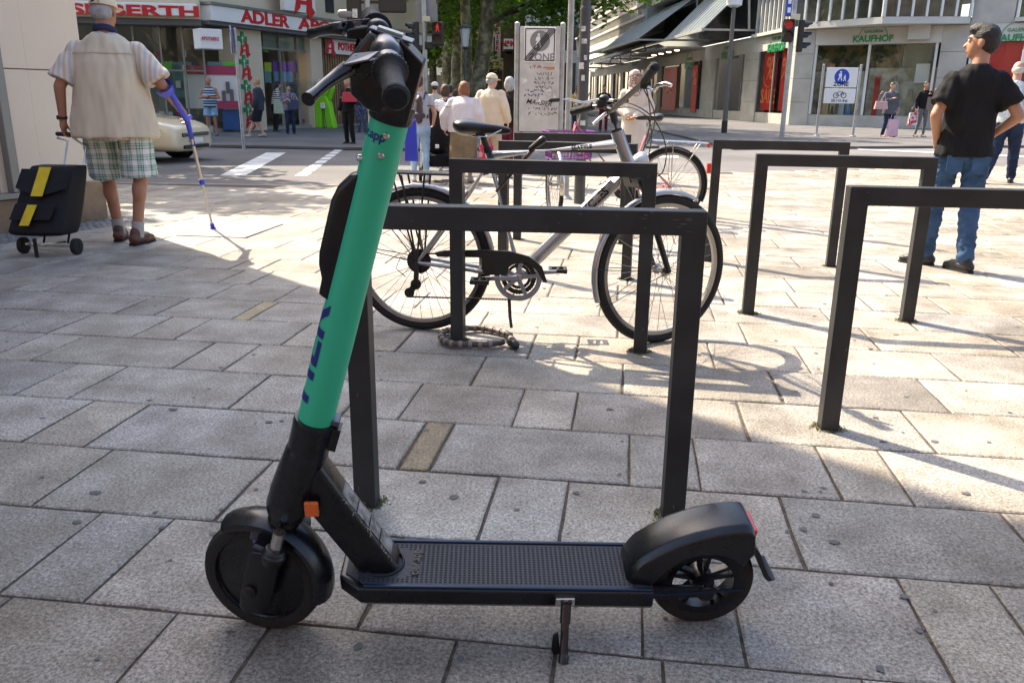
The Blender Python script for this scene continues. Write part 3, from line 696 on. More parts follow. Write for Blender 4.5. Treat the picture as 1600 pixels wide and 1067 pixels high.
# handlebar head
H0 = on(1.055)
mb = MB(); pts = [V((-.190, 0, 1.098)), V((-.124, 0, 1.070)), V((-.104, 0, 1.160)), V((-.124, 0, 1.190)), V((-.175, 0, 1.215)), V((-.212, 0, 1.175)), V((-.212, 0, 1.12))]
rings = []
for y_, sc in ((-.034, .86), (-.030, .97), (-.02, 1), (.02, 1), (.030, .97), (.034, .86)):
    c = V((-.155, 0, 1.12)); rings.append(mb.add([c+(p-c)*sc+V((0, y_, 0)) for p in pts]))
mb.loft(rings, 7); hd_ = mb.build('bar_head', M_BLKM, scooter, smooth=True, bevel=.004, angle=35)
mb = MB(); mb.lathe(on(1.074), SD, [(.033, 0), (.0365, .004), (.037, .024), (.034, .03)], 36); mb.build('stem_cap', M_BLK, scooter, smooth=True)
mb = MB(); mb.prism([V((-.178, -.022, 1.2165)), V((-.112, -.026, 1.196)), V((-.112, .026, 1.196)), V((-.178, .022, 1.2165))], (0.001, 0, .003)); ds = mb.build('display', M_LEVER, hd_, bevel=.001)
mb = MB(); mb.prism([V((-.166, -.014, 1.2166)), V((-.128, -.015, 1.2050)), V((-.128, .015, 1.2050)), V((-.166, .014, 1.2166))], (0.001, 0, .0035)); mb.build('display_glass', mat('display_grey', (.25, .28, .27), .2), ds)
# dark flared plate behind the bar head (phone shelf)
mb = MB(); mb.prism([V((-.13, -.036, 1.205)), V((-.094, -.036, 1.168)), V((-.124, -.033, 1.072)), V((-.138, -.033, 1.078))], (0, .072, 0)); mb.build('dash_plate', M_BLK, hd_, bevel=.003)
BC = V((-.158, 0, 1.192)); BN = V((-.118, -.235, 1.150)); BF = V((-.206, .235, 1.214)); bdir = (BF-BN).normalized()
mb = MB(); mb.tube([BN, BC.lerp(BN, .4), BC, BC.lerp(BF, .4), BF], .0135, 20); bar = mb.build('handlebar', M_BLKM, scooter, smooth=True)
for s_, E in ((-1, BN), (1, BF)):
    d = (BC-E).normalized(); mb = MB()
    mb.lathe(E-d*.010, d, [(.004, 0), (.0145, .001), (.0185, .006), (.0195, .012), (.0180, .018), (.0168, .03), (.0162, .075), (.0178, .095), (.022, .108), (.0265, .113), (.0265, .119), (.0175, .122)], 40)
    mb.build('grip', M_GRIP, bar, smooth=True)
    mb = MB()
    for i in range(26): 
        a = 2*math.pi*i/26; x_, y_, _ = frame(d); c = E+d*.108+(x_*math.cos(a)+y_*math.sin(a))*.0255; mb.box(c, (.003, .003, .003))
    mb.build('dial_marks', M_LEVER, bar)
    # lever clamp, body and lever
    q = E+d*.135; fr = V((-1, 0, .05)); fr = (fr-d*fr.dot(d)).normalized(); dn_ = V((0, 0, -1))
    mb = MB(); mb.lathe(q-d*.012, d, [(.0178, 0), (.021, .002), (.021, .026), (.0178, .028)], 28)
    mb.bar(q+fr*.012, q+fr*.052+V((0, 0, -.004)), .030, .022, V((0, 0, 1)), .022, .016); mb.build('lever_clamp', M_BLKM, bar, smooth=True, bevel=.003)
    mb = MB(); p0 = q+fr*.045+V((0, 0, .004)); p1 = q+fr*.075-d*.02+V((0, 0, -.008)); p2 = q+fr*.096-d*.055+V((0, 0, -.012)); p3 = q+fr*.116-d*.095+V((0, 0, -.016))
    if s_ > 0: p2 = q+fr*.090-d*.055+V((0, 0, -.010)); p3 = q+fr*.108-d*.085+V((0, 0, -.020)); p1 = q+fr*.07-d*.02
    mb.tube([p0, p0.lerp(p1, .5), p1, p1.lerp(p2, .5), p2, p2.lerp(p3, .5), p3, p3+(p3-p2)*.06], [.0125, .0120, .0105, .0092, .0085, .0082, .0098, .0100], 14)
    mb.build('brake_lever', M_BLKM, bar, smooth=True)
    mb = MB(); mb.prism([q+fr*.012+V((0, 0, .018)), q+fr*.05+V((0, 0, .014)), q+fr*.068-d*.022+V((0, 0, .004)), q+fr*.03-d*.022+V((0, 0, .012))], (0, 0, .003)); mb.build('lever_plate', M_LEVER, bar, bevel=.001)
mb = MB(); c = BC.lerp(BN, .25); mb.lathe(c, bdir, [(.016, -.03), (.024, -.02), (.026, 0), (.0255, .03), (.024, .05)], 28); mb.build('throttle_hub', M_BLKM, bar, smooth=True)
mb = MB(); mb.tube([BC.lerp(BN, .5)+V((-.03, 0, -.008)), V((-.205, -.06, 1.165)), V((-.20, -.03, 1.15))], .003, 8); mb.tube([BC.lerp(BF, .5)+V((-.03, 0, -.008)), V((-.215, .05, 1.165)), V((-.20, .02, 1.15))], .003, 8); mb.build('brake_cable', M_BLK, bar, smooth=True)
# ================================================================ bike racks
M_RACK = mat('rack_paint', (.030, .031, .031), .5, var=.3, vscale=6, bump=.1, bscale=200, spec=.3)
M_MOSS = mat('moss', (.10, .09, .03), .95, var=.5, vscale=60, bump=1, bscale=120)
def rack(a, b, label, h_=.838, w=.060, dirt=True):
    a = Vector(a); b = Vector(b); a.z = b.z = 0; L = (b-a).length
    t = thing('bike_rack', label, 'bike rack', (a+b)/2, math.atan2((b-a).y, (b-a).x), 'steel hoop bike racks on the plaza')
    hl = L/2; x0, x1 = -hl, hl; d = .060
    # one mitred frame as a swept rectangle
    out = [(x0-w/2, -.05), (x0-w/2, h_), (x1+w/2, h_), (x1+w/2, -.05), (x1-w/2, -.05), (x1-w/2, h_-w), (x0+w/2, h_-w), (x0+w/2, -.05)]
    mb = MB(); n = 8
    A = mb.add([(x, -d/2, z) for x, z in out]); B = mb.add([(x, d/2, z) for x, z in out])
    for q in ((0, 1, 6, 7), (1, 2, 5, 6), (2, 3, 4, 5)): mb.face([A+i for i in q][::-1]); mb.face([B+i for i in q])
    for i in range(n):
        j = (i+1) % n; mb.face((A+i, A+j, B+j, B+i))
    mb.build('hoop', M_RACK, t, bevel=.003, seg=2)
    for x in (x0, x1):
        mb = MB()
        for i in range(240):
            r_ = .034+abs(rng.gauss(0, .013)); an = rng.uniform(0, 6.28); p = Vector((x+r_*math.cos(an), r_*math.sin(an)*.9, rng.uniform(0, .004)))
            if abs(p.x-x) < .031 and abs(p.y) < .031: continue
            mb.ell(p, (rng.uniform(.0015, .0045), rng.uniform(.0015, .0045), rng.uniform(.001, .0025)), k=5, j=3)
        mb.build('moss_ring', M_MOSS, t)
    return t
rk = [((574, 786), (1050, 806), 'dark grey steel hoop rack standing directly behind the scooter'),
      ((716, 531), (1000, 549), 'dark grey hoop rack beside the silver bicycle, cable lock around its left foot'),
      ((1293, 668), (1740, 690), 'dark grey hoop rack nearest on the right, cut off by the picture edge'),
      ((1168, 489), (1416, 501), 'grey hoop rack in the middle of the three on the right'),
      ((1107, 408), (1297, 416), 'grey hoop rack farthest of the three on the right'),
      ((784, 385), (980, 432), None)]
for k, (a, b, l) in enumerate(rk[:5]):
    t = rack(G(*a), G(*b), l)
    L = (G(*b)-G(*a)).length; mb = MB(); rs = random.Random(40+k)
    for i in range(16 if k == 0 else 5):
        q = rs.random(); x = L/2-abs(rs.gauss(0, .09)) if q < .5 else rs.uniform(-L/2, L/2); z = .838-rs.uniform(.002, .058); w = rs.uniform(.002, .012); h_ = rs.uniform(.0006, .0016)
        mb.prism([Vector((x-w, -.0302, z)), Vector((x, -.0302, z-h_)), Vector((x+w, -.0302, z+h_*.4)), Vector((x+w*.3, -.0302, z+h_))], (0, -.0003, 0))
    for i in range(3): x = rs.choice((-L/2, L/2))+rs.uniform(-.028, .02); z = rs.uniform(.02, .75); h_ = rs.uniform(.002, .012); mb.prism([Vector((x, -.0302, z)), Vector((x+.001, -.0302, z-h_)), Vector((x+.003, -.0302, z)), Vector((x+.0015, -.0302, z+h_))], (0, -.0003, 0))
    mb.build('scratch_marks', mat('bare_scratch', (.10, .10, .10), .6), t)
# ================================================================ bicycles
M_SILV = mat('silver_frame', (.36, .37, .39), .3, .8, var=.05, vscale=8, coat=.3)
M_RIM = mat('alloy_rim', (.30, .30, .29), .35, .8, var=.1, vscale=30)
M_SPOKE = mat('spoke_steel', (.30, .30, .30), .35, .8)
M_SADDLE = mat('saddle_vinyl', (.012, .012, .013), .32, bump=.15, bscale=300)
M_BBLK = mat('bike_black', (.012, .012, .012), .4, var=.2, vscale=20)
M_CLEAR = mat('lamp_lens', (.65, .67, .68), .08, .3, bump=.4, bscale=200)
M_WHT = mat('white_plastic', (.7, .7, .68), .4)
def bike_wheel(parent, hub, axis, r, name, spokes=32, hubw=.03, tyre=.021):
    axis = Vector(axis).normalized(); x_, y_, _ = frame(axis)
    mb = MB(); mb.torus(hub, axis, r-tyre, tyre, 72, 12); t = mb.build(name, M_RUB, parent, smooth=True)
    mb = MB(); mb.lathe(hub, axis, [(r-tyre*2-.014, -.009), (r-tyre*1.8, -.011), (r-tyre*1.8, .011), (r-tyre*2-.014, .009)], 72, close=True); mb.build('rim', M_RIM, t, smooth=True)
    mb = MB()
    for i in range(spokes):
        a = 2*math.pi*i/spokes; s_ = 1 if i % 2 else -1; off = (.35 if (i//2) % 2 else -.35)
        p1 = hub+(x_*math.cos(a)+y_*math.sin(a))*(r-tyre*2-.008); p0 = hub+(x_*math.cos(a+off*2)+y_*math.sin(a+off*2))*.022+axis*(s_*hubw); mb.cyl(p0, p1, .0013, .0013, 5, False)
    mb.build('spokes', M_SPOKE, t)
    mb = MB(); mb.lathe(hub, axis, [(.009, -hubw-.03), (.009, -hubw-.006), (.024, -hubw-.003), (.024, -hubw+.003), (.014, -hubw+.008), (.014, hubw-.008), (.024, hubw-.003), (.024, hubw+.003), (.009, hubw+.006), (.009, hubw+.03)], 24); mb.build('hub', M_RIM, t, smooth=True)
    return t
def bike_fender(parent, hub, axis, r, a0, a1, m, up=Vector((0, 0, 1)), fw=None, w=.020, n=26):
    axis = Vector(axis).normalized(); fw = Vector(fw).normalized(); mb = MB(); rings = []
    for i in range(n+1):
        a = R(a0+(a1-a0)*i/n); er = fw*math.cos(a)+up*math.sin(a); pr = []
        for y_, d_ in ((-w, -.014), (-w*.8, -.003), (0, .003), (w*.8, -.003), (w, -.014)): pr.append(hub+er*(r+d_)+axis*y_)
        for y_, d_ in ((w*.9, -.016), (w*.7, -.006), (0, .0), (-w*.7, -.006), (-w*.9, -.016)): pr.append(hub+er*(r+d_)+axis*y_)
        rings.append(mb.add(pr))
    mb.loft(rings, 10); return mb.build('mudguard', m, parent, smooth=True, angle=70)
bA, bB = G(668, 515), G(1040, 535); be = (bB-bA).normalized(); bn = Vector((-be.y, be.x, 0))
bike = thing('silver_bicycle', 'silver trekking bicycle with black saddle leaning by the hoop rack behind the scooter', 'bicycle', (bA+bB)/2)
IB = Matrix.Translation(-bike.location)
def bp(x, y, off=0.0):
    p = hit(x, y, bA+bn*off, bn); return p-bike.location
rh, fh = bp(657, 401), bp(1033, 423); WR = .345
rh.z = WR; fh.z = WR
bike_wheel(bike, rh, bn, WR, 'rear_wheel')
BB_, ST, SP = bp(812, 430), bp(762, 235), bp(752, 208)
HTt, HTb = bp(964, 206), bp(986, 268)
mb = MB()
mb.tube([bp(768, 243), bp(966, 225)], [.0205, .0235], 18); mb.tube([bp(982, 262), bp(960, 285), bp(826, 415)], [.031, .033, .032], 20)
mb.tube([ST, BB_], .0165, 18); mb.cyl(HTt, HTb, .030, .029, 20); mb.cyl(BB_+bn*.036, BB_-bn*.036, .024, .024, 20)
for s_ in (-1, 1):
    mb.tube([bp(770, 247)+bn*.012*s_, bp(735, 298)+bn*.045*s_, rh+bn*.062*s_], [.009, .0095, .009], 12); mb.tube([BB_+bn*.03*s_, BB_.lerp(rh, .3)+bn*.045*s_, rh+bn*.062*s_], [.011, .011, .009], 12)
frm = mb.build('frame', M_SILV, bike, smooth=True)
def tube_text(txt, a, b, t, size, r, m, side=-1, ang=20, bold=.001, dep=.0):
    d = (b-a).normalized(); n_ = bn*side; up = d.cross(n_)*-1
    if up.z < 0: up = -up
    o = text_mesh(txt, size, m, None, bold=bold, ext=0); bm = bmesh.new(); bm.from_mesh(o.data)
    for v in bm.verts:
        x, z = v.co.x, v.co.z+dep; al = z/r; v.co = a.lerp(b, t)+d*x+(n_*math.cos(al)+up*math.sin(al))*(r+.0008)
    bm.to_mesh(o.data); bm.free(); o.parent = frm
tube_text('SEATTLE', bp(768, 243), bp(966, 225), .72, .024, .0232, M_BBLK)
tube_text('CYCLES', bp(826, 415), bp(960, 285), .76, .052, .033, M_BBLK, bold=.002)
mb = MB()
for x0 in (880, 934): a = bp(x0, 233); 
mb.tube([bp(936, 288)-bn*.027, bp(948, 283)-bn*.0285, bp(958, 286)-bn*.027], .003, 6); mb.tube([bp(930, 296)-bn*.027, bp(944, 292)-bn*.0285, bp(954, 294)-bn*.027], .002, 6); mb.build('frame_stripes', M_BBLK, frm)
# seat post and saddle
mb = MB(); mb.cyl(ST, SP+(SP-ST).normalized()*.02, .0135, .0135, 16); mb.build('seat_post', M_BBLK, bike, smooth=True)
mb = MB(); mb.lathe(ST, (ST-BB_), [(.0195, -.012), (.0205, -.01), (.0205, .01), (.017, .014)], 20); mb.build('seat_clamp', M_BBLK, bike, smooth=True)
def saddle(parent, back, nose, width, m, tilt=0):
    d = (nose-back); L = d.length; d.normalize(); sd = Vector((0, 0, 1)).cross(d).normalized(); up = d.cross(sd)
    mb = MB(); rings = []
    for t, w, z0, z1 in ((0, .35, -.012, .012), (.04, .72, -.035, .024), (.14, .98, -.05, .032), (.28, .92, -.045, .030), (.42, .58, -.035, .024), (.58, .33, -.03, .020), (.75, .24, -.028, .018), (.92, .19, -.026, .012), (1, .1, -.014, .0)):
        c = back+d*(L*t); w_ = w*width/2
        rings.append(mb.add([c+sd*(w_*math.cos(R(a)))+up*((z1 if math.sin(R(a)) > 0 else -z0*1.0)*math.sin(R(a))*(1 if math.sin(R(a)) > 0 else 1)) for a in range(0, 360, 24)]))
    mb.loft(rings, 15); o = mb.build('saddle', m, parent, smooth=True, sub=1, angle=180)
    return o
saddle(bike, bp(709, 196)+Vector((0, 0, .005)), bp(800, 203), .19, M_SADDLE)
mb = MB()
for s_ in (-1, 1): mb.tube([bp(722, 206)+bn*.05*s_, bp(740, 213)+bn*.02*s_, bp(762, 214)+bn*.02*s_, bp(785, 203)+bn*.02*s_], .0035, 8)
mb.build('saddle_rails', M_STEEL, bike, smooth=True)
mb = MB(); mb.box(bp(750, 207), (.04, .05, .03)); mb.build('saddle_clamp', M_BBLK, bike, bevel=.005)
# fork, front wheel turned
STEER = R(36); sa = (HTt-HTb).normalized()
SM = Matrix.Translation(HTb) @ Matrix.Rotation(STEER, 4, sa) @ Matrix.Translation(-HTb)
fh2 = SM @ fh; fax = (SM.to_3x3() @ bn)
fh2.z = WR; fw_ = (SM.to_3x3() @ be); fw_.z = 0; fw_.normalize(); fax = Vector((-fw_.y, fw_.x, 0))
sh = fh-fh2; sh.z = 0; fh2 += sh*1.0
fwB = bike_wheel(bike, fh2, fax, WR, 'front_wheel', hubw=.035)
mb = MB(); cr = HTb-sa*.045
mb.cyl(HTb, cr, .018, .024, 16); mb.bar(cr-fax*.065, cr+fax*.065, .04, .045, sa)
for s_ in (-1, 1): mb.tube([cr+fax*.058*s_, cr.lerp(fh2, .45)+fax*.060*s_, cr.lerp(fh2, .5)+fax*.060*s_, fh2+fax*.062*s_], [.021, .021, .0155, .013], 16)
mb.build('fork', M_BBLK, bike, smooth=True)
bike_fender(bike, fh2, fax, WR+.018, 200, 62, M_SILV, fw=fw_)
bike_fender(bike, rh, bn, WR+.018, 176, -8, M_SILV, fw=be)
mb = MB()
for s_ in (-1, 1):
    for a in (175, 205): e = fh2+(fw_*math.cos(R(a))+Vector((0, 0, math.sin(R(a)))))*(WR+.01); mb.cyl(fh2+fax*.055*s_, e+fax*.024*s_, .002, .002, 6)
    for a in (130, 170): e = rh+(be*math.cos(R(a))+Vector((0, 0, math.sin(R(a)))))*(WR+.01); mb.cyl(rh+bn*.06*s_, e+bn*.024*s_, .0025, .0025, 6)
mb.build('mudguard_stays', M_BBLK, bike)
# rear carrier
mb = MB(); c0, c1 = bp(600, 268), bp(712, 272)
for s_ in (-1, 0, 1): mb.cyl(c0+bn*.055*s_, c1+bn*.05*s_, .006, .006, 8)
for t in (.0, .35, .7, .95): mb.cyl(c0.lerp(c1, t)-bn*.055, c0.lerp(c1, t)+bn*.055, .005, .005, 8)
for s_ in (-1, 1):
    for x in (618, 632, 668): mb.cyl(bp(x, 272)+bn*.055*s_, rh+bn*.07*s_, .005, .005, 8)
mb.cyl(c1, bp(757, 256), .005, .005, 8); mb.build('rear_carrier', M_BBLK, bike, smooth=True)
# drivetrain (near side)
nd = -bn; cc = BB_+nd*.05
def ringplate(mb, c, ax_, r0, r1, th, teeth=0, k=72):
    x_, y_, d = frame(ax_); rr = []
    for i in range(k): rr.append(r1+(.003 if teeth and i % 2 else 0))
    a0 = [mb.add([c+d*o+(x_*math.cos(2*math.pi*i/k)+y_*math.sin(2*math.pi*i/k))*rad for i in range(k) for rad in [(rr[i] if out else r0)]]) for (o, out) in ((-th, 1), (th, 1), (th, 0), (-th, 0))]
    mb.loft(a0, k, False, True)
mb = MB(); ringplate(mb, cc, nd, .088, .108, .002, 1); mb.lathe(cc, nd, [(.095, .004), (.112, .004), (.112, .007), (.095, .007)], 60, close=True)
for i in range(5):
    a = 2*math.pi*i/5+.5; x_, y_, _ = frame(nd); mb.bar(cc+nd*.006, cc+nd*.006+(x_*math.cos(a)+y_*math.sin(a))*.098, .022, .008, nd, .016, .006)
mb.lathe(cc, nd, [(.001, .0), (.02, .0), (.02, .016), (.012, .02), (.001, .02)], 24); cg = mb.build('chainring', M_SILV, bike, smooth=True, angle=35)
mb = MB(); ringplate(mb, cc-nd*.012, nd, .062, .082, .0018, 1); ringplate(mb, cc-nd*.020, nd, .045, .058, .0018, 1); mb.build('inner_chainrings', M_BBLK, cg)
PL = bp(757, 431)+nd*.065; PR = BB_*2-bp(757, 431)-nd*.06
mb = MB(); mb.bar(cc+nd*.018, PL, .026, .014, nd, .020, .012); mb.build('crank', M_SILV, bike, bevel=.004)
mb = MB(); mb.bar(BB_-nd*.05, PR, .024, .014, nd, .018, .012); mb.build('crank', M_SILV, bike, bevel=.004)
for p, s_ in ((PL, 1), (PR, -1)):
    mb = MB(); q = p+nd*.05*s_; 
    for dx in (-.036, .036): mb.box(q+be*dx, (.016, .075, .022))
    mb.cyl(p, p+nd*.09*s_, .010, .008, 12); mb.box(q+nd*.036*s_, (.08, .012, .02)); mb.box(q-nd*.036*s_, (.08, .012, .02)); mb.build('pedal', M_BBLK, bike, bevel=.003)
mb = MB(); pts = [bp(x, y)+nd*.07 for x, y in ((684, 391), (700, 387), (760, 386), (800, 388), (830, 396), (850, 412), (858, 436), (852, 436), (842, 418), (826, 405), (800, 410), (796, 425), (762, 425), (757, 415), (757, 398), (690, 397))]
mb.prism(pts, nd*.008); mb.build('chain_guard', M_BBLK, bike, bevel=.002)
mb = MB(); x_, y_, _ = frame(nd)
sp_ = rh+nd*.045
for k in range(7): ringplate(mb, rh+nd*(.028+k*.004), nd, .02, .058-k*.004, .0012, 1, 48)
mb.build('cassette', M_BBLK, bike)
dr = bp(655, 440)+nd*.06; dr2 = bp(645, 453)+nd*.06
mb = MB(); mb.bar(rh+nd*.065, dr, .022, .018, nd); mb.bar(dr, dr2, .03, .012, nd); mb.lathe(dr, nd, [(.001, -.006), (.026, -.006), (.026, .006), (.001, .006)], 18); mb.lathe(dr2, nd, [(.001, -.006), (.024, -.006), (.024, .006), (.001, .006)], 18); mb.tube([rh+nd*.066, bp(632, 398)+nd*.07, bp(625, 415)+nd*.07, bp(640, 428)+nd*.07], .0025, 6); mb.build('derailleur', M_BBLK, bike, bevel=.002)
mb = MB()
def chain(a, b):
    n = int((b-a).length/.013)
    for i in range(n): p = a.lerp(b, (i+.5)/n); mb.bar(p-(b-a).normalized()*.0055, p+(b-a).normalized()*.0055, .007, .009, nd)
chain(rh+nd*.045+Vector((0, 0, .040)), BB_+nd*.05+Vector((0, 0, .108))); chain(dr2+Vector((0, 0, -.02)), BB_+nd*.05+Vector((0, 0, -.108)))
mb.build('chain', mat('chain_steel', (.05, .045, .04), .4, .7), bike)
mb = MB(); mb.tube([bp(797, 462)+nd*.03, bp(800, 490)+nd*.06, bp(803, 506)+nd*.075], [.008, .008, .007], 10); k_ = mb.build('kickstand', M_BBLK, bike, smooth=True)
# cockpit
mb = MB(); s0 = HTt; s1 = bp(957, 176); mb.cyl(s0, s0+(s1-s0)*.15, .026, .024, 18); mb.tube([s0, s0.lerp(s1, .5), s1], .0165, 16)
L_ = lambda x, y, Y: AT(x, y, Y)-bike.location
hb = [L_(927, 166, 4.12), L_(942, 164, 4.08), L_(956, 174, 4.0), L_(966, 164, 3.9), L_(985, 147, 3.78), L_(1000, 134, 3.66), L_(1006, 127, 3.6)]
mb.tube(hb, .0125, 14); mb.build('handlebar', M_BBLK, bike, smooth=True)
mb = MB(); g0, g1 = hb[0], L_(894, 175, 4.2); d = (g1-g0).normalized(); mb.lathe(g0, d, [(.014, 0), (.019, .003), (.018, .05), (.0195, .1), (.019, (g1-g0).length), (.012, (g1-g0).length+.006)], 20); mb.build('grip', M_GRIP, bike, smooth=True)
mb = MB(); g0, g1 = hb[-1], L_(1023, 104, 3.5); d = (g1-g0).normalized(); mb.lathe(g0, d, [(.014, 0), (.020, .003), (.021, .04), (.0225, .08), (.021, (g1-g0).length), (.013, (g1-g0).length+.006)], 20); mb.build('grip', M_GRIP, bike, smooth=True)
mb = MB(); mb.tube([L_(1012, 136, 3.6), L_(1022, 142, 3.58), L_(1028, 134, 3.55), L_(1040, 131, 3.52), L_(1049, 134, 3.5)], [.008, .009, .009, .0095, .008], 10); mb.build('brake_lever', M_STEEL, bike, smooth=True)
mb = MB(); mb.tube([L_(948, 168, 4.05), L_(946, 178, 4.02), L_(936, 186, 4.0), L_(927, 194, 3.98)], [.008, .009, .008, .006], 10); mb.build('brake_lever', M_STEEL, bike, smooth=True)
mb = MB()
for x, y, Y in ((940, 163, 4.07), (1008, 132, 3.62)): mb.box(L_(x, y, Y), (.045, .04, .04)); 
mb.ell(L_(944, 154, 4.07), (.025, .025, .018)); mb.build('shifter', M_BBLK, bike, bevel=.006)
for pts in (((1010, 138, 3.6), (1014, 160, 3.65), (1016, 190, 3.75), (1008, 225, 3.85), (1000, 250, 3.9)), ((940, 170, 4.05), (975, 160, 3.9), (1010, 175, 3.8), (1030, 200, 3.8), (1041, 235, 3.85), (1036, 268, 3.9), (1022, 278, 3.95)), ((1006, 140, 3.6), (1022, 175, 3.7), (1020, 205, 3.8), (1005, 235, 3.9), (990, 262, 3.95)), ((950, 172, 4.05), (985, 168, 3.85), (1012, 185, 3.75), (1018, 215, 3.8), (1012, 250, 3.9))):
    P = [L_(*q) for q in pts]; Q = []
    for i in range(len(P)-1):
        a, b, c, d = P[max(i-1, 0)], P[i], P[i+1], P[min(i+2, len(P)-1)]
        for k in range(5): t = k/5; Q.append(.5*((2*b)+(c-a)*t+(2*a-5*b+4*c-d)*t*t+(3*b-a-3*c+d)*t**3))
    Q.append(P[-1]); mb = MB(); mb.tube(Q, .0027, 8); mb.build('cable', M_BBLK, bike, smooth=True)
mb = MB(); c = L_(1002, 252, 3.82); mb.lathe(c-fw_*.04, fw_, [(.01, 0), (.03, .01), (.042, .035), (.044, .05), (.03, .062), (.001, .066)], 24); hl_ = mb.build('headlight', M_CLEAR, bike, smooth=True)
mb = MB(); mb.tube([c-fw_*.04, cr+fw_*.02], .006, 8); mb.build('lamp_bracket', M_BBLK, hl_)
# frame pump / umbrella carried on the frame (long dark rod with black handle)
mb = MB(); a, b = bp(845, 222)+nd*.05, bp(778, 298)+nd*.05; mb.cyl(a, b, .009, .006, 12)
pm = mb.build('umbrella_shaft', mat('dark_brown', (.06, .025, .02), .35), bike, smooth=True); mb = MB(); mb.cap(bp(850, 218)+nd*.05, bp(832, 232)+nd*.05, .018, .013); mb.build('umbrella_handle', M_BBLK, pm, smooth=True)
# ---------------------------------------------------------------- cable lock round the rack foot
lk = thing('cable_lock', 'brown segmented cable lock lying in a ring around the foot of a hoop rack', 'bicycle lock', G(745, 528))
mb = MB(); pts = [G(x, y, .02)-lk.location for x, y in ((800, 536), (796, 524), (780, 518), (755, 513), (728, 513), (700, 516), (690, 522), (692, 531), (706, 537), (735, 538), (765, 538), (788, 534))]
Q = []
for i in range(len(pts)-1):
    a, b, c, d = pts[max(i-1, 0)], pts[i], pts[i+1], pts[min(i+2, len(pts)-1)]
    for k in range(8): t = k/8; Q.append(.5*((2*b)+(c-a)*t+(2*a-5*b+4*c-d)*t*t+(3*b-a-3*c+d)*t**3))
mb.tube(Q, .0135, 12); mb.build('cable_sleeve', mat('lock_sleeve', (.07, .055, .045), .6, var=.5, vscale=30), lk, smooth=True)
mb = MB()
for i in range(4, len(Q)-4, 4): mb.cyl(Q[i]-(Q[i+1]-Q[i])*.8, Q[i]+(Q[i+1]-Q[i])*.8, .0165, .0165, 12)
mb.build('segment_rings', mat('lock_rings', (.22, .18, .15), .5), lk, smooth=True)
mb = MB(); mb.cap(Q[0]+Vector((0, 0, .004)), Q[0]+Vector((.015, -.05, .004)), .024, .02); mb.build('lock_head', M_BBLK, lk, smooth=True)
# ---------------------------------------------------------------- second bicycle: pink frame, purple crate
M_PINK = mat('dusty_pink_frame', (.42, .16, .20), .4, var=.1, vscale=8); M_PURP = mat('purple_plastic', (.20, .06, .26), .45)
q0 = G(1042, 347); q1 = Vector((q0.x-1.06, q0.y-.03, 0)); 
b2 = thing('city_bicycle', 'pink city bicycle with purple basket and red tail lamp, parked behind the silver one', 'bicycle', q0); pe = (q1-q0).normalized(); pn = Vector((-pe.y, pe.x, 0))
w_r = .335; rh2 = Vector((0, 0, w_r)); F_ = lambda s, z, o=0.: pe*s+Vector((0, 0, z))+pn*o
bike_wheel(b2, rh2, pn, w_r, 'rear_wheel', 28); bike_fender(b2, rh2, pn, w_r+.018, 205, 20, M_BBLK, fw=pe)
fwd2 = Matrix.Rotation(R(-82), 3, 'Z') @ pe; fa2 = Vector((-fwd2.y, fwd2.x, 0)); fh_2 = F_(1.06, w_r)
bike_wheel(b2, fh_2, fa2, w_r, 'front_wheel', 28); bike_fender(b2, fh_2, fa2, w_r+.018, 190, 40, M_STEEL, fw=fwd2)
mb = MB(); hb_, ht_ = F_(.93, .72), F_(.88, .86)
mb.tube([ht_, F_(.50, .42), F_(.42, .30)], .019, 12); mb.tube([hb_, F_(.48, .33), F_(.42, .29)], .019, 12); mb.tube([F_(.24, .78), F_(.42, .29)], .016, 12); mb.tube([hb_, ht_, F_(.87, .89)], .022, 12)
for s_ in (-1, 1): mb.tube([F_(.3, .62, .012*s_), F_(0, w_r, .06*s_)], .009, 8); mb.tube([F_(.42, .29, .03*s_), F_(0, w_r, .06*s_)], .010, 8)
mb.build('frame', M_PINK, b2, smooth=True)
mb = MB(); 
for s_ in (-1, 1): mb.tube([hb_+Vector((0, 0, -.03))+fa2*.05*s_, fh_2+fa2*.055*s_], .012, 8)
mb.bar(hb_+Vector((0, 0, -.03))-fa2*.06, hb_+Vector((0, 0, -.03))+fa2*.06, .03, .03); mb.build('fork', M_STEEL, b2, smooth=True)
sp2 = F_(.20, .92); mb = MB(); mb.cyl(F_(.24, .78), sp2, .013, .013, 10); mb.build('seat_post', M_STEEL, b2, smooth=True); saddle(b2, sp2+pe*-.11+Vector((0, 0, .03)), sp2+pe*.15+Vector((0, 0, .02)), .20, M_SADDLE)
mb = MB(); stt = F_(.82, 1.06); mb.tube([F_(.87, .86), stt], .013, 10); hN, hF = stt+fa2*.30-fwd2*.16+Vector((0, 0, .02)), stt-fa2*.30-fwd2*.16+Vector((0, 0, .02)); mb.tube([hN, stt+fa2*.14+Vector((0, 0, .03)), stt, stt-fa2*.14+Vector((0, 0, .03)), hF], .012, 12); mb.build('handlebar', M_STEEL, b2, smooth=True)
for h_, o_ in ((hN, fa2), (hF, -fa2)):
    mb = MB(); d = (h_-(stt+o_*.14+Vector((0, 0, .03)))).normalized(); mb.cap(h_-d*.06, h_+d*.06, .018, .018); mb.build('grip', M_GRIP, b2, smooth=True)
    mb = MB(); mb.tube([h_-d*.08+fwd2*.02, h_-d*.03+fwd2*.07, h_+d*.05+fwd2*.09], .007, 8); mb.build('brake_lever', M_WHT, b2, smooth=True)
mb = MB(); 
for s_ in (-1, 0, 1): mb.cyl(F_(-.32, .72, .06*s_), F_(.18, .74, .06*s_), .006, .006, 8)
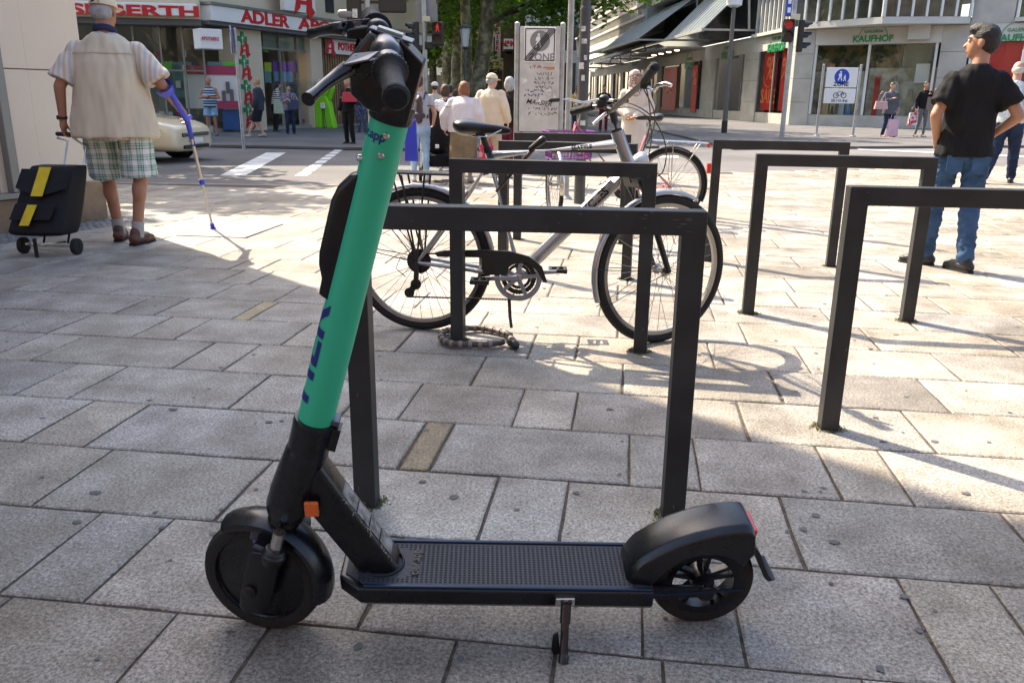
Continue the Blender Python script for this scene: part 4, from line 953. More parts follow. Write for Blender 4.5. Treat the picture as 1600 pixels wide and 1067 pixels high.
for s_ in (-1, 1): mb.cyl(F_(-.25, .72, .06*s_), F_(0, w_r, .07*s_), .005, .005, 8); mb.cyl(F_(.0, .72, .06*s_), F_(0, w_r, .07*s_), .005, .005, 8)
for t in (-.32, -.15, .05): mb.cyl(F_(t, .72, -.06), F_(t, .72, .06), .005, .005, 8)
mb.build('rear_carrier', M_STEEL, b2, smooth=True)
mb = MB(); mb.box(F_(-.335, .70), (.02, .05, .04)); mb.build('carrier_reflector', M_RED, b2, bevel=.004)
mb = MB(); e = rh2+(pe*math.cos(R(160))+Vector((0, 0, math.sin(R(160)))))*(w_r+.045); mb.box(e+Vector((0, 0, .03)), (.04, .05, .09)); mb.build('tail_lamp', M_RED, b2, bevel=.006)
mb = MB(); c = F_(.42, .29); mb.lathe(c, -pn, [(.001, -.02), (.03, -.02), (.03, .03), (.085, .034), (.088, .038), (.001, .04)], 28); mb.bar(c-pn*.05, c-pn*.06+Vector((.1, 0, -.12)), .02, .012, pn); mb.bar(c+pn*.05, c+pn*.06+Vector((-.1, 0, .12)), .02, .012, pn); mb.box(c-pn*.1+Vector((.1, 0, -.12)), (.09, .07, .02)); mb.box(c+pn*.1+Vector((-.1, 0, .12)), (.09, .07, .02)); mb.build('crankset', M_BBLK, b2)
# basket
bc = stt+fwd2*.10+Vector((-.10, 0, -.37)); X_, Y_ = fa2, fwd2; mb = MB()
def bpnt(a, b, z): w = .86+.14*(z/.24); return bc+X_*(a*.21*w)+Y_*(b*.16*w)+Vector((0, 0, z-.12))
for z in (0, .06, .12, .18, .24):
    c4 = [bpnt(a, b, z) for a, b in ((-1, -1), (1, -1), (1, 1), (-1, 1))]
    for i in range(4): mb.bar(c4[i], c4[(i+1) % 4], .007 if z < .24 else .014, .010)
for i in range(13):
    t = -1+2*i/12
    for b in (-1, 1): mb.bar(bpnt(t, b, 0), bpnt(t, b, .24), .006, .004); mb.bar(bpnt(b, t, 0), bpnt(b, t, .24), .006, .004)
    mb.bar(bpnt(t, -1, 0), bpnt(t, 1, 0), .006, .004)
mb.build('basket', M_PURP, b2)
rack(G(786, 424), G(978, 436), 'grey hoop rack behind the front wheel of the silver bicycle'); rack(G(808, 374), G(972, 381), 'farthest hoop rack, hidden behind both bicycles under the white sign panel')
# ================================================================ pharmacy building
A0 = Vector((-22.0, 22.95)); AC = Vector((-8.85, 25.07)); dB = (Vector((-4.75, 34.6))-AC).normalized()
ph = thing('pharmacy_building', 'beige commercial building with a chemist shop under white signs on its ground floor', 'building', (AC.x, AC.y, 0))
def mk_place(root):
    T = Matrix.Translation(-root.location)
    def f(o, par=None): o.parent = par or root; o.matrix_parent_inverse = T if par is None else Matrix.Identity(4); return o
    return f
pp = mk_place(ph)
FA_ = Facade(A0, AC); FBb = Facade(AC, AC+dB*13)
M_BEIGE = mat('beige_render', (.55, .48, .36), .8, var=.07, vscale=.8)
M_SHELF = mat('shelf_grey', (.10, .13, .14), .6)
w_ = lambda F_, x0, y0, x1, y1: (F_.px(x0, (y0+y1)/2)[0], F_.px(x1, (y0+y1)/2)[0], F_.px((x0+x1)/2, y1)[1], F_.px((x0+x1)/2, y0)[1])
zt = FA_.px(250, 33)[1]; zf = FA_.px(250, 4)[1]
mb = MB(); q2 = (FBb.W(13, 0)).xy
footprint(mb, [A0, AC, q2, FBb.W(13, 0, -10).xy, A0+Vector((-2, 14))], zf-.05, 15.5); pp(mb.build('upper_storeys', M_BEIGE))
mb = MB(); footprint(mb, [FA_.W(0, 0, -5).xy, FA_.W(FA_.L-2.6, 0, -5).xy, FBb.W(2.2, 0, -4).xy, FBb.W(13, 0, -4).xy, FBb.W(13, 0, -10).xy, A0+Vector((-2, 14))], 0, zf-.06); pp(mb.build('back_wall', mat('shop_back_wall', (.30, .32, .31), .8)))
mb = MB(); footprint(mb, [A0, AC, q2, FBb.W(13, 0, -5).xy, FA_.W(FA_.L-1, 0, -6).xy, FA_.W(0, 0, -6).xy], zf-.20, zf-.06); pp(mb.build('ceiling', mat('shop_ceiling', (.25, .25, .24), .8)))
mb = MB(); footprint(mb, [A0, AC, q2, FBb.W(13, 0, -5).xy, FA_.W(FA_.L-1, 0, -6).xy, FA_.W(0, 0, -6).xy], .0, .12); pp(mb.build('shop_floor', mat('shop_floor_tile', (.22, .22, .21), .5)))
# fascia over facade A and its sign
FA_f = lambda *a, **k: FA_.block(*a, **k)
mb = MB(); FA_.block(mb, 0, FA_.L+.02, zt+.02, zf+.1, .0, .55); pp(mb.build('fascia', M_BEIGE))
mb = MB(); FA_.block(mb, 0, FA_.L+.02, zt-.14, zt+.015, -.1, .50); pp(mb.build('soffit', M_SOFF))
u0, u1, z0, z1 = w_(FA_, 105, 8, 315, 27); mb = MB(); FA_.block(mb, u0, u1, z0, z1, .56, .72); sg = pp(mb.build('shop_sign', M_SIGN, bevel=.02))
tx = text_mesh('SEIBERTH', .37, M_REDT, None, FA_.M(*FA_.px(212, 17.5, .72), .725), ext=.012, bold=.014, sx=2.15, space=1.0); tx.parent = sg
def sub(par, o): o.parent = par; return o
# pillars and plinth of A
for x0, x1 in ((60, 125), (333, 333)):
    if x0 == x1: continue
    u0, u1, z0, z1 = w_(FA_, x0, 35, x1, 205); mb = MB(); FA_.block(mb, u0, u1, 0, zt, -.3, .06); pl = pp(mb.build('pillar', M_BEIGE))
uw0 = FA_.px(125, 120)[0]; uw1 = FA_.L-.08
zb = FA_.px(250, 204)[1]
mb = MB(); FA_.block(mb, uw0-.0, uw1+.08, -.05, max(.2, zb), -.25, .05); pp(mb.build('plinth', mat('pale_plinth', (.33, .31, .27), .8, var=.1)))
mb = MB()
for t in (0, .22, .45, .66, .84, 1): u = uw0+(uw1-uw0)*t; FA_.block(mb, u-.025, u+.025, .2, zt-.14, -.06, .0)
FA_.block(mb, uw0+.026, uw1-.026, zt*.56, zt*.56+.04, -.05, -.01)
pp(mb.build('window_frame', M_ALU)); mb = MB(); mb.quad(FA_.W(uw0, .2, -.03), FA_.W(uw1, .2, -.03), FA_.W(uw1, zt-.12, -.03), FA_.W(uw0, zt-.12, -.03)); pp(mb.build('shop_window', M_GLASS))
def cross(par, F_, px, py, s, d, m, placef, subf):
    u, z = F_.px(px, py, d); mb = MB(); F_.block(mb, u-s*.5, u+s*.5, z-s*.17, z+s*.17, d, d+.02); F_.block(mb, u-s*.17, u+s*.17, z+s*.1701, z+s*.5, d, d+.02); F_.block(mb, u-s*.17, u+s*.17, z-s*.5, z-s*.1701, d, d+.02)
    o = placef(mb.build('cross_emblem', m)); mb = MB(); F_.block(mb, u-s*.03, u+s*.03, z-s*.36, z+s*.2, d+.021, d+.026); F_.block(mb, u-s*.16, u+s*.16, z+s*.02, z+s*.07, d+.0265, d+.03); F_.block(mb, u-s*.12, u+s*.12, z-s*.4, z-s*.36, d+.0265, d+.03); subf(o, mb.build('chalice', M_SIGN))
    return o
def apo_a(F_, px, py, s, d, m, placef, name='letter_emblem'):        # gothic letter A of the chemists
    u, z = F_.px(px, py, d); mb = MB()
    P = lambda *q: [F_.W(u+a*s, z+b*s, d) for a, b in q]; o_ = F_.n*.02
    mb.prism(P((-.15, .5), (.25, .5), (.12, .28), (-.18, .1), (-.2, -.2), (-.5, -.42), (-.38, -.05), (-.36, .2)), o_)
    mb.prism(P((.12, .44), (.36, .3), (.36, -.15), (.5, -.28), (.2, -.5), (.08, -.3), (.12, -.1)), o_)
    mb.prism(P((-.2, .0), (.12, .0), (.12, -.1), (-.2, -.1)), F_.n*.024)
    return placef(mb.build(name, m))
cross(None, FA_, 110, 61, .42, .07, M_GREENT, pp, sub)
mb = MB(); u, z = FA_.px(102, 85, .07); mb.prism([FA_.W(u+a, z+b, .07) for a, b in ((-.12, .38), (.05, .38), (.03, -.05), (.2, -.22), (.02, -.38), (-.12, -.2))], FA_.n*.02); pp(mb.build('letter_emblem', M_REDT))
# things in the windows of A
def item(F_, name, x0, y0, x1, y1, d, m, placef, th=.05):
    a = F_.px(x0, (y0+y1)/2, d); b = F_.px(x1, (y0+y1)/2, d); c = F_.px((x0+x1)/2, y0, d); e = F_.px((x0+x1)/2, y1, d)
    mb = MB(); F_.block(mb, a[0], b[0], e[1], c[1], d-th, d); return placef(mb.build(name, m))
C_ = lambda n, r, g, b, **k: mat(n, (r, g, b), k.pop('rough', .5), **k)
item(FA_, 'poster', 288, 103, 372, 170, -.15, C_('poster_white', .62, .60, .58), pp)
item(FA_, 'poster', 288, 103, 372, 117, -.12, C_('poster_berry', .33, .03, .09), pp)
o = item(FA_, 'poster', 330, 158, 372, 170, -.12, C_('poster_berry', .33, .03, .09), pp)
item(FA_, 'poster', 252, 97, 268, 108, -.3, C_('poster_green', .06, .45, .03), pp); item(FA_, 'poster', 349, 97, 372, 103, -.3, C_('poster_green', .06, .45, .03), pp); item(FA_, 'poster', 324, 97, 346, 103, -.3, C_('poster_teal', .10, .22, .24), pp)
item(FA_, 'display_panel', 270, 97, 302, 153, -.4, C_('poster_teal', .10, .22, .24), pp); item(FA_, 'display_panel', 250, 109, 267, 150, -.45, C_('panel_dark', .05, .09, .11), pp)
item(FA_, 'blue_crate', 348, 172, 372, 203, -.25, C_('crate_blue', .015, .07, .22), pp, .5)
for figx, figy in ((356, 128), (350, 142), (362, 140)):
    o = item(FA_, 'poster_figure', figx-3, figy, figx+3, figy+18, -.10, C_('figure_grey', .10, .09, .12), pp, .01)
rg = random.Random(21)
cols = [(.55, .55, .52), (.12, .30, .30), (.5, .42, .06), (.35, .04, .08), (.5, .5, .55), (.04, .12, .3), (.6, .58, .5)]
MC = [mat('package_%s' % c, q, .5) for c, q in zip(('white', 'teal', 'yellow', 'berry', 'pale', 'blue', 'ivory'), cols)]
mb = MB()
for k in range(4):
    z = .75+k*.48; FA_.block(mb, uw0+.2, uw1-1.9, z, z+.03, -.75, -.3)
pp(mb.build('shelf', M_SHELF))
pk = [MB() for _ in MC]
for k in range(5):
    z = .28+k*.48+(.0 if k == 0 else .03)
    u = uw0+.3
    while u < uw1-2.0:
        w = rg.uniform(.06, .22); h_ = rg.uniform(.1, .36)
        if rg.random() < .75: FA_.block(pk[rg.randrange(len(MC))], u, u+w, z, z+h_, -.6, -.6+rg.uniform(.1, .25))
        u += w+rg.uniform(.02, .14)
for q, m_ in zip(pk, MC):
    if q.v: o = pp(q.build('shelf_goods', m_)); o['kind'] = 'stuff'
for i in range(34):
    x = rg.uniform(128, 292); y = rg.choice((92, 118, 140, 162, 184, 198))+rg.uniform(-3, 3); w = rg.uniform(3, 11); h_ = rg.uniform(5, 12)
    item(FA_, 'display_card', x, y-h_, x+w, y, -.2-rg.random()*.25, rg.choice(MC), pp, .02)
# sign box hanging between A and B
mb = MB(); a = AT(325, 62, 24.0); mb.box(a, (.62, .5, .52), Matrix.Rotation(R(40), 4, 'Z')); hs = pp(mb.build('hanging_sign', M_SIGN, bevel=.02))
tt = text_mesh('APOTHEKE', .12, M_REDT, None, Matrix.Translation(a+Vector((.165, -.20, 0))) @ Matrix.Rotation(R(40), 4, 'Z') @ Matrix.Translation((-.05, -.055, 0)), ext=.004, bold=.004, sx=.8); sub(hs, tt)
# ---- facade B
# long white sign
sz = [FBb.px(335, 33, .5)[1], FBb.px(335, 9, .5)[1]]
mb = MB(); FBb.block(mb, -.25, 12.5, sz[0], sz[1], .0, .55); sg = pp(mb.build('shop_sign', M_SIGN, bevel=.015))
mb = MB(); FBb.block(mb, -.3, 12.6, sz[0]-.10, sz[0]-.005, -.1, .45); pp(mb.build('soffit', M_SOFF))
mb = MB(); FBb.block(mb, -.3, 12.6, sz[1]+.005, sz[1]+.08, -.1, .60); pp(mb.build('sign_cap', M_ALU))
zc = (sz[0]+sz[1])/2; ul, ur = FBb.px(377, 30, .55)[0], FBb.px(452, 34, .55)[0]
t_ = text_mesh('ADLER', .56, M_REDT, None, FBb.M((ul+ur)/2, zc, .56), ext=.012, bold=.018); wdt = max(v.co.x for v in t_.data.vertices)
def fit_text(txt, F_, x0, x1, ymid, d, hgt, m, par, bold=.015, z=None):
    a = F_.px(x0, ymid, d)[0]; b = F_.px(x1, ymid, d)[0]
    o = text_mesh(txt, hgt, m, None, None, ext=.012, bold=bold); w = max(v.co.x for v in o.data.vertices)-min(v.co.x for v in o.data.vertices); zm = z if z is not None else F_.px((x0+x1)/2, ymid, d)[1]
    o.data.transform(F_.M((a+b)/2, zm, d+.012) @ Matrix.Diagonal(((b-a)/w, 1, 1, 1))); o.parent = par; return o
bpy.data.objects.remove(t_)
fit_text('ADLER', FBb, 376, 451, 31, .55, .46, M_REDT, sg, z=zc); fit_text('APOTHEKE', FBb, 466, 585, 42, .55, .46, M_REDT, sg, z=zc)
mb = MB(); u0, u1 = FBb.px(448, 10, .7)[0], FBb.px(496, 10, .7)[0]; FBb.block(mb, u0, u1, sz[1]+.15, sz[1]+1.9, .45, .62); bs = pp(mb.build('emblem_sign', M_SIGN)); uu = (u0+u1)/2
o = apo_a(FBb, 475, 2, 1.1, .63, M_REDT, pp)
# pillars
def bpx(x0, x1, z0, z1, d0, d1, m, name, bevel=0.0):
    ym = 120; a = FBb.px(x0, ym, d1)[0]; b = FBb.px(x1, ym, d1)[0]; mb = MB(); FBb.block(mb, a, b, z0, z1, d0, d1); return pp(mb.build(name, m, bevel=bevel))
bpx(370, 412, 0, sz[0]-.1, -.5, .12, M_BEIGE, 'pillar'); bpx(487, 505, 0, sz[0]-.1, -.4, .12, M_BEIGE, 'pillar')
for y in (61, 97, 136, 172): cross(None, FBb, 378+(y-60)*.08, y, .40, .13, M_GREENT, pp, sub)
for y in (78, 115, 154, 191): apo_a(FBb, 381+(y-60)*.08, y, .46, .13, M_REDT, pp)
mb = MB(); a = FBb.px(505, 120, 0)[0]; b = FBb.px(640, 120, 0)[0]; FBb.block(mb, a, b, 0, sz[0]-.1, -.3, -.05); wp = pp(mb.build('timber_wall', mat('timber_slats', (.20, .13, .07), .6, var=.4, vscale=3)))
mb = MB()
for i in range(40): u = a+(b-a)*i/40; FBb.block(mb, u, u+.08, .1, sz[0]-.1, -.05, .02)
pp(mb.build('timber_slats', mat('timber_slats', (.20, .13, .07), .6)))
mb = MB(); u0, u1, z0, z1 = w_(FBb, 507, 63, 560, 86); FBb.block(mb, u0, u1, z0, z1, .03, .18); s3 = pp(mb.build('wall_sign', M_SIGN)); apo_a(FBb, 516, 75, .6, .19, M_REDT, pp); fit_text('POTHEKE', FBb, 528, 560, 75, .18, .34, M_REDT, s3)
# glazed shopfront of B
mb = MB(); a = FBb.px(412, 120)[0]; b = FBb.px(487, 120)[0]
for t in (0, .38, .74, 1): u = a+(b-a)*t; FBb.block(mb, u-.03, u+.03, .05, sz[0]-.1, -.12, -.04)
ztr = FBb.px(440, 78)[1]; FBb.block(mb, a+.03, b-.03, ztr-.03, ztr+.04, -.11, -.05); pp(mb.build('window_frame', M_ALU))
mb = MB(); mb.quad(FBb.W(a, .1, -.08), FBb.W(b, .1, -.08), FBb.W(b, sz[0]-.1, -.08), FBb.W(a, sz[0]-.1, -.08)); pp(mb.build('shop_window', M_GLASS2))
bi = lambda n, x0, y0, x1, y1, m, d=-.15, th=.04: item(FBb, n, x0, y0, x1, y1, d, m, pp, th)
bi('transom_blind', 411, 54, 487, 78, C_('blind_grey', .20, .23, .20)); bi('poster', 414, 98, 424, 112, C_('poster_lime', .35, .42, .03)); bi('poster', 414, 112, 424, 130, C_('poster_teal', .10, .22, .24))
bi('poster', 427, 97, 463, 113, C_('poster_purple', .14, .02, .30)); bi('poster', 429, 112, 458, 128, C_('poster_pale_blue', .12, .25, .42)); bi('counter_poster', 428, 128, 460, 165, C_('poster_slate', .08, .13, .2), -.6)
bi('pendant_lamp', 449, 101, 454, 112, mat('lamp_glow', (.8, .5, .15), .5, emit=(1, .55, .15), estr=3), -.3, .1); bi('poster', 470, 165, 482, 192, C_('poster_rose', .5, .30, .32), -.3); bi('poster', 470, 186, 482, 192, C_('poster_berry', .33, .03, .09), -.27)
bi('display_stand', 466, 125, 482, 165, C_('stand_grey', .16, .18, .18), -.6, .3); bi('poster', 414, 78, 420, 82, C_('poster_green', .06, .45, .03), -.2)
# windows above the sign
for (x0, x1) in ((508, 520),):
    u0, u1, z0, z1 = w_(FBb, x0, 0, x1, 22); mb = MB(); FBb.block(mb, u0, u1, z1*.9, z1+3, .0, .05); pp(mb.build('window', mat('window_dark', (.03, .035, .04), .06)))
for i in range(4):
    u = 1.0+i*3.0; 
    for k in range(3):
        z0 = 6.2+k*3.1; mb = MB(); FBb.block(mb, u, u+1.3, z0, z0+1.8, .0, .03); fr_ = pp(mb.build('window', M_WHITE)); mb = MB(); FBb.block(mb, u+.08, u+1.22, z0+.08, z0+1.72, .03, .04); sub(fr_, mb.build('pane', mat('window_dark', (.03, .035, .04), .06)))
        mb = MB(); FA_.block(mb, 1.5+i*3, 2.8+i*3, z0, z0+1.8, .0, .03); fr_ = pp(mb.build('window', M_WHITE)); mb = MB(); FA_.block(mb, 1.58+i*3, 2.72+i*3, z0+.08, z0+1.72, .03, .04); sub(fr_, mb.build('pane', mat('window_dark', (.03, .035, .04), .06)))
# ================================================================ department store
def spot_mat0(name, c1, c2, sc):
    m = bpy.data.materials.new(name); m.use_nodes = True; nt = m.node_tree; L = nt.links.new; b = nt.nodes['Principled BSDF']; b.inputs['Roughness'].default_value = .7; tc = node(nt, 'ShaderNodeTexCoord'); n = node(nt, 'ShaderNodeTexNoise', Scale=float(sc), Detail=6.0); L(tc.outputs['Object'], n.inputs['Vector'])
    r = node(nt, 'ShaderNodeValToRGB'); e = r.color_ramp.elements; e[0].position = .42; e[0].color = (*c1, 1); e[1].position = .58; e[1].color = (*c2, 1); L(n.outputs['Fac'], r.inputs[0]); L(r.outputs[0], b.inputs['Base Color']); return m
K0 = Vector((12.73, 39.18)); K1 = K0 + (Vector((9.0, 100))-K0); K2 = Vector((20.03, 33.9)); K3 = K2+(K2-Vector((17.72, 35.6))).normalized()*25
ks_ = thing('department_store', 'large grey department store with red sale banners in its tall shop windows', 'building', (K0.x, K0.y, 0)); kp = mk_place(ks_)
def ksub(par, o): o.parent = par; return o
F1 = Facade(K0, Vector((K1.x, K1.y))); F1.n = Vector((-1, -.06, 0)).normalized(); F1.n = Vector((-F1.ux.y, F1.ux.x, 0)); 
if F1.n.x > 0: F1.n = -F1.n
F2 = Facade(K0, Vector((17.72, 35.9))); 
if F2.n.y > 0: F2.n = -F2.n
M_KST = mat('store_stone', (.42, .40, .35), .65, var=.16, vscale=1.5, bump=.1, bscale=50)
M_KPAN = mat('store_panel', (.48, .47, .42), .6, var=.08, vscale=1)
M_KDK = mat('dark_cladding', (.07, .075, .08), .5, var=.25, vscale=2)
M_KGRID = mat('white_grid_cladding', (.50, .48, .44), .7, var=.08, vscale=1)
M_SALE = mat('sale_banner_red', (.62, .02, .015), .5, var=.1, vscale=.8)
M_SALET = mat('sale_lettering', (.85, .22, .08), .5)
zs = F2.px(1300, 71)[1]; zfa = F2.px(1300, 46)[1]; zup = zfa+.15
# shell behind the shopfront
mb = MB(); F2e = F2.W(30, 0).xy
footprint(mb, [F1.W(.3, 0, -4).xy, F2.W(30, 0, -4).xy, F2.W(30, 0, -14).xy, F1.W(60, 0, -14).xy, F1.W(60, 0, -4).xy], 0, zup); kp(mb.build('back_wall', mat('store_interior', (.33, .30, .24), .8, var=.3, vscale=.7)))
mb = MB(); footprint(mb, [K0, F2.W(30, 0).xy, F2.W(30, 0, -4).xy, F1.W(.3, 0, -4).xy, F1.W(60, 0, -4).xy, F1.W(60, 0).xy], .0, .5); kp(mb.build('plinth', M_KST))
mb = MB(); footprint(mb, [F1.W(0, 0, -.02).xy, F2.W(30, 0, -.02).xy, F2.W(30, 0, -4).xy, F1.W(60, 0, -4).xy, F1.W(60, 0, -.02).xy], zs+.02, zup); kp(mb.build('lintel', M_KPAN))
mb = MB(); footprint(mb, [F1.W(-.1, 0, .9).xy, F2.W(6.3, 0, .9).xy, F2.W(30, 0, .3).xy, F2.W(30, 0, -12).xy, F1.W(60, 0, -12).xy, F1.W(60, 0, .9).xy], 8.0, 19); kp(mb.build('upper_storeys', M_KDK))
def fpier(F_, x0, x1, ym, name='pier', d1=.06):
    a = F_.px(x0, ym, d1)[0]; b = F_.px(x1, ym, d1)[0]; a, b = min(a, b), max(a, b); mb = MB(); n = 4
    for k in range(n):
        z0 = k*zfa/n; F_.block(mb, a, b, z0+.01, z0+zfa/n, -.5, d1)
    return kp(mb.build(name, M_KST, bevel=.012))
def fglass(F_, a, b, z0, z1, d=-.06, mull=()):
    mb = MB(); mb.quad(F_.W(a, z0, d), F_.W(b, z0, d), F_.W(b, z1, d), F_.W(a, z1, d)); kp(mb.build('shop_window', M_GLASS if F_ is F2 else M_GLASS2))
    mb = MB()
    for u in (a+.05, b-.05)+tuple(mull): F_.block(mb, u-.05, u+.05, z0, z1, d-.04, d+.06)
    kp(mb.build('window_frame', M_WHITE if F_ is F2 else M_ALU))
U = lambda F_, x, y=130, d=0.: F_.px(x, y, d)[0]
# facade 2: big corner window
fpier(F2, 1239, 1268, 120); g0, g1 = U(F2, 1268), U(F2, 1458); fglass(F2, g0, g1, .52, zs, mull=(U(F2, 1352),))
fpier(F2, 1463, 1506, 120); g2, g3 = U(F2, 1508), U(F2, 1680); fglass(F2, g2, g3, .52, zs, mull=(U(F2, 1592),)); fpier(F2, 1682, 1720, 120)
mb = MB(); F2.block(mb, U(F2, 1268), U(F2, 1462), zs+.0, zfa, .0, .08); kp(mb.build('fascia', M_KPAN)); mb = MB(); F2.block(mb, U(F2, 1508), U(F2, 1680), zs, zfa, .0, .08); kp(mb.build('fascia', M_KPAN))
def logo(F_, px, py, s, par=None, d=.09):
    u, z = F_.px(px, py, d); sgn = 1 if F_ is F2 else -1
    mb = MB(); mb.tube([F_.W(u+s*.55*math.cos(R(a)), z-.05*s+s*.55*math.sin(R(a)), d+.01) for a in range(0, 181, 10)], .012, 5)
    o = kp(mb.build('logo_arch', M_GREENT)); Mm = F_.M(u, z-s*.08, d+.01)
    if sgn < 0: Mm.col[0][:3] = -F_.ux
    a = text_mesh('KAUFHOF', s*.34, M_GREENT, None, Mm, ext=.01, bold=.012*s); ksub(o, a)
    Mm = F_.M(u, z+s*.2, d+.01)
    if sgn < 0: Mm.col[0][:3] = -F_.ux
    ksub(o, text_mesh('GALERIA', s*.17, M_GREENT, None, Mm, ext=.01, sx=1.1))
logo(F2, 1364, 58, 1.05); logo(F2, 1590, 56, 1.05)
mb = MB(); u, z = F2.px(1438, 49, .1); F2.block(mb, u-.42, u+.42, z-.34, z+.36, .09, .42); kp(mb.build('wall_unit', M_KPAN, bevel=.02))
# contents of the big window, with reflections painted on the backdrops
itk = lambda F_, n, x0, y0, x1, y1, m, d=-.5, th=.05: item(F_, n, x0, y0, x1, y1, d, m, kp, th)
itk(F2, 'sale_banner', 1512, 66, 1640, 186, M_SALE, -.12)
M_REFL_DARK = spot_mat0('painted_reflection_dark', (.03, .045, .02), (.20, .13, .06), 3.0); M_REFL_PALE = spot_mat0('painted_reflection_pale', (.42, .34, .22), (.62, .58, .50), 2.2)  # blotches stand in for trees and pale fronts reflected in the glass
itk(F2, 'window_backdrop', 1270, 70, 1352, 112, M_REFL_DARK, -.95); itk(F2, 'window_backdrop', 1270, 112, 1352, 186, M_REFL_PALE, -1.0); itk(F2, 'window_backdrop', 1354, 70, 1410, 106, M_REFL_DARK, -.95); itk(F2, 'window_backdrop', 1354, 106, 1460, 186, M_REFL_PALE, -1.0); itk(F2, 'window_backdrop', 1411, 70, 1460, 106, mat('painted_reflection_green', (.16, .19, .13), .7, var=.3, vscale=2), -.95)
for x, y0, y1, c_ in ((1283, 150, 184, (.5, .35, .04)), (1315, 146, 184, (.5, .5, .5)), (1326, 140, 184, (.10, .22, .45)), (1345, 130, 184, (.55, .5, .42)), (1368, 120, 184, (.45, .03, .03)), (1385, 150, 184, (.5, .45, .35)), (1420, 140, 184, (.3, .25, .16)), (1300, 100, 118, (.45, .2, .12))): itk(F2, 'display_item', x-4, y0, x+4, y1, mat('display_item_%d' % x, c_, .6, var=.3, vscale=3), -.7)
itk(F2, 'display_panel', 1280, 120, 1296, 180, C_('panel_tan', .32, .22, .1), -.6); itk(F2, 'display_panel', 1430, 100, 1452, 130, M_SIGN, -.5)
def mannequin(F_, px, top, m1, m2, d=-.8):
    u, zt_ = F_.px(px, top, d); c = F_.W(u, .5, d); mb = MB()
    for s_ in (-1, 1): mb.cap(c+Vector((s_*.1, 0, .05)), c+Vector((s_*.08, 0, .75)), .05, .08)
    mb.cap(c+Vector((0, 0, .8)), c+Vector((0, 0, 1.25)), .15, .17, flat=.7); mb.cap(c+Vector((0, 0, 1.3)), c+Vector((0, 0, 1.45)), .05); mb.ell(c+Vector((0, 0, 1.58)), (.08, .09, .11))
    for s_ in (-1, 1): mb.cap(c+Vector((s_*.18, 0, 1.32)), c+Vector((s_*.25, -.05, .85)), .05, .035)
    o = kp(fuse(mb, 'mannequin', m1, None, .03, 2)); mb = MB(); mb.cap(c+Vector((0, 0, .85)), c+Vector((0, 0, 1.28)), .17, .19, flat=.75); ksub(o, mb.build('mannequin_top', m2))
mannequin(F2, 1296, 120, C_('mannequin_tan', .45, .33, .2), C_('cloth_yellow', .6, .42, .03)); mannequin(F2, 1306, 120, C_('mannequin_tan', .45, .33, .2), C_('cloth_white', .6, .6, .58)); mannequin(F2, 1334, 120, C_('mannequin_tan', .45, .33, .2), C_('cloth_blue', .1, .25, .5)); mannequin(F2, 1400, 120, C_('mannequin_tan', .45, .33, .2), C_('cloth_white', .6, .6, .58))
# upper window band over facade 2: angled bay
mb = MB(); bay = [F2.W(.1, 0, .25).xy, F2.W(3.6, 0, 1.7).xy, F2.W(6.6, 0, .35).xy, F2.W(6.6, 0, -1).xy, F2.W(.1, 0, -1).xy]
footprint(mb, bay, zfa+.02, zfa+.28); kp(mb.build('bay_floor', M_KPAN))
for (p, q) in ((bay[0], bay[1]), (bay[1], bay[2])):
    Fq = Facade(p, q); 
    if Fq.n.y > 0: Fq.n = -Fq.n
    mb = MB(); mb.quad(Fq.W(0, zfa+.28, -.05), Fq.W(Fq.L, zfa+.28, -.05), Fq.W(Fq.L, zfa+2.9, -.05), Fq.W(0, zfa+2.9, -.05)); kp(mb.build('bay_window', M_GLASS))
    mb = MB(); n = 6
    for i in range(n+1): u = Fq.L*i/n; Fq.block(mb, u-.045, u+.045, zfa+.28, zfa+2.9, -.1, .03)
    kp(mb.build('window_frame', M_WHITE))
    mb = MB(); Fq.block(mb, .1, Fq.L-.1, zfa+.3, zfa+2.9, -.9, -.85); kp(mb.build('curtain', C_('curtain', .30, .27, .2, var=.4, vscale=2)))
mb = MB(); footprint(mb, bay, zfa+2.92, 8.0); kp(mb.build('bay_wall', M_KPAN))
mb = MB(); F2.block(mb, 6.62, 8.1, zfa+.02, 8, -1, .0); kp(mb.build('upper_pier', M_KST))
mb = MB(); F2.block(mb, 8.15, 26, zfa+.05, zfa+.2, -.3, .25); F2.block(mb, 8.15, 26, zfa+2.9, 8, -1, .1); kp(mb.build('upper_band', M_KPAN))
mb = MB(); mb.quad(F2.W(8.12, zfa+.2, -.05), F2.W(26, zfa+.2, -.05), F2.W(26, zfa+2.9, -.05), F2.W(8.12, zfa+2.9, -.05)); kp(mb.build('upper_window', M_GLASS))
mb = MB()
for i in range(14): u = 8.2+i*1.1; F2.block(mb, u-.04, u+.04, zfa+.2, zfa+2.9, -.1, .04)
kp(mb.build('window_frame', M_WHITE)); mb = MB(); F2.block(mb, 8.2, 26, zfa+.2, zfa+2.9, -.9, -.85); kp(mb.build('curtain', C_('curtain', .30, .27, .2)))
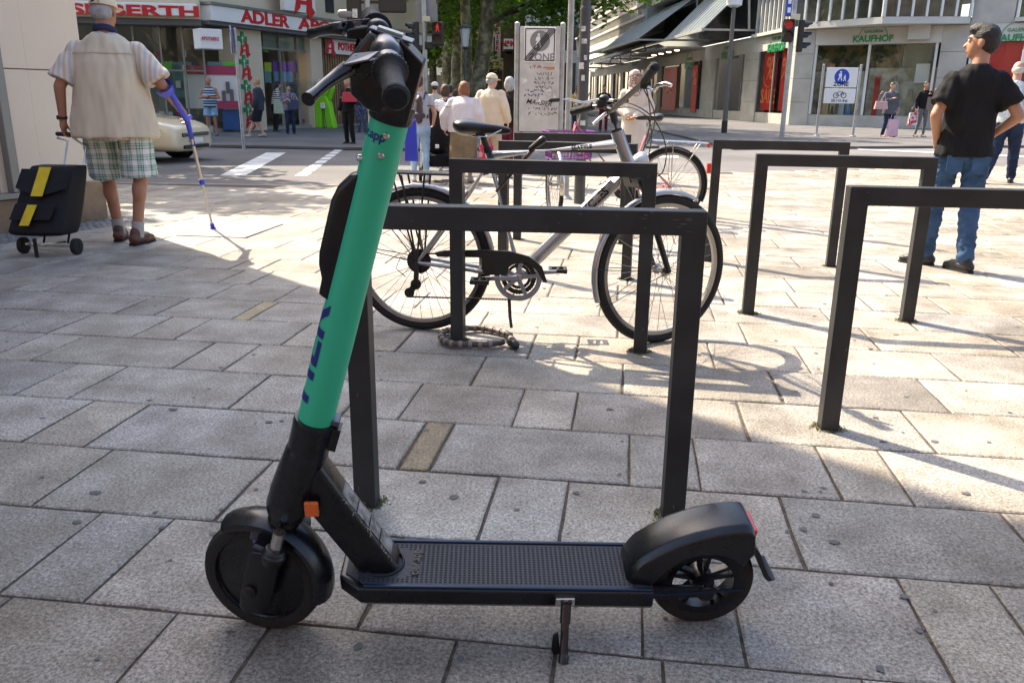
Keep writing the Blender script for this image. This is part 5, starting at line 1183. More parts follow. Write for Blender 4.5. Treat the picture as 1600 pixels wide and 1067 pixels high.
# facade 1
wins = [(1232, 1183), (1158, 1117), (1090, 1034), (1003, 985), (975, 955)]
pier_px = [(1237, 1233), (1182, 1160), (1116, 1095), (1033, 1012), (983, 978)]
for (a, b) in pier_px[1:3]: fpier(F1, a, b, 130)
fpier(F1, 1239, 1228, 130); 
usamp = []
for (a, b) in wins[:3]:
    ua_, ub_ = U(F1, a), U(F1, b); usamp.append((ua_, ub_)); fglass(F1, ua_, ub_, .52, zs, mull=((ua_+ub_)/2,))
uu0 = usamp[-1][1]+.6
for i in range(8):
    fpw = uu0+i*5.2
    mb = MB(); F1.block(mb, fpw-.6, fpw+.8, 0, zfa, -.5, .06); kp(mb.build('pier', M_KST)); fglass(F1, fpw+.8, fpw+4.6, .52, zs, mull=(fpw+2.7,))
    if i in (0, 1): mb = MB(); F1.block(mb, fpw+1.4, fpw+3.6, .7, 2.9, -.45, -.4); kp(mb.build('sale_banner', M_SALE))
mb = MB(); F1.block(mb, 0, 59, zs, zfa, .0, .07); kp(mb.build('fascia', M_KPAN))
def banner(F_, x0, x1, z0, z1, par=None, d=-.12):
    a, b = sorted((U(F_, x0, 130, d), U(F_, x1, 130, d))); mb = MB(); F_.block(mb, a, b, z0, z1, d-.03, d); return kp(mb.build('sale_banner', M_SALE)), (a+b)/2, b-a
def f1text(txt, u, z, s, d, par, m=M_SALET, bold=.02):
    Mm = F1.M(u, z, d+.01); Mm.col[0][:3] = -F1.ux; ksub(par, text_mesh(txt, s, m, None, Mm, ext=.01, bold=bold))
o, u, w = banner(F1, 1212, 1192, .62, 3.55); f1text('SALE', u, 1.25, .95, -.12, o); f1text('%', u, 2.55, 1.5, -.12, o); 
mb = MB(); mb.tube([F1.W(u-.75*math.cos(R(a)), 2.35+.65*math.sin(R(a)), -.10) for a in range(180, 361, 15)], .035, 6); ksub(o, mb.build('smile_line', M_SALET))
o, u, w = banner(F1, 1232, 1219, .62, 3.75); f1text('%', u, 2.5, 1.3, -.12, o)
o, u, w = banner(F1, 1138, 1128, .6, 3.4); o, u, w = banner(F1, 1157, 1141, .6, 3.6); f1text('%', u, 2.4, 1.2, -.12, o); f1text('SALE', u, 1.1, .7, -.12, o)
o, u, w = banner(F1, 1127, 1119, .6, 3.4); o, u, w = banner(F1, 1057, 1036, .3, 3.3, d=.08); f1text('SALE', u, 1.8, .9, .08, o); o, u, w = banner(F1, 1089, 1081, .3, 3.2, d=.08); f1text('%', u, 2.4, 1.3, .08, o)
for x, y in ((1213, 71), (1137, 84), (1077, 100), (992, 98)): logo(F1, x, y, 1.5)
# entrance canopies: two sloping glazed roofs on steel frames
M_CAN = mat('canopy_glass', (.20, .25, .26), .12, .0, var=.25, vscale=1.2, spec=.8); M_STL = mat('pale_steel', (.42, .42, .39), .45, .3)
def canopy(u0, u1, z0, z1, dout, n=10):
    mb = MB(); P = lambda u, t: F1.W(u, z1+(z0-z1)*t, .5+dout*t); mb.prism([P(u0, 0), P(u1, 0), P(u1, 1), P(u0, 1)], (0, 0, .04)); c = kp(mb.build('canopy', M_CAN))
    mb = MB()
    for i in range(n+1):
        u = u0+(u1-u0)*i/n; mb.bar(P(u, 0)+Vector((0, 0, .06)), P(u, 1)+Vector((0, 0, .06)), .07, .07)
    ksub(c, mb.build('canopy_ribs', M_STL)); mb = MB()
    mb.bar(P(u0, 1), P(u1, 1), .16, .16); mb.bar(P(u0, 0), P(u1, 0), .12, .12); mb.bar(P(u0, 1), F1.W(u0, z0, 0), .1, .1); mb.bar(P(u1, 1), F1.W(u1, z0, 0), .1, .1); mb.bar(F1.W(u0, z0, .3), P(u0, 0), .1, .1)
    ksub(c, mb.build('canopy_frame', M_STL))
za = zfa+.25
canopy(U(F1, 1172), U(F1, 1104), za+.2, za+2.4, 2.2); canopy(U(F1, 1092), U(F1, 1020), za+.3, za+2.9, 3.6)
for i in range(3): canopy(uu0+4+i*11, uu0+13.5+i*11, za-.2, za+.9, 2.6, 12)
mb = MB(); F1.block(mb, U(F1, 1100), U(F1, 1035), zfa+.0, zfa+.12, .1, 2.5); o = kp(mb.build('entrance_soffit', M_KPAN))
for i in range(4):
    u = U(F1, 1088)+i*2.2; mb = MB(); mb.lathe(F1.W(u, zfa-.001, 1.4), (0, 0, -1), [(.16, 0), (.16, .03), (.1, .05), (.001, .05)], 16); ksub(o, mb.build('downlight', mat('downlight_glow', (.9, .7, .4), .5, emit=(1, .75, .4), estr=4)))
# upper storey glazing near the corner and cladding panels above
mb = MB(); ua_, ub_ = U(F1, 1228), U(F1, 1176); F1.block(mb, ua_, ub_, zfa+.05, zfa+.2, -.2, .3); F1.block(mb, ua_-.2, ub_+.2, zfa+3.0, 8.0, -1, .3); kp(mb.build('upper_band', M_KPAN))
mb = MB(); mb.quad(F1.W(0, zfa+.2, -.05), F1.W(58, zfa+.2, -.05), F1.W(58, 8, -.05), F1.W(0, 8, -.05)); kp(mb.build('upper_window', mat('upper_glass_dark', (.02, .024, .028), .08)))
mb = MB()
for i in range(9): u = ua_+(ub_-ua_)*i/8; F1.block(mb, u-.04, u+.04, zfa+.2, zfa+3, -.1, .08)
kp(mb.build('window_frame', M_WHITE))
mb = MB()
for i in range(22):
    for k in range(9):
        u = .2+i*1.05; z = 8.1+k*1.15
        for a_, b_, c_, d_ in ((u, u+.98, z, z+.10), (u, u+.98, z+.95, z+1.05), (u, u+.10, z+.101, z+.949), (u+.88, u+.98, z+.101, z+.949)): F1.block(mb, a_, b_, c_, d_, .9, 1.03)
kp(mb.build('cladding_frames', mat('dark_frames', (.13, .14, .15), .4, .4)))
mb = MB(); F1.block(mb, -.1, 26, 7.6, 7.98, .2, 1.2); kp(mb.build('cornice', M_KPAN))
# pale grid clad wing further up the street
mb = MB(); F1.block(mb, 27, 60, za+1.6, 22, -6, 1.3); wg = kp(mb.build('grid_wing', mat('grid_recess', (.33, .31, .27), .8)))
mb = MB()
for i in range(56): u = 27+i*.6; F1.block(mb, u, u+.12, za+1.8, 22, 1.3, 1.42)
for k in range(22): z = za+1.8+k*.85; F1.block(mb, 27, 60, z, z+.2, 1.43, 1.5)
ksub(wg, mb.build('cladding_grid', M_KGRID)); mb = MB(); F1.block(mb, 26.9, 60, za+1.35, za+1.75, .9, 1.7); ksub(wg, mb.build('cornice', M_KGRID))
# ================================================================ buildings at the end of the shopping street
def simple_building(name, label, x0, x1, ytop, ybot_Y, col, base_px, depth=12, H=18, wins=(3, 4), rot=0.0, wc=(.05, .055, .06), wcol=None):
    a = AT(x0, 150, ybot_Y); b = AT(x1, 150, ybot_Y+rot); a.z = b.z = 0
    t = thing(name, label, 'building', a); pl = mk_place(t); Fq = Facade(a.xy, b.xy)
    if Fq.n.y > 0: Fq.n = -Fq.n
    mb = MB(); Fq.block(mb, 0, Fq.L, 0, H, -depth, 0); pl(mb.build('wall', col)); nx, nz = wins
    for i in range(nx):
        for k in range(nz):
            w = Fq.L/nx*.5; u = Fq.L*(i+.25)/nx; z = 4.2+k*3.3
            mb = MB(); Fq.block(mb, u-.12, u+w+.12, z-.12, z+1.95, .0, .06); f = pl(mb.build('window', wcol or M_WHITE)); mb = MB(); Fq.block(mb, u, u+w, z, z+1.8, .06, .075); g = mb.build('pane', mat('window_dark', (.03, .035, .04), .06)); g.parent = f
    mb = MB(); Fq.block(mb, .3, Fq.L-.3, .3, 3.4, .0, .08); pl(mb.build('shopfront', mat('shopfront_dark', (.04, .038, .035), .2, var=.5, vscale=1)))
    return t, Fq, pl
M_YEL = mat('cream_wall', (.60, .52, .33), .8, var=.05); M_BROWN = mat('brown_stone', (.15, .085, .055), .8, var=.3, vscale=1); M_PALE = mat('pale_wall', (.55, .55, .50), .8, var=.05)
tA, FqA, plA = simple_building('street_house', 'cream house with ribbed upper floors between the plane trees and the brown stone house', 735, 790, 0, 75, M_YEL, 0, wins=(5, 5), H=24, wcol=M_PALE)
tB, FqB, plB = simple_building('stone_house', 'brown stone house with bay windows right of the hanging red shop signs', 786, 822, 0, 66, M_BROWN, 0, wins=(2, 5), H=24, wcol=M_BROWN)
for k in range(3):
    z = 5.0+k*4.6; mb = MB(); u = FqB.L*.3; mb.prism([FqB.W(u-.9, z, .05), FqB.W(u-.7, z, 1.0), FqB.W(u+.7, z, 1.0), FqB.W(u+.9, z, .05)], (0, 0, 1.1)); mb.prism([FqB.W(u-.6, z-.6, .05), FqB.W(u-.4, z-.6, .6), FqB.W(u+.4, z-.6, .6), FqB.W(u+.6, z-.6, .05)], (0, 0, .58)); plB(mb.build('bay', M_BROWN, bevel=.03))
tC, FqC, plC = simple_building('street_house', 'pale house front seen between the brown house and the round grey column', 820, 905, 0, 60, M_PALE, 0, wins=(5, 5), H=22)
tD, FqD, plD = simple_building('street_house', 'pale yellow house at the far left end of the tree lined street', 560, 640, 0, 62, M_CREAM, 0, wins=(4, 5), H=20)
tE, FqE, plE = simple_building('street_house', 'bright cream house at the far end of the tree lined street', 640, 735, 0, 98, M_PALE, 0, wins=(7, 5), H=26)
def vsign(txt, x, y0, y1, Y, label, vertical=True, w=None, cat='shop sign'):
    a = AT(x, y0, Y); b = AT(x, y1, Y); hgt = a.z-b.z; w = w or hgt/len(txt)*.95
    t = thing('shop_sign', label, cat, b); mb = MB(); mb.box(Vector((0, .15, hgt/2)), (w, .25, hgt)); mb.build('sign_box', M_SIGN, t)
    if vertical:
        for i, ch in enumerate(txt): text_mesh(ch, hgt/len(txt)*1.1, M_REDT, t, Matrix.Translation((0, .0, hgt-(i+.5)*hgt/len(txt))), ext=.01, bold=.015, sx=1.1)
    else: text_mesh(txt, hgt*.75, M_REDT, t, Matrix.Translation((0, .0, hgt/2)), ext=.01, bold=.03, sx=.8)
    mb = MB(); mb.bar((w/2, .15, hgt*.8), (w/2+.8, .15, hgt*.8), .08, .08); mb.build('bracket', M_BROWN, t)
vsign('BEGIER', 777, 30, 80, 62, 'tall white sign with vertical red letters hanging beside the brown stone house')
vsign('H&M', 794.5, 61, 77, 58, 'small white sign with red letters hanging above the brown balcony', False, w=1.0*58*14/1295)
# ================================================================ street furniture
M_GALV = mat('galvanised_steel', (.36, .37, .37), .45, .55, var=.2, vscale=9)
M_SIGBLK = mat('signal_black', (.012, .013, .013), .45, var=.2); M_COL = mat('column_paint', (.07, .072, .075), .5, .3, var=.3, vscale=5)
M_SBLUE = mat('sign_blue', (.01, .06, .42), .35); M_SBLK = mat('sign_black', (.015, .015, .015), .5); M_SGREY = mat('sign_grey', (.22, .22, .22), .5); M_STK = mat('pale_sticker', (.55, .55, .53), .6, var=.5, vscale=30); M_SRED = mat('sign_ring_red', (.55, .02, .02), .4); M_YBOX = mat('ivory_box', (.55, .50, .33), .5)
M_PANEL = mat('panel_aluminium', (.50, .50, .48), .45, .2, var=.18, vscale=4)
def disc(mb, c, r, th=.012, k=28): mb.lathe(c, (0, -1, 0), [(.001, 0), (r, 0), (r, th), (.001, th)], k)
def pole(root, base, top, r, m, name='pole', k=14):
    mb = MB(); mb.cyl(base, top, r, r, k); mb.lathe(top, (0, 0, 1), [(r*1.05, -.01), (r*1.05, .01), (.001, .03)], k); return mb.build(name, m, root, smooth=True)
def pedestrian(mb, c, s, y=-.02):       # walking figure cut from flat sheet
    P = lambda *q: [c+Vector((a*s, y, b*s)) for a, b in q]; o = (0, -.004, 0)
    mb.prism([c+Vector((.09*s*math.cos(R(a))+.02*s, y, .09*s*math.sin(R(a))+.40*s)) for a in range(0, 360, 30)], o)
    mb.prism(P((-.10, .28), (.10, .30), (.16, .0), (.10, -.02), (.22, -.45), (.12, -.45), (.0, -.08), (-.14, -.45), (-.24, -.43), (-.10, -.02), (-.20, .02), (-.16, .2)), o)
# ---- tall white sign panel (end of pedestrian zone)
YP = 11.0; a, b = AT(812, 100, YP), AT(874, 100, YP); x0, x1 = a.x, b.x; cx_ = (x0+x1)/2
zb = lambda y: AT(843, y, YP).z
pn_ = thing('sign_panel', 'tall white sign panel ending the pedestrian zone, covered in graffiti, behind the bicycles', 'sign', (cx_, YP, 0)); W2 = (x1-x0)/2
for s_ in (-1, 1): pole(pn_, (s_*(W2+.035), .02, -.04), (s_*(W2+.035), .02, zb(38)), .032, M_GALV, 'post')
mb = MB(); mb.box((0, 0, (zb(206)+zb(42))/2), (W2*2, .03, zb(42)-zb(206))); pb = mb.build('panel_board', M_PANEL, pn_, bevel=.004)
zc_ = (zb(43)+zb(98))/2; hh = (zb(43)-zb(98))/2; ww = W2*.80
mb = MB(); mb.box((0, -.02, zc_), (ww*2, .012, hh*2)); s1_ = mb.build('sign_plate', M_SIGN, pn_, bevel=.01)
mb = MB(); t_ = .010
for q in (((-ww+.02, zc_-hh+.02), (ww-.02, zc_-hh+.02)), ((-ww+.02, zc_+hh-.02), (ww-.02, zc_+hh-.02))): mb.bar((q[0][0], -.029, q[0][1]), (q[1][0], -.029, q[1][1]), .006, t_)
for x in (-ww+.02, ww-.02): mb.bar((x, -.0285, zc_-hh+.026), (x, -.0285, zc_+hh-.026), t_, .006, Vector((0, 1, 0)))
for k in range(4): d_ = k*.026-.04; mb.prism([Vector((-ww*.8+d_, -.034-k*.0005, zc_-hh+.03)), Vector((-ww*.8+d_+.014, -.034-k*.0005, zc_-hh+.03)), Vector((ww*.75+d_+.014, -.034-k*.0005, zc_+hh-.03)), Vector((ww*.75+d_, -.034-k*.0005, zc_+hh-.03))], (0, -.003, 0))
mb.build('sign_border', M_SBLK, s1_)
mb = MB(); disc(mb, Vector((0, -.026, zc_+hh*.22)), ww*.62, .004); mb.build('sign_disc', M_SGREY, s1_); mb = MB(); pedestrian(mb, Vector((-.02, 0, zc_+hh*.22)), ww*.9, -.031); mb.build('pedestrian_symbol', M_SIGN, s1_)
text_mesh('ZONE', .12, M_SGREY, s1_, Matrix.Translation((.02, -.027, zc_-hh*.72)), ext=.002, bold=.002)
rgx = random.Random(4)
def scribble(cx, cz, w, h_, m, n, th, par):
    mb = MB(); x = cx-w/2; y = -.0165; pts = []
    for i in range(n):
        k = rgx.randint(3, 5); q = []
        for j in range(k): q.append(Vector((x+rgx.uniform(0, w/n*1.1), y-.0005*rgx.random(), cz+rgx.uniform(-h_/2, h_/2))))
        mb.tube(q, th, 4); x += w/n
    return mb.build('graffiti', m, par)
M_INK = mat('marker_ink', (.02, .02, .022), .5); M_INKR = mat('red_marker', (.45, .02, .03), .5); M_INKB = mat('blue_marker', (.02, .04, .22), .5)
zz = lambda y: AT(843, y, YP).z
scribble(-.02, zz(105), .20, .045, M_INKR, 5, .004, pb)
for y, w in ((116, .26), (123, .34), (130, .34), (137, .3)): scribble(.06, zz(y), w*.75, .045, M_INK, 6, .0024, pb)
for y in (142, 149): scribble(-.07, zz(y), .26, .04, M_INKB, 6, .0045, pb)
text_mesh('MARSIER', .085, M_INK, pb, Matrix.Translation((0, -.016, zz(161))) @ Matrix.Rotation(R(6), 4, 'Y'), ext=.001, bold=.001, shear=.3)
for y in (170, 178): scribble(.05, zz(y), .38, .05, M_INK, 9, .0028, pb)
for x, y, w, h_ in ((.14, 107, .10, .03), (-.19, 128, .07, .07), (.12, 140, .06, .05), (.16, 148, .09, .02), (.0, 155, .06, .08), (.2, 151, .03, .03)): mb = MB(); mb.box((x, -.0165, zz(y)), (w, .002, h_)); mb.build('sticker', M_STK if y != 107 else mat('orange_sticker', (.55, .2, .05), .5), pb)
# ---- silver pole and dark column beside it
p = G(884, 311); sp_ = thing('steel_post', 'slim galvanised post standing between the white panel and the dark column', 'post', p); pole(sp_, (0, 0, -.02), (0, 0, 3.6), .034, M_GALV); mb = MB(); mb.lathe((0, 0, 0), (0, 0, 1), [(.07, -.01), (.07, .01), (.045, .03), (.036, .05)], 20); mb.build('foot_ring', M_GALV, sp_, smooth=True)
p = G(905, 318); dc = thing('dark_column', 'round dark grey column plastered with torn stickers', 'lamp column', p); mb = MB(); mb.cyl((0, 0, -.02), (0, 0, 1.98), .060, .056, 24); mb.cyl((0, 0, 1.98), (0, 0, 4.2), .050, .046, 24); mb.lathe((0, 0, 1.95), (0, 0, 1), [(.058, 0), (.060, .02), (.050, .05)], 24); cl_ = mb.build('shaft', M_COL, dc, smooth=True)
for z, a in ((1.78, 250), (1.66, 262), (1.50, 280), (1.42, 240), (1.30, 262), (.85, 275), (.55, 250)):
    mb = MB(); k = 5; w = rgx.uniform(14, 28); hz = rgx.uniform(.04, .08)
    for i in range(k): a0, a1 = R(a-w+2*w*i/k), R(a-w+2*w*(i+1)/k); r_ = .0618; mb.quad((r_*math.cos(a0), r_*math.sin(a0), z-hz/2), (r_*math.cos(a1), r_*math.sin(a1), z-hz/2), (r_*math.cos(a1), r_*math.sin(a1), z+hz/2), (r_*math.cos(a0), r_*math.sin(a0), z+hz/2))
    mb.build('sticker', M_STK, cl_)
# ---- traffic lights
M_REDL = mat('red_lamp', (.25, .01, .005), .4, emit=(1, .02, .01), estr=.16); M_LENS = mat('dark_lens', (.03, .035, .03), .15)
def ped_signal(root, c, m_, yaw=0.0, s=1.0, lit=True):
    Rm = Matrix.Rotation(yaw, 4, 'Z'); q = lambda x, y, z: Vector(c)+(Rm.to_3x3() @ Vector((x, y, z)))*s
    mb = MB(); mb.box(q(0, .0, 0), Vector((.24, .18, .46))*s, Rm); h_ = mb.build('signal_head', M_SIGBLK, root, bevel=.025*s)
    for i, z in enumerate((.115, -.115)):
        mb = MB(); mb.lathe(q(0, -.09, z), q(0, -1, 0)-q(0, 0, 0), [(.001, .004), (.088*s, .004), (.088*s, 0)], 20); mb.build('lens', mat('dim_red_lamp', (.20, .01, .008), .4, emit=(1, .02, .01), estr=.05) if (i == 0 and lit and m_ != 'figure') else (M_LENS), h_)
        if i == 0 and m_ == 'figure': mb = MB(); pedestrian(mb, q(0, -.098, z), .17*s, 0); mb.build('red_figure', M_REDL, h_)
        mb = MB(); pts = []; 
        o = [q(.10*math.cos(R(a)), -.09, z+.10*math.sin(R(a))) for a in range(-10, 191, 20)]; n_ = len(o); dv = (q(0, -1, 0)-q(0, 0, 0))*.13; A_ = mb.add(o); B_ = mb.add([p_+dv for p_ in o])
        for j in range(n_-1): mb.face((A_+j, A_+j+1, B_+j+1, B_+j))
        mb.build('visor', M_SIGBLK, h_)
    return h_
def car_signal(root, c, yaw, s=1.0):
    Rm = Matrix.Rotation(yaw, 4, 'Z'); q = lambda x, y, z: Vector(c)+(Rm.to_3x3() @ Vector((x, y, z)))*s
    mb = MB(); mb.box(q(0, 0, 0), Vector((.28, .16, .86))*s, Rm); h_ = mb.build('signal_head', M_SIGBLK, root, bevel=.03*s)
    for z in (.28, 0, -.28):
        mb = MB(); o = [q(.115*math.cos(R(a)), -.08, z+.115*math.sin(R(a))) for a in range(-20, 201, 20)]; n_ = len(o); A_ = mb.add(o); B_ = mb.add([q(.115*math.cos(R(a)), -.30 if 0 < a < 180 else -.2, z+.115*math.sin(R(a))) for a in range(-20, 201, 20)])
        for j in range(n_-1): mb.face((A_+j, A_+j+1, B_+j+1, B_+j))
        mb.build('visor', M_SIGBLK, h_); mb = MB(); mb.lathe(q(0, -.08, z), q(0, -1, 0)-q(0, 0, 0), [(.001, .004), (.10*s, .004), (.1*s, 0)], 18); mb.build('lens', M_LENS, h_)
    return h_
# left crossing signal
Yc = 19.5; b_ = AT(665, 150, Yc); t1 = thing('traffic_light', 'grey signal post with a lit red pedestrian light in front of the plane trees', 'traffic light', (b_.x, Yc, .0)); L1 = lambda x, y: AT(x, y, Yc)-Vector((b_.x, Yc, 0))
pole(t1, (0, 0, -.05), (L1(666, 0).x*0, 0, L1(666, -8).z), .055, M_GALV)
h1 = ped_signal(t1, L1(684.5, 54)+Vector((0, -.05, 0)), 'figure', 0, 1.08); car_signal(t1, L1(649, 58)+Vector((0, .05, 0)), R(-65), .72)
mb = MB(); mb.box(L1(667, 31)+Vector((0, -.05, 0)), (.16, .14, .11)); mb.build('control_box', M_YBOX, t1, bevel=.01); mb = MB(); mb.box(L1(666, 21)+Vector((0, .08, 0)), (.48, .02, .42)); mb.build('sign_back', M_SGREY, t1, bevel=.02); mb = MB(); mb.lathe(L1(666, 0)+Vector((0, .08, 0)), (0, -1, 0), [(.001, 0), (.21, 0), (.21, .02), (.001, .02)], 24); mb.build('round_sign_back', M_SGREY, t1)
mb = MB(); mb.box(L1(671, 72)+Vector((0, .0, 0)), (.2, .15, .16)); mb.build('junction_box', M_SIGBLK, t1, bevel=.02)
# right signal
p = G(1221, 217); Yc = p.y; t2 = thing('traffic_light', 'signal post by the department store corner with a small blue sign on top', 'traffic light', p); L2 = lambda x, y: AT(x, y, Yc)-p
pole(t2, (0, 0, -.05), (0, 0, L2(1240, -4).z), .07, M_GALV); xo = L2(1237, 40).x
for x, y, f in ((1228, 49, 0),): c = L2(x, y); c.x -= xo*.9; ped_signal(t2, c+Vector((0, -.1, 0)), 'lamp', R(-12), 1.35)
c = L2(1249, 57); c.x -= xo*.8; car_signal(t2, c, R(78), 1.02)
c = L2(1238, 28); c.x -= xo; mb = MB(); mb.box(c+Vector((0, -.1, 0)), (.26, .2, .16)); mb.build('control_box', M_YBOX, t2, bevel=.01)
c = L2(1234, 9); c.x -= xo; mb = MB(); mb.box(c+Vector((-.08, -.12, 0)), (.16, .03, .62)); sb = mb.build('sign_plate', M_SBLUE, t2, bevel=.01); mb = MB(); mb.box(c+Vector((-.08, -.142, .12)), (.09, .006, .18)); mb.box(c+Vector((-.08, -.142, -.14)), (.09, .006, .14)); mb.build('sign_symbol', M_SIGN, sb)
# signal overhead behind the scooter handlebar
Yc = 16.0; b_ = AT(579, 150, Yc); t3 = thing('traffic_light', 'black traffic signal with backing boards rising behind the scooter handlebar', 'traffic light', (b_.x, Yc, 0)); L3 = lambda x, y: AT(x, y, Yc)-Vector((b_.x, Yc, 0))
pole(t3, (0, 0, -.05), (0, 0, 3.6), .06, M_GALV); mb = MB(); mb.box(L3(553, 8), (.26, .14, .9)); mb.box(L3(613, 4), (.5, .10, .36)); mb.build('signal_head', M_SIGBLK, t3, bevel=.03); mb = MB(); mb.cap(L3(533, 22), L3(548, 23), .07, .09); mb.build('visor', mat('visor_grey', (.2, .2, .21), .4), t3, smooth=True); mb = MB(); mb.box(L3(556, 22)+Vector((0, -.09, 0)), (.09, .02, .15)); mb.build('sticker', M_STK, t3)
mb = MB(); mb.bar(L3(553, 4), L3(613, 4), .05, .05); mb.build('bracket', M_SIGBLK, t3)
# ---- blue crossing sign seen from the side, in front of the chemist
p = G(381, 231); q_ = thing('round_sign', 'grey post with a round blue sign seen almost edge on before the chemist', 'traffic sign', p); Yc = p.y; top = AT(370, 46, Yc); pole(q_, (0, 0, -.05), (0, 0, top.z), .038, M_GALV); dv = Vector((-.93, -.36, 0)); c = AT(368, 62, Yc)-p; c.x = -.08
mb = MB(); mb.lathe(c, dv, [(.001, 0), (.27, 0), (.27, .015), (.001, .015)], 32); sd_ = mb.build('sign_disc', M_SBLUE, q_); mb = MB(); x_, y_, d_ = frame(dv); mb.lathe(c, dv, [(.255, .0155), (.27, .0155), (.27, .02), (.255, .02)], 32, close=True); mb.build('sign_rim', M_SIGN, sd_); mb = MB(); mb.prism([c+dv*.02+x_*a+Vector((0, 0, b)) for a, b in ((-.1, -.05), (.05, -.05), (.05, -.14), (.17, 0), (.05, .14), (.05, .05), (-.1, .05))], dv*.004); mb.build('arrow', M_SIGN, sd_)
# ---- pedestrian zone sign on two posts, right
pa, pb_ = G(1285, 216), G(1321, 214); Yc = (pa.y+pb_.y)/2; o_ = Vector(((pa.x+pb_.x)/2, Yc, 0)); zs_ = thing('zone_sign', 'blue pedestrian zone sign over a bicycle sign on two posts by the store', 'traffic sign', o_); hw_ = (pb_.x-pa.x)/2; LZ = lambda x, y: AT(x, y, Yc)-o_
for s_ in (-1, 1): pole(zs_, (s_*hw_, 0, -.02), (s_*hw_, 0, LZ(1310, 102).z), .038, M_GALV, 'post'); mb = MB(); mb.lathe((s_*hw_, 0, .02), (0, 0, 1), [(.10, 0), (.10, .03), (.05, .05)], 16); mb.build('foot_ring', M_GALV, zs_)
z1, z0 = LZ(1314, 106).z, LZ(1312, 137).z; sw = hw_*.85; mb = MB(); mb.box((0, -.045, (z0+z1)/2), (sw*2, .02, z1-z0)); a1 = mb.build('sign_plate', M_SIGN, zs_, bevel=.02); mb = MB(); disc(mb, Vector((0, -.056, z1-.27)), .23, .004); dd1 = mb.build('blue_disc', M_SBLUE, a1); mb = MB(); pedestrian(mb, Vector((-.05, -.062, z1-.25)), .30, 0); pedestrian(mb, Vector((.09, -.062, z1-.31)), .2, 0); mb.build('pedestrian_symbol', M_SIGN, dd1)
text_mesh('ZONE', .17, M_SBLK, a1, Matrix.Translation((0, -.058, z0+.09)), ext=.002, bold=.004)
z1, z0 = LZ(1311, 139).z, LZ(1309, 162).z; mb = MB(); mb.box((0, -.045, (z0+z1)/2), (sw*2, .02, z1-z0)); a2 = mb.build('lower_plate', M_SIGN, zs_, bevel=.02); mb = MB()
for dx in (-.12, .12): mb.torus(Vector((dx, -.06, z1-.20)), (0, 1, 0), .075, .010, 20, 5)
mb.tube([(-.12, -.06, z1-.2), (-.05, -.06, z1-.09), (.08, -.06, z1-.09), (.12, -.06, z1-.2)], .008, 4); mb.tube([(-.12, -.061, z1-.2), (0, -.061, z1-.2), (.08, -.061, z1-.09)], .008, 4); mb.build('bicycle_symbol', M_SBLK, a2)
text_mesh('20-11h frei', .115, M_SBLK, a2, Matrix.Translation((0, -.058, z0+.08)), ext=.002, bold=.002)
# ---- lamp posts
def lamp(x, ytop, ybase, Yc, label, r=.05, zt=None):
    a = AT(x, 150, Yc); zt = AT(x, ytop, Yc).z; t = thing('street_lamp', label, 'street lamp', (a.x, Yc, 0)); mb = MB(); mb.cyl((0, 0, -.05), (0, 0, .9), r*1.5, r*1.4, 12); mb.cyl((0, 0, .9), (0, 0, zt-.9), r, r*.8, 12); mb.lathe((0, 0, zt-.95), (0, 0, 1), [(r, 0), (r*2, .06), (r*1.2, .1)], 12); mb.build('pole', M_COL, t, smooth=True)
    mb = MB(); mb.lathe((0, 0, zt-.85), (0, 0, 1), [(.10, 0), (.17, .55), (.15, .6)], 6); mb.build('lantern', mat('lantern_glass', (.45, .47, .46), .15), t); mb = MB(); mb.lathe((0, 0, zt-.24), (0, 0, 1), [(.26, 0), (.2, .06), (.03, .12), (.001, .2)], 12); mb.build('lantern_roof', M_COL, t)
lamp(904, 52, 0, 34, 'small lantern lamp post seen just left of the dark column with stickers'); lamp(727, 32, 0, 30, 'lantern lamp post in front of the plane tree trunks', .05)
p = G(1131, 209); t = thing('street_lamp', 'slender dark lamp post with a black foot standing before the store entrance', 'street lamp', p); zt = AT(1140, 12, p.y).z; mb = MB(); mb.cyl((0, 0, .4), (0, 0, zt), .085, .065, 14); mb.build('pole', mat('lamp_pole_grey', (.12, .11, .10), .5, .3), t, smooth=True); mb = MB(); mb.cyl((0, 0, -.02), (0, 0, .42), .10, .10, 14); mb.build('foot', M_SIGBLK, t, smooth=True); mb = MB(); mb.lathe((0, 0, zt), (0, 0, 1), [(.12, 0), (.25, .06), (.27, .7), (.1, .8)], 16); mb.build('lantern', M_SIGN, t, smooth=True)
# ---- no stopping signs at the right edge
Yc = 20.0; b_ = AT(1598, 150, Yc); t = thing('no_stopping_sign', 'post with two blue and red no stopping signs at the right edge', 'traffic sign', (b_.x+.15, Yc, 0)); LN = lambda x, y: AT(x, y, Yc)-Vector((b_.x+.15, Yc, 0)); pole(t, (0, .05, -.05), (0, .05, 4.2), .04, M_GALV)
for y, sgn in ((14, 1), (64, -1)):
    c = Vector((-.06, -.01, LN(1595, y).z)); mb = MB(); disc(mb, c, .27, .012, 32); d1 = mb.build('sign_disc', M_SBLUE, t); mb = MB(); mb.lathe(c+Vector((0, -.013, 0)), (0, -1, 0), [(.215, 0), (.27, 0), (.27, .004), (.215, .004)], 32, close=True); mb.bar(c+Vector((-.16*sgn, -.0165, .16)), c+Vector((.16*sgn, -.0165, -.16)), .006, .05, Vector((0, 0, 1))); mb.build('red_ring', M_SRED, d1)
    z = LN(1595, y+24).z; mb = MB(); mb.box((-.08, 0, z), (.5, .015, .28)); pl_ = mb.build('sign_plate', M_SIGN, t, bevel=.008); text_mesh('Mo-Fr 7-19h' if sgn < 0 else 'auf dem', .075, M_SBLK, pl_, Matrix.Translation((-.08, -.009, z)), ext=.001)
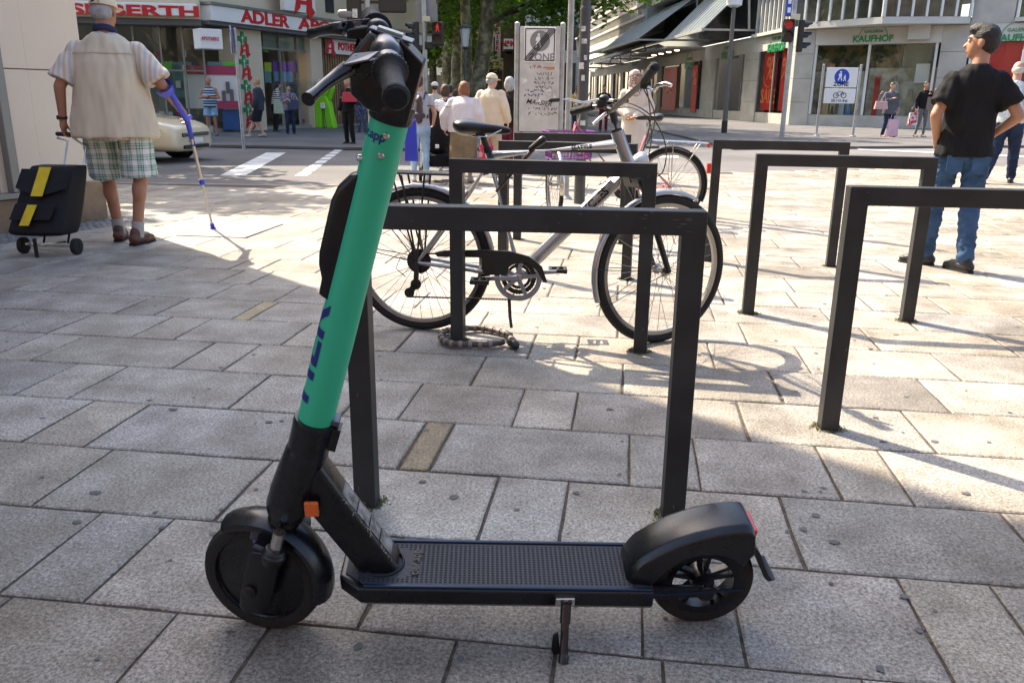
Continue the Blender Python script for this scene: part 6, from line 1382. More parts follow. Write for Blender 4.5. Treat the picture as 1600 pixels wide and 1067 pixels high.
# ---- green letter shaped figure outside the chemist
c0_ = G(508, 201); gf = thing('green_figure', 'bright lime green letter shaped figure with white cap by the chemist wall', 'advertising figure', c0_, R(-20)); M_LIME = mat('lime_green_foam', (.20, .62, .01), .45); hF = AT(508, 122, c0_.y).z
mb = MB(); o_ = (0, .28, 0); k = hF/1.9
P = lambda *q: [Vector((a*k, -.14, b*k)) for a, b in q]
mb.prism(P((-.36, 0), (-.08, 0), (-.04, .72), (.08, .78), (.16, .0), (.50, .0), (.30, 1.0), (.18, 1.25), (-.22, 1.25), (-.34, 1.0)), o_); body_ = mb.build('letter_body', M_LIME, gf, bevel=.05, seg=3)
for s_ in (-1, 1): mb = MB(); mb.cap(Vector((s_*.24*k, 0, 1.12*k)), Vector((s_*.46*k, -.02, 1.55*k)), .11*k, .09*k); mb.build('arm', M_LIME, gf, smooth=True)
mb = MB(); mb.ell((0, 0, 1.42*k), Vector((.27, .24, .27))*k); hd3 = mb.build('head', M_LIME, gf, smooth=True); mb = MB(); mb.ell((0, -.0, 1.68*k), Vector((.30, .26, .18))*k); mb.build('cap', M_SIGN, hd3, smooth=True); mb = MB(); mb.ell((.2*k, -.08, 1.62*k), Vector((.17, .2, .16))*k); mb.build('cap_peak', mat('navy_cap', (.03, .03, .10), .6), hd3, smooth=True); mb = MB(); mb.box((.05, -.17, .86*k), (.2*k, .05, .22*k)); mb.build('emblem', M_SIGN, gf, bevel=.02)
# ================================================================ the cream taxi behind the old man
M_CAR = mat('cream_car_paint', (.62, .54, .37), .25, coat=.8); M_CARG = mat('car_glass', (.02, .025, .03), .05, spec=.8); M_CHR = mat('headlight_chrome', (.55, .58, .62), .12, .8)
f0 = G(303, 258, -.04); cdir = Vector((math.cos(SLA), math.sin(SLA), 0)); car = thing('parked_car', 'cream estate car with dark lower grille stopped behind the old man', 'car', (f0.x, f0.y, -.04), SLA)
car.location = Vector((f0.x, f0.y, -.04)) + Vector((-cdir.y, cdir.x, 0))*.8 - cdir*.35; car.scale = (.88, .88, .82)
st = [(0.0, .68, .26, .52, .64, .62), (-.05, .76, .20, .60, .74, .66), (-.20, .83, .20, .68, .82, .70), (-.50, .87, .20, .74, .89, .74), (-1.15, .885, .20, .84, .98, .76), (-1.35, .89, .20, .88, 1.03, .74), (-1.85, .895, .20, .90, 1.34, .62), (-2.1, .895, .20, .90, 1.43, .60), (-2.9, .895, .20, .91, 1.47, .60), (-3.8, .89, .20, .93, 1.43, .59), (-4.35, .85, .22, .95, 1.30, .56), (-4.62, .78, .26, .80, .95, .62), (-4.68, .72, .32, .6, .70, .6)]
def csec(mb, x, hw, z0, zb_, zt_, tw, off=0):
    pts = [(-hw*.93, z0), (-hw, z0+.12), (-hw*1.0, (z0+zb_)/2), (-hw*.985, zb_), (-(hw*.35+tw*.65), zb_+(zt_-zb_)*.55), (-tw, zt_-.035), (-tw*.8, zt_), (0, zt_+.012), (tw*.8, zt_), (tw, zt_-.035), ((hw*.35+tw*.65), zb_+(zt_-zb_)*.55), (hw*.985, zb_), (hw, (z0+zb_)/2), (hw, z0+.12), (hw*.93, z0)]
    return mb.add([(x, y, z) for y, z in pts])
mb = MB(); rings = [csec(mb, *q) for q in st]; mb.loft(rings, 15); cb_ = mb.build('body', M_CAR, car, smooth=True, sub=1, angle=60)
for side in (-1, 1):
    for x0, x1, nm in ((-1.75, -2.45, 'front_window'), (-2.52, -3.3, 'rear_window'), (-3.36, -4.1, 'quarter_window')):
        y0 = side*.895; y1 = side*.66; sl2 = .45 if x0 == -1.75 else .0; mb = MB(); mb.prism([Vector((x0+(.25 if sl2 else 0), y0, .96)), Vector((x1, y0, .96)), Vector((x1, y1, 1.36)), Vector((x0-sl2*.5, y1, 1.34))], (0, side*.012, 0)); mb.build(nm, M_CARG, car)
    for x in (-.86, -3.72):
        mb = MB(); mb.lathe(Vector((x, side*.80, .31)), (0, side, 0), [(.19, -.1), (.30, -.1), (.315, 0), (.30, .1), (.19, .1)], 32, close=True); w_ = mb.build('wheel', M_RUB, car, smooth=True); mb = MB(); mb.lathe(Vector((x, side*.80, .31)), (0, side, 0), [(.001, .06), (.06, .07), (.17, .085), (.2, .09), (.2, 0)], 10); mb.build('rim', M_CHR, w_)
        mb = MB(); mb.lathe(Vector((x, side*.86, .32)), (0, side, 0), [(.001, .0), (.37, .0), (.37, .034), (.001, .034)], 32); mb.build('wheel_arch', M_SIGBLK, car)
    mb = MB(); mb.prism([Vector((-.10, side*.66, .50)), Vector((-.10, side*.66, .62)), Vector((-.34, side*.86, .70)), Vector((-.62, side*.875, .735)), Vector((-.52, side*.875, .64)), Vector((-.22, side*.80, .53))], (.02, side*.018, 0)); hl_ = mb.build('headlight', M_CHR, car, bevel=.012)
    mb = MB(); mb.prism([Vector((-.09, side*.50, .27)), Vector((-.09, side*.50, .36)), Vector((-.17, side*.76, .37)), Vector((-.17, side*.76, .29))], (.03, side*.01, 0)); mb.build('fog_lamp', M_CHR, car, bevel=.01)
    mb = MB(); mb.ell(Vector((-1.62, side*1.0, .98)), (.07, .11, .075)); mb.build('mirror', M_CAR, car, smooth=True); mb = MB(); mb.box(Vector((-2.3, side*.905, .83)), (.2, .03, .035)); mb.build('door_handle', M_CHR, car, bevel=.008)
    mb = MB()
    for x in (-1.45, -2.48, -3.35): mb.bar((x, side*.893, .26), (x, side*.893, .93), .008, .01)
    mb.build('door_gap', M_SIGBLK, car)
mb = MB(); mb.prism([Vector((-1.38, -.68, 1.04)), Vector((-1.38, .68, 1.04)), Vector((-1.92, .58, 1.385)), Vector((-1.92, -.58, 1.385))], (.03, 0, .04)); mb.build('windscreen', M_CARG, car)
mb = MB(); mb.box((.0, 0, .565), (.05, 1.0, .075)); g_ = mb.build('grille', M_SIGBLK, car, bevel=.01); mb = MB(); mb.box((.026, 0, .585), (.01, 1.02, .010)); mb.box((.026, 0, .56), (.01, 1.02, .008)); mb.build('grille_bars', M_CHR, g_)
mb = MB(); mb.box((-.0, 0, .315), (.05, .95, .075)); mb.build('air_intake', M_SIGBLK, car, bevel=.01); mb = MB(); mb.box((.012, 0, .44), (.01, .52, .11)); mb.build('number_plate', M_SIGN, car, bevel=.004)
for txt, z in (('ur', .74), ('er C', .60), ('93 66', .43)): text_mesh(txt, .15, M_SIGBLK, car, Matrix.Translation((-1.98, -.902, z)), ext=.002, bold=.003, name='door_lettering')
mb = MB(); mb.box((-1.95, -.90, .515), (.9, .012, .02)); mb.build('side_trim', M_SIGBLK, car)
# ================================================================ trees
def leaf_mat(name, c, tr=.45):
    m = bpy.data.materials.new(name); m.use_nodes = True; nt = m.node_tree; L = nt.links.new; b = nt.nodes['Principled BSDF']; o = nt.nodes['Material Output']
    at = node(nt, 'ShaderNodeVertexColor', layer_name='tone'); hs = node(nt, 'ShaderNodeMix', data_type='RGBA', blend_type='MULTIPLY'); hs.inputs[0].default_value = 1; hs.inputs[6].default_value = (c[0]*2, c[1]*2, c[2]*2, 1); L(at.outputs[0], hs.inputs[7]); L(hs.outputs[2], b.inputs['Base Color']); b.inputs['Roughness'].default_value = .45
    t = node(nt, 'ShaderNodeBsdfTranslucent'); g = node(nt, 'ShaderNodeMix', data_type='RGBA', blend_type='MULTIPLY'); g.inputs[0].default_value = 1; L(hs.outputs[2], g.inputs[6]); g.inputs[7].default_value = (2.2, 2.4, .8, 1); L(g.outputs[2], t.inputs[0])
    mx = node(nt, 'ShaderNodeMixShader'); mx.inputs[0].default_value = tr; L(b.outputs[0], mx.inputs[1]); L(t.outputs[0], mx.inputs[2]); L(mx.outputs[0], o.inputs[0]); return m
M_LEAF = leaf_mat('plane_leaf', (.085, .15, .026)); 
def bark_mat():
    m = bpy.data.materials.new('plane_bark'); m.use_nodes = True; nt = m.node_tree; L = nt.links.new; b = nt.nodes['Principled BSDF']; tc = node(nt, 'ShaderNodeTexCoord'); n = node(nt, 'ShaderNodeTexNoise', Scale=3.5, Detail=5); v = node(nt, 'ShaderNodeTexVoronoi', Scale=6.0)
    L(tc.outputs['Object'], n.inputs['Vector']); L(tc.outputs['Object'], v.inputs['Vector']); r = node(nt, 'ShaderNodeValToRGB'); e = r.color_ramp.elements; e[0].position = .38; e[0].color = (.07, .06, .035, 1); e[1].position = .62; e[1].color = (.26, .24, .15, 1); k = e.new(.5); k.color = (.14, .13, .075, 1); L(n.outputs['Fac'], r.inputs[0])
    r.color_ramp.interpolation = 'CONSTANT' if False else 'LINEAR'; L(r.outputs[0], b.inputs['Base Color']); b.inputs['Roughness'].default_value = .85; bp_ = node(nt, 'ShaderNodeBump', Strength=.5, Distance=.03); L(v.outputs['Distance'], bp_.inputs['Height']); L(bp_.outputs[0], b.inputs['Normal']); return m
M_BARK = bark_mat()
def plane_tree(base, trunk_r, fork_z, top, crown_r, label, seed, nleaf=7000, leaf=.16, crown_low=None, lean=(0, 0), group='plane trees of the shopping street', limbs=7, extra=()):
    rg = random.Random(seed); t = thing('plane_tree', label, 'tree', (base[0], base[1], 0), 0, group); mb = MB()
    f = Vector((lean[0], lean[1], fork_z)); P = [Vector((0, 0, -.1)), Vector((0, 0, .3)), f*.35+Vector((rg.uniform(-.05, .05), 0, 0)), f*.7+Vector((rg.uniform(-.08, .08), 0, 0)), f]
    mb.tube(P, [trunk_r*1.35, trunk_r*1.08, trunk_r, trunk_r*.92, trunk_r*.85], 14)
    ends = []; clow = crown_low or fork_z
    for i in range(limbs):
        a = 2*math.pi*i/limbs+rg.uniform(-.3, .3); rr = crown_r*rg.uniform(.5, .85); zz = rg.uniform(clow+.8, top-1)
        e = Vector((lean[0]+rr*math.cos(a), lean[1]+rr*math.sin(a), zz)); m1 = f.lerp(e, .35)+Vector((0, 0, .5)); m2 = f.lerp(e, .7)+Vector((rg.uniform(-.3, .3), rg.uniform(-.3, .3), .5))
        mb.tube([f*.97, m1, m2, e], [trunk_r*.5, trunk_r*.36, trunk_r*.22, .03], 8); ends += [m2, e]
        for j in range(3):
            s = f.lerp(e, rg.uniform(.35, .8))+Vector((0, 0, .4)); e2 = s+Vector((rg.gauss(0, 1), rg.gauss(0, 1), rg.uniform(-.3, 1)))*crown_r*.28; mb.tube([s, s.lerp(e2, .5)+Vector((0, 0, .15)), e2], [trunk_r*.16, trunk_r*.1, .015], 6); ends.append(e2)
    for q in extra:
        q = Vector(q)-Vector((base[0], base[1], 0)); s = f*.8; mb.tube([s, s.lerp(q, .4)+Vector((0, 0, .25)), s.lerp(q, .75)+Vector((0, 0, .2)), q], [trunk_r*.42, trunk_r*.32, trunk_r*.2, .03], 9); ends += [q, q, s.lerp(q, .8), s.lerp(q, .65)]
    mb.build('trunk', M_BARK, t, smooth=True)
    # leaves gathered in uneven clumps round the twig ends
    clumps = [(e, rg.uniform(.5, 1.1)*crown_r*.26) for e in ends]
    for i in range(int(limbs*3.5)):
        a = rg.uniform(0, 6.28); ph_ = rg.uniform(-.35, 1.2); cz = (clow+top)/2; rr = crown_r*rg.uniform(.55, 1)*math.cos(ph_*.8); clumps.append((Vector((lean[0]+rr*math.cos(a), lean[1]+rr*math.sin(a), cz+(top-clow)/2*math.sin(ph_))), rg.uniform(.5, 1.1)*crown_r*.26))
    mb = MB(); tones = []; wsum = sum(r**2 for _, r in clumps)
    for c, r in clumps:
        n = int(nleaf*r*r/wsum); hue = rg.gauss(0, .08)
        for i in range(n):
            d = Vector((rg.gauss(0, 1), rg.gauss(0, 1), rg.gauss(0, .75))).normalized()*(r*(rg.random()**.45))
            p = c+d
            if p.z < clow-.3 and not extra: continue
            x = Vector((rg.gauss(0, 1), rg.gauss(0, 1), rg.gauss(0, .6))).normalized(); y = x.cross(Vector((rg.gauss(0, .5), rg.gauss(0, .5), 1))).normalized(); s = leaf*rg.uniform(.55, 1.2)*.5
            k = mb.add([p-x*s, p-x*s*.1-y*s*.95, p+x*s*1.1-y*s*.2, p+x*s*.5+y*s*.8, p-x*s*.45+y*s*.75]); mb.face(range(k, k+5)); b = max(.2, min(.8, .5+hue+rg.gauss(0, .07))); tones.append((b*(1+hue), b, b*.9))
    o = mb.build('crown', M_LEAF, t, fix=False); ca = o.data.color_attributes.new('tone', 'BYTE_COLOR', 'CORNER')
    for p, tn in zip(o.data.polygons, tones):
        for li in p.loop_indices: ca.data[li].color = (*[min(1, q) for q in tn], 1)
    return t
def tpos(x, Y): p = AT(x, 150, Y); return (p.x, p.y)
plane_tree(tpos(742, 33), .30, 4.6, 12, 5.6, 'thick plane tree with a low limb stretching right towards the white sign panel', 1, 16000, .20, 4.2, (.5, 0), extra=((1.6, 31, 4.3), (2.6, 30, 4.6), (3.9, 29.5, 4.9)))
plane_tree(tpos(727, 40), .26, 5.5, 13, 5, 'plane tree close behind the thickest trunk with a lamp post against it', 2, 9000, .22, 4.6)
plane_tree(tpos(711, 46), .27, 6, 13, 5, 'slim curving plane tree, second trunk from the left of the row', 3, 8000, .24, 4.8, (.25, 0))
plane_tree(tpos(696, 52), .28, 6, 13, 5, 'plane tree with mottled bark, left trunk of the row behind the red crossing signal', 4, 8000, .25, 4.2, (.3, 0))
plane_tree(tpos(650, 44), .25, 3.4, 11, 5.2, 'leafy plane tree behind the grey signal post, its crown bright and hanging low', 5, 15000, .24, 2.4)
plane_tree(tpos(676, 62), .28, 4, 13, 6, 'farthest plane tree, its pale sunlit foliage filling the gap beside the signal post', 6, 12000, .30, 2.6)
plane_tree(tpos(622, 56), .28, 4, 13, 5.5, 'plane tree at the far left of the row, mostly behind the scooter handlebar', 16, 12000, .28, 2.6)
plane_tree((-10.3, 14.3), .22, 3.9, 8.4, 3.4, 'street tree round the corner behind the sandstone building', 7, 13000, .20, 3.7, group='street trees hidden round the corner')
plane_tree((-13.5, 12.2), .22, 3.9, 8.8, 3.2, 'street tree opposite the chemist window, hidden by the corner building', 8, 5000, .20, 3.9, group='street trees hidden round the corner')
# ================================================================ people
def cloth(name, col, var=.12, vs=6, rough=.85, bump=.25, bs=350): return mat(name, col, rough, var=var, vscale=vs, bump=bump, bscale=bs, spec=.2)
def skin(name, c): 
    m = mat(name, c, .5, var=.08, vscale=9, bump=.08, bscale=250); m.node_tree.nodes['Principled BSDF'].inputs['Subsurface Weight'].default_value = .06; m.node_tree.nodes['Principled BSDF'].inputs['Subsurface Radius'].default_value = (.01, .004, .002); return m
SK_TAN = skin('tanned_skin', (.36, .17, .10)); SK_LIGHT = skin('light_skin', (.50, .28, .20)); SK_OLIVE = skin('olive_skin', (.40, .20, .12)); SK_BROWN = skin('brown_skin', (.20, .09, .05))
def stripe_mat(name, cols, axis='Z', scale=30.0, width=.5, rough=.85, noise_=.0):
    """bands of two or three colours through the cloth, in the garment's own space"""
    m = bpy.data.materials.new(name); m.use_nodes = True; nt = m.node_tree; L = nt.links.new; b = nt.nodes['Principled BSDF']; b.inputs['Roughness'].default_value = rough; b.inputs['Specular IOR Level'].default_value = .2
    tc = node(nt, 'ShaderNodeTexCoord'); sp = node(nt, 'ShaderNodeSeparateXYZ'); L(tc.outputs['Object'], sp.inputs[0])
    a = node(nt, 'ShaderNodeMath', operation='MULTIPLY'); a.inputs[1].default_value = scale; L(sp.outputs[axis], a.inputs[0]); f = node(nt, 'ShaderNodeMath', operation='FRACT'); L(a.outputs[0], f.inputs[0])
    r = node(nt, 'ShaderNodeValToRGB'); r.color_ramp.interpolation = 'CONSTANT'; e = r.color_ramp.elements; n = len(cols); e[0].color = (*cols[0], 1); e[0].position = 0; e[1].color = (*cols[1], 1); e[1].position = width if n == 2 else 1/n
    for i in range(2, n): k = e.new(i/n); k.color = (*cols[i], 1)
    L(f.outputs[0], r.inputs[0]); L(r.outputs[0], b.inputs['Base Color']); return m
def plaid_mat(name):
    m = bpy.data.materials.new(name); m.use_nodes = True; nt = m.node_tree; L = nt.links.new; b = nt.nodes['Principled BSDF']; b.inputs['Roughness'].default_value = .9; b.inputs['Specular IOR Level'].default_value = .2
    tc = node(nt, 'ShaderNodeTexCoord'); nz = node(nt, 'ShaderNodeTexNoise', Scale=4.0); L(tc.outputs['Object'], nz.inputs['Vector']); sc = node(nt, 'ShaderNodeVectorMath', operation='SCALE'); sc.inputs[3].default_value = .03; L(nz.outputs['Color'], sc.inputs[0]); ad = node(nt, 'ShaderNodeVectorMath', operation='ADD'); L(tc.outputs['Object'], ad.inputs[0]); L(sc.outputs[0], ad.inputs[1])
    sp = node(nt, 'ShaderNodeSeparateXYZ'); L(ad.outputs[0], sp.inputs[0]); outs = []
    for ax_ in ('X', 'Z'):
        a = node(nt, 'ShaderNodeMath', operation='MULTIPLY'); a.inputs[1].default_value = 13.0; L(sp.outputs[ax_], a.inputs[0]); f = node(nt, 'ShaderNodeMath', operation='FRACT'); L(a.outputs[0], f.inputs[0])
        r = node(nt, 'ShaderNodeValToRGB'); r.color_ramp.interpolation = 'CONSTANT'; e = r.color_ramp.elements; e[0].position = 0; e[0].color = (.9, .9, .9, 1); e[1].position = .34; e[1].color = (.10, .17, .18, 1)
        for p, c in ((.44, (.5, .68, .55)), (.62, (.06, .10, .12)), (.69, (.5, .68, .55)), (.80, (.10, .17, .18)), (.88, (.9, .9, .9))): k = e.new(p); k.color = (*c, 1)
        L(f.outputs[0], r.inputs[0]); outs.append(r.outputs[0])
    mx = node(nt, 'ShaderNodeMix', data_type='RGBA', blend_type='MIX'); mx.inputs[0].default_value = .5; L(outs[0], mx.inputs[6]); L(outs[1], mx.inputs[7])
    m2 = node(nt, 'ShaderNodeMix', data_type='RGBA', blend_type='MULTIPLY'); m2.inputs[0].default_value = 1; m2.inputs[7].default_value = (.72, .74, .70, 1); L(mx.outputs[2], m2.inputs[6]); L(m2.outputs[2], b.inputs['Base Color']); return m
def spot_mat(name, c1, c2, scale=40, thr=.5):
    m = bpy.data.materials.new(name); m.use_nodes = True; nt = m.node_tree; L = nt.links.new; b = nt.nodes['Principled BSDF']; b.inputs['Roughness'].default_value = .85; tc = node(nt, 'ShaderNodeTexCoord'); n = node(nt, 'ShaderNodeTexNoise', Scale=float(scale), Detail=2.0); L(tc.outputs['Object'], n.inputs['Vector'])
    r = node(nt, 'ShaderNodeValToRGB'); e = r.color_ramp.elements; e[0].position = thr-.03; e[0].color = (*c1, 1); e[1].position = thr+.03; e[1].color = (*c2, 1); L(n.outputs['Fac'], r.inputs[0]); L(r.outputs[0], b.inputs['Base Color']); return m
def bez(a, b, c): return a
M_EYE = mat('eye_white', (.6, .58, .55), .3); M_IRIS = mat('eye_dark', (.02, .012, .008), .2); M_LIP = mat('lips', (.30, .09, .07), .5)
HAIRS = {'black': mat('black_hair', (.012, .009, .008), .5, bump=.8, bscale=180), 'brown': mat('brown_hair', (.06, .025, .012), .5, var=.3, vscale=20, bump=.8, bscale=180), 'auburn': mat('auburn_hair', (.22, .085, .035), .5, var=.3, vscale=25, bump=.8, bscale=160), 'grey': mat('grey_hair', (.36, .37, .38), .55, var=.25, vscale=25, bump=.8, bscale=160), 'white': mat('white_hair', (.55, .52, .47), .6, var=.15, vscale=25, bump=.8, bscale=160), 'blond': mat('blond_hair', (.38, .26, .13), .5, var=.2, vscale=25, bump=.8, bscale=160)}
def person(label, loc, rz, H, skinm, top, bottom, hair=('short', 'brown'), shoes=(.02, .02, .02), arms=None, legs=None, lean=0.0, head=(0, 0), belly=0.0, wide=1.0, vox=.018, group=None, hip_shift=0.0, sock=None, face=True, hunch=0.0, stoop=0.0):
    s = H/(1.75*(1-.474*stoop)); t = thing('person', label, 'person', (loc[0], loc[1], loc[2] if len(loc) > 2 else 0), rz, group)
    near = vox < .011
    def X(p, tors=True):
        p = Vector(p); k = max(0, p.z-.92)
        y = p.y + (lean*k+hunch*k*k if tors else 0); z = p.z - (abs(lean)*.25*k*lean + k*stoop if tors else 0)
        return Vector((p.x*wide, y, z))*s
    A = {'elR': (.255, -.03, 1.14), 'wrR': (.27, .06, .90), 'elL': (-.255, -.03, 1.14), 'wrL': (-.27, .06, .90), 'shR': (.165, 0, 1.40), 'shL': (-.165, 0, 1.40)}; A.update(arms or {})
    Lg = {'hipR': (.09, 0, .92), 'hipL': (-.09, 0, .92), 'knR': (.10, .03, .50), 'knL': (-.10, .03, .50), 'anR': (.11, -.02, .085), 'anL': (-.11, -.02, .085), 'toeR': (.03, 1.0), 'toeL': (-.03, 1.0)}; Lg.update(legs or {})
    J = {k: X(v) for k, v in A.items() if not k.startswith('curl')}
    for k, v in Lg.items():
        if not k.startswith('toe'): J[k] = X(v, False)
    # ---- body: one skin
    mb = MB(); hc = X((0, .02, 1.63)); Rh = Matrix.Rotation(head[0], 3, 'Z') @ Matrix.Rotation(head[1], 3, 'X'); Rh4 = Rh.to_4x4()
    HP = lambda x, y, z: hc + Rh @ (Vector((x, y, z))*s)
    mb.ell(HP(0, -.012, .022), Vector((.073, .092, .095))*s, Rh4, 20, 14); mb.ell(HP(0, .03, -.03), Vector((.058, .062, .085))*s, Rh4, 18, 12); mb.ell(HP(0, .055, -.085), Vector((.035, .03, .026))*s, Rh4); mb.cap(HP(0, .087, .008), HP(0, .108, -.026), .009*s, .014*s, 8); mb.ell(HP(0, .083, -.062), Vector((.024, .014, .013))*s, Rh4); mb.ell(HP(0, .075, .032), Vector((.05, .02, .014))*s, Rh4)
    for sx_ in (-1, 1): mb.ell(HP(sx_*.076, -.005, -.008), Vector((.011, .021, .034))*s, Rh4 @ Matrix.Rotation(sx_*.3, 4, 'Z'), 10, 8)
    mb.cap(X((0, -.02, 1.44)), HP(0, -.012, -.06), .058*s, .054*s, 14)
    def ring(z, rx, ry, cy=0.): c = X((0, cy, z)); return mb.ring(c, Vector((1, 0, 0)), Vector((0, 1, 0)), rx*s*wide, ry*s, 24)
    mb.loft([ring(.86, .13, .10), ring(.95, .155, .11), ring(1.08, .135+belly*.3, .10+belly*.5, belly*.3), ring(1.22, .15+belly*.2, .105+belly*.3, belly*.2), ring(1.34, .165, .105), ring(1.40, .14, .075, -.005), ring(1.47, .06, .06, -.01)], 24)
    for q in 'RL':
        sg = 1 if q == 'R' else -1; sh, el, wr = J['sh'+q], J['el'+q], J['wr'+q]
        mb.cap(sh, el, .046*s, .040*s, 14); mb.cap(el, wr, .040*s, .026*s, 14); mb.ell(sh.lerp(el, .10), Vector((.052, .054, .056))*s)
        d = (wr-el).normalized(); side = Vector((0, 1, 0)) if abs(d.y) < .8 else Vector((0, 0, 1)); side = (side-d*side.dot(d)).normalized(); pn_ = d.cross(side); curl = A.get('curl'+q, .45)
        inw = pn_*(1 if pn_.x*(-sg) > 0 else -1)
        pm = wr+d*.05*s; B3 = Matrix((side, inw, d)).transposed().to_4x4()
        mb.ell(wr+d*.045*s, Vector((.040, .017, .052))*s, B3, 14, 10); mb.cap(wr-d*.01*s, wr+d*.03*s, .025*s, .028*s, 10)
        for i, (o_, l_) in enumerate(((.029, .070), (.010, .080), (-.010, .074), (-.028, .058))):
            b0 = wr+d*.080*s+side*(o_*s); b1 = b0+(d*math.cos(curl)+inw*math.sin(curl))*(l_*.5*s); b2 = b1+(d*math.cos(curl*2.3)+inw*math.sin(curl*2.3))*(l_*.36*s); b3 = b2+(d*math.cos(curl*3.4)+inw*math.sin(curl*3.4))*(l_*.24*s)
            mb.cap(b0-d*.01*s, b1, .0092*s, .0085*s, 8); mb.cap(b1, b2, .0085*s, .0078*s, 8); mb.cap(b2, b3, .0078*s, .0068*s, 8)
        b0 = wr+d*.02*s+side*.03*s; b1 = b0+(d*.7+side*.7+inw*.25).normalized()*.038*s; b2 = b1+(d*.95+side*.15+inw*.35).normalized()*.03*s; mb.cap(b0, b1, .013*s, .0105*s, 8); mb.cap(b1, b2, .0105*s, .008*s, 8)
    for q in 'RL':
        hp, kn, an = J['hip'+q], J['kn'+q], J['an'+q]; mb.cap(hp, kn, .085*s, .055*s, 16); mb.cap(kn, an, .052*s, .034*s, 16); mb.ell(kn.lerp(an, .28)+Vector((0, -.015*s, 0)), Vector((.050, .052, .10))*s); f2 = Vector((Lg['toe'+q][0], Lg['toe'+q][1], 0)).normalized(); mb.cap(an+Vector((0, 0, -.03*s)), an+f2*.11*s+Vector((0, 0, -.045*s)), .035*s, .028*s, 12)
    body = fuse(mb, 'body', skinm, t, vox, 3 if near else 2)
    if face:
        for sx_ in (-1, 1):
            mb = MB(); mb.ell(HP(sx_*.029, .079, .014), Vector((.013, .009, .009))*s, Rh4, 10, 8); e_ = mb.build('eye', M_EYE, t, smooth=True); mb = MB(); mb.ell(HP(sx_*.029, .0865, .014), Vector((.0058, .0035, .0058))*s, Rh4, 8, 6); mb.build('iris', M_IRIS, e_, smooth=True)
            if near or True: mb = MB(); mb.cap(HP(sx_*.012, .088, .036), HP(sx_*.046, .078, .036), .0045*s, .003*s, 6); mb.build('eyebrow', HAIRS.get(hair[1], HAIRS['brown']) if hair[1] in HAIRS else HAIRS['brown'], t, smooth=True)
        mb = MB(); mb.ell(HP(0, .093, -.062), Vector((.021, .006, .0065))*s, Rh4, 10, 6); mb.build('mouth', M_LIP, t, smooth=True)
    # ---- hair
    st, hcn = hair[0], hair[1]; hm = HAIRS.get(hcn); mb = MB(); hv = max(.008, vox*.7)
    if st in ('short', 'fade', 'bob', 'long', 'bun', 'ring'):
        if st != 'ring': mb.ell(HP(0, -.022, .042), Vector((.081, .094, .088))*s, Rh4, 20, 14)
        mb.ell(HP(0, -.045, .0), Vector((.079, .072, .085 if st != 'ring' else .06))*s, Rh4, 18, 12)
        if st == 'fade': mb.ell(HP(0, .005, .088), Vector((.064, .088, .047))*s, Rh4 @ Matrix.Rotation(.12, 4, 'X'), 16, 10); mb.ell(HP(0, .06, .088), Vector((.055, .035, .035))*s, Rh4)
        if st == 'bob': mb.ell(HP(0, -.035, -.02), Vector((.098, .085, .12))*s, Rh4, 18, 12)
        if st == 'long':
            mb.ell(HP(0, -.04, -.02), Vector((.092, .080, .12))*s, Rh4, 18, 12); mb.cap(HP(0, -.075, -.04), HP(0, -.09, -.20), .07*s, .045*s, 14, flat=.7)
        if st == 'bun': mb.ell(HP(0, -.10, .05), Vector((.045, .045, .045))*s)
        fuse(mb, 'hair', hm, t, hv, 2, wr=.004*s, wf=60)
    elif st in ('cap', 'capring'):
        mb.ell(HP(0, -.045, -.012), Vector((.078, .070, .062))*s, Rh4, 18, 12); fuse(mb, 'hair', hm, t, hv, 2, wr=.002*s, wf=60)
        mb = MB(); k = 28; rings = []
        for a in (0, 12, 28, 45, 62, 78, 89):
            rr = math.cos(R(a)); rings.append(mb.ring(HP(0, -.012, .030+.092*math.sin(R(a))), Rh @ Vector((1, 0, 0)), Rh @ Vector((0, 1, 0)), .088*rr**.8*s, .104*rr**.8*s, k))
        mb.loft(rings, k); bmsh = MB()
        cap_o = mb.build('cap', hair[2], t, smooth=True); mb = MB(); pts = [HP(.075*math.sin(R(a)), .085+.075*math.cos(R(a)) if abs(a) < 90 else .06, .034) for a in range(-90, 91, 15)]; mb.prism(pts, (0, 0, .006*s)); mb.build('cap_peak', hair[2], cap_o, bevel=.002)
        if near: 
            mb = MB(); mb.tube([HP(.030*math.cos(R(a)), -.112-.006*math.sin(R(a)), .036+.028*math.sin(R(a))) for a in range(0, 181, 20)], .004, 6); mb.build('cap_opening', cloth('cap_seam', (.40, .33, .20)), cap_o); mb = MB(); mb.box(HP(0, -.108, .047), (.05, .012, .018)); mb.build('cap_strap', mat('dark_strap', (.05, .03, .02), .8), cap_o, bevel=.004)
    elif st == 'scarf':
        mb.ell(HP(0, -.018, .03), Vector((.095, .108, .11))*s, Rh4, 20, 14); mb.ell(HP(0, -.03, -.06), Vector((.092, .095, .11))*s, Rh4, 18, 12); mb.cap(HP(0, .01, -.13), HP(0, .03, -.24), .09*s, .10*s, 16)
        mb.ell(HP(0, .05, -.14), Vector((.07, .05, .05))*s)
        o = fuse(mb, 'headscarf', hair[2], t, hv, 2, wr=.006*s, wf=25); me = o.data; bm = bmesh.new(); bm.from_mesh(me)
        inv = Rh.inverted(); kill = [v for v in bm.verts if (lambda q: q.y > .052*s and abs(q.x) < .058*s and -.085*s < q.z < .062*s)(inv @ (v.co-hc))]
        bmesh.ops.delete(bm, geom=kill, context='VERTS'); bm.to_mesh(me); bm.free()
    # ---- trousers, shorts or skirt
    bk, bm_, bo = bottom[0], bottom[1], (bottom[2] if len(bottom) > 2 else {}); mb = MB(); g = bo.get('g', .012); wz = bo.get('waist', 1.00)
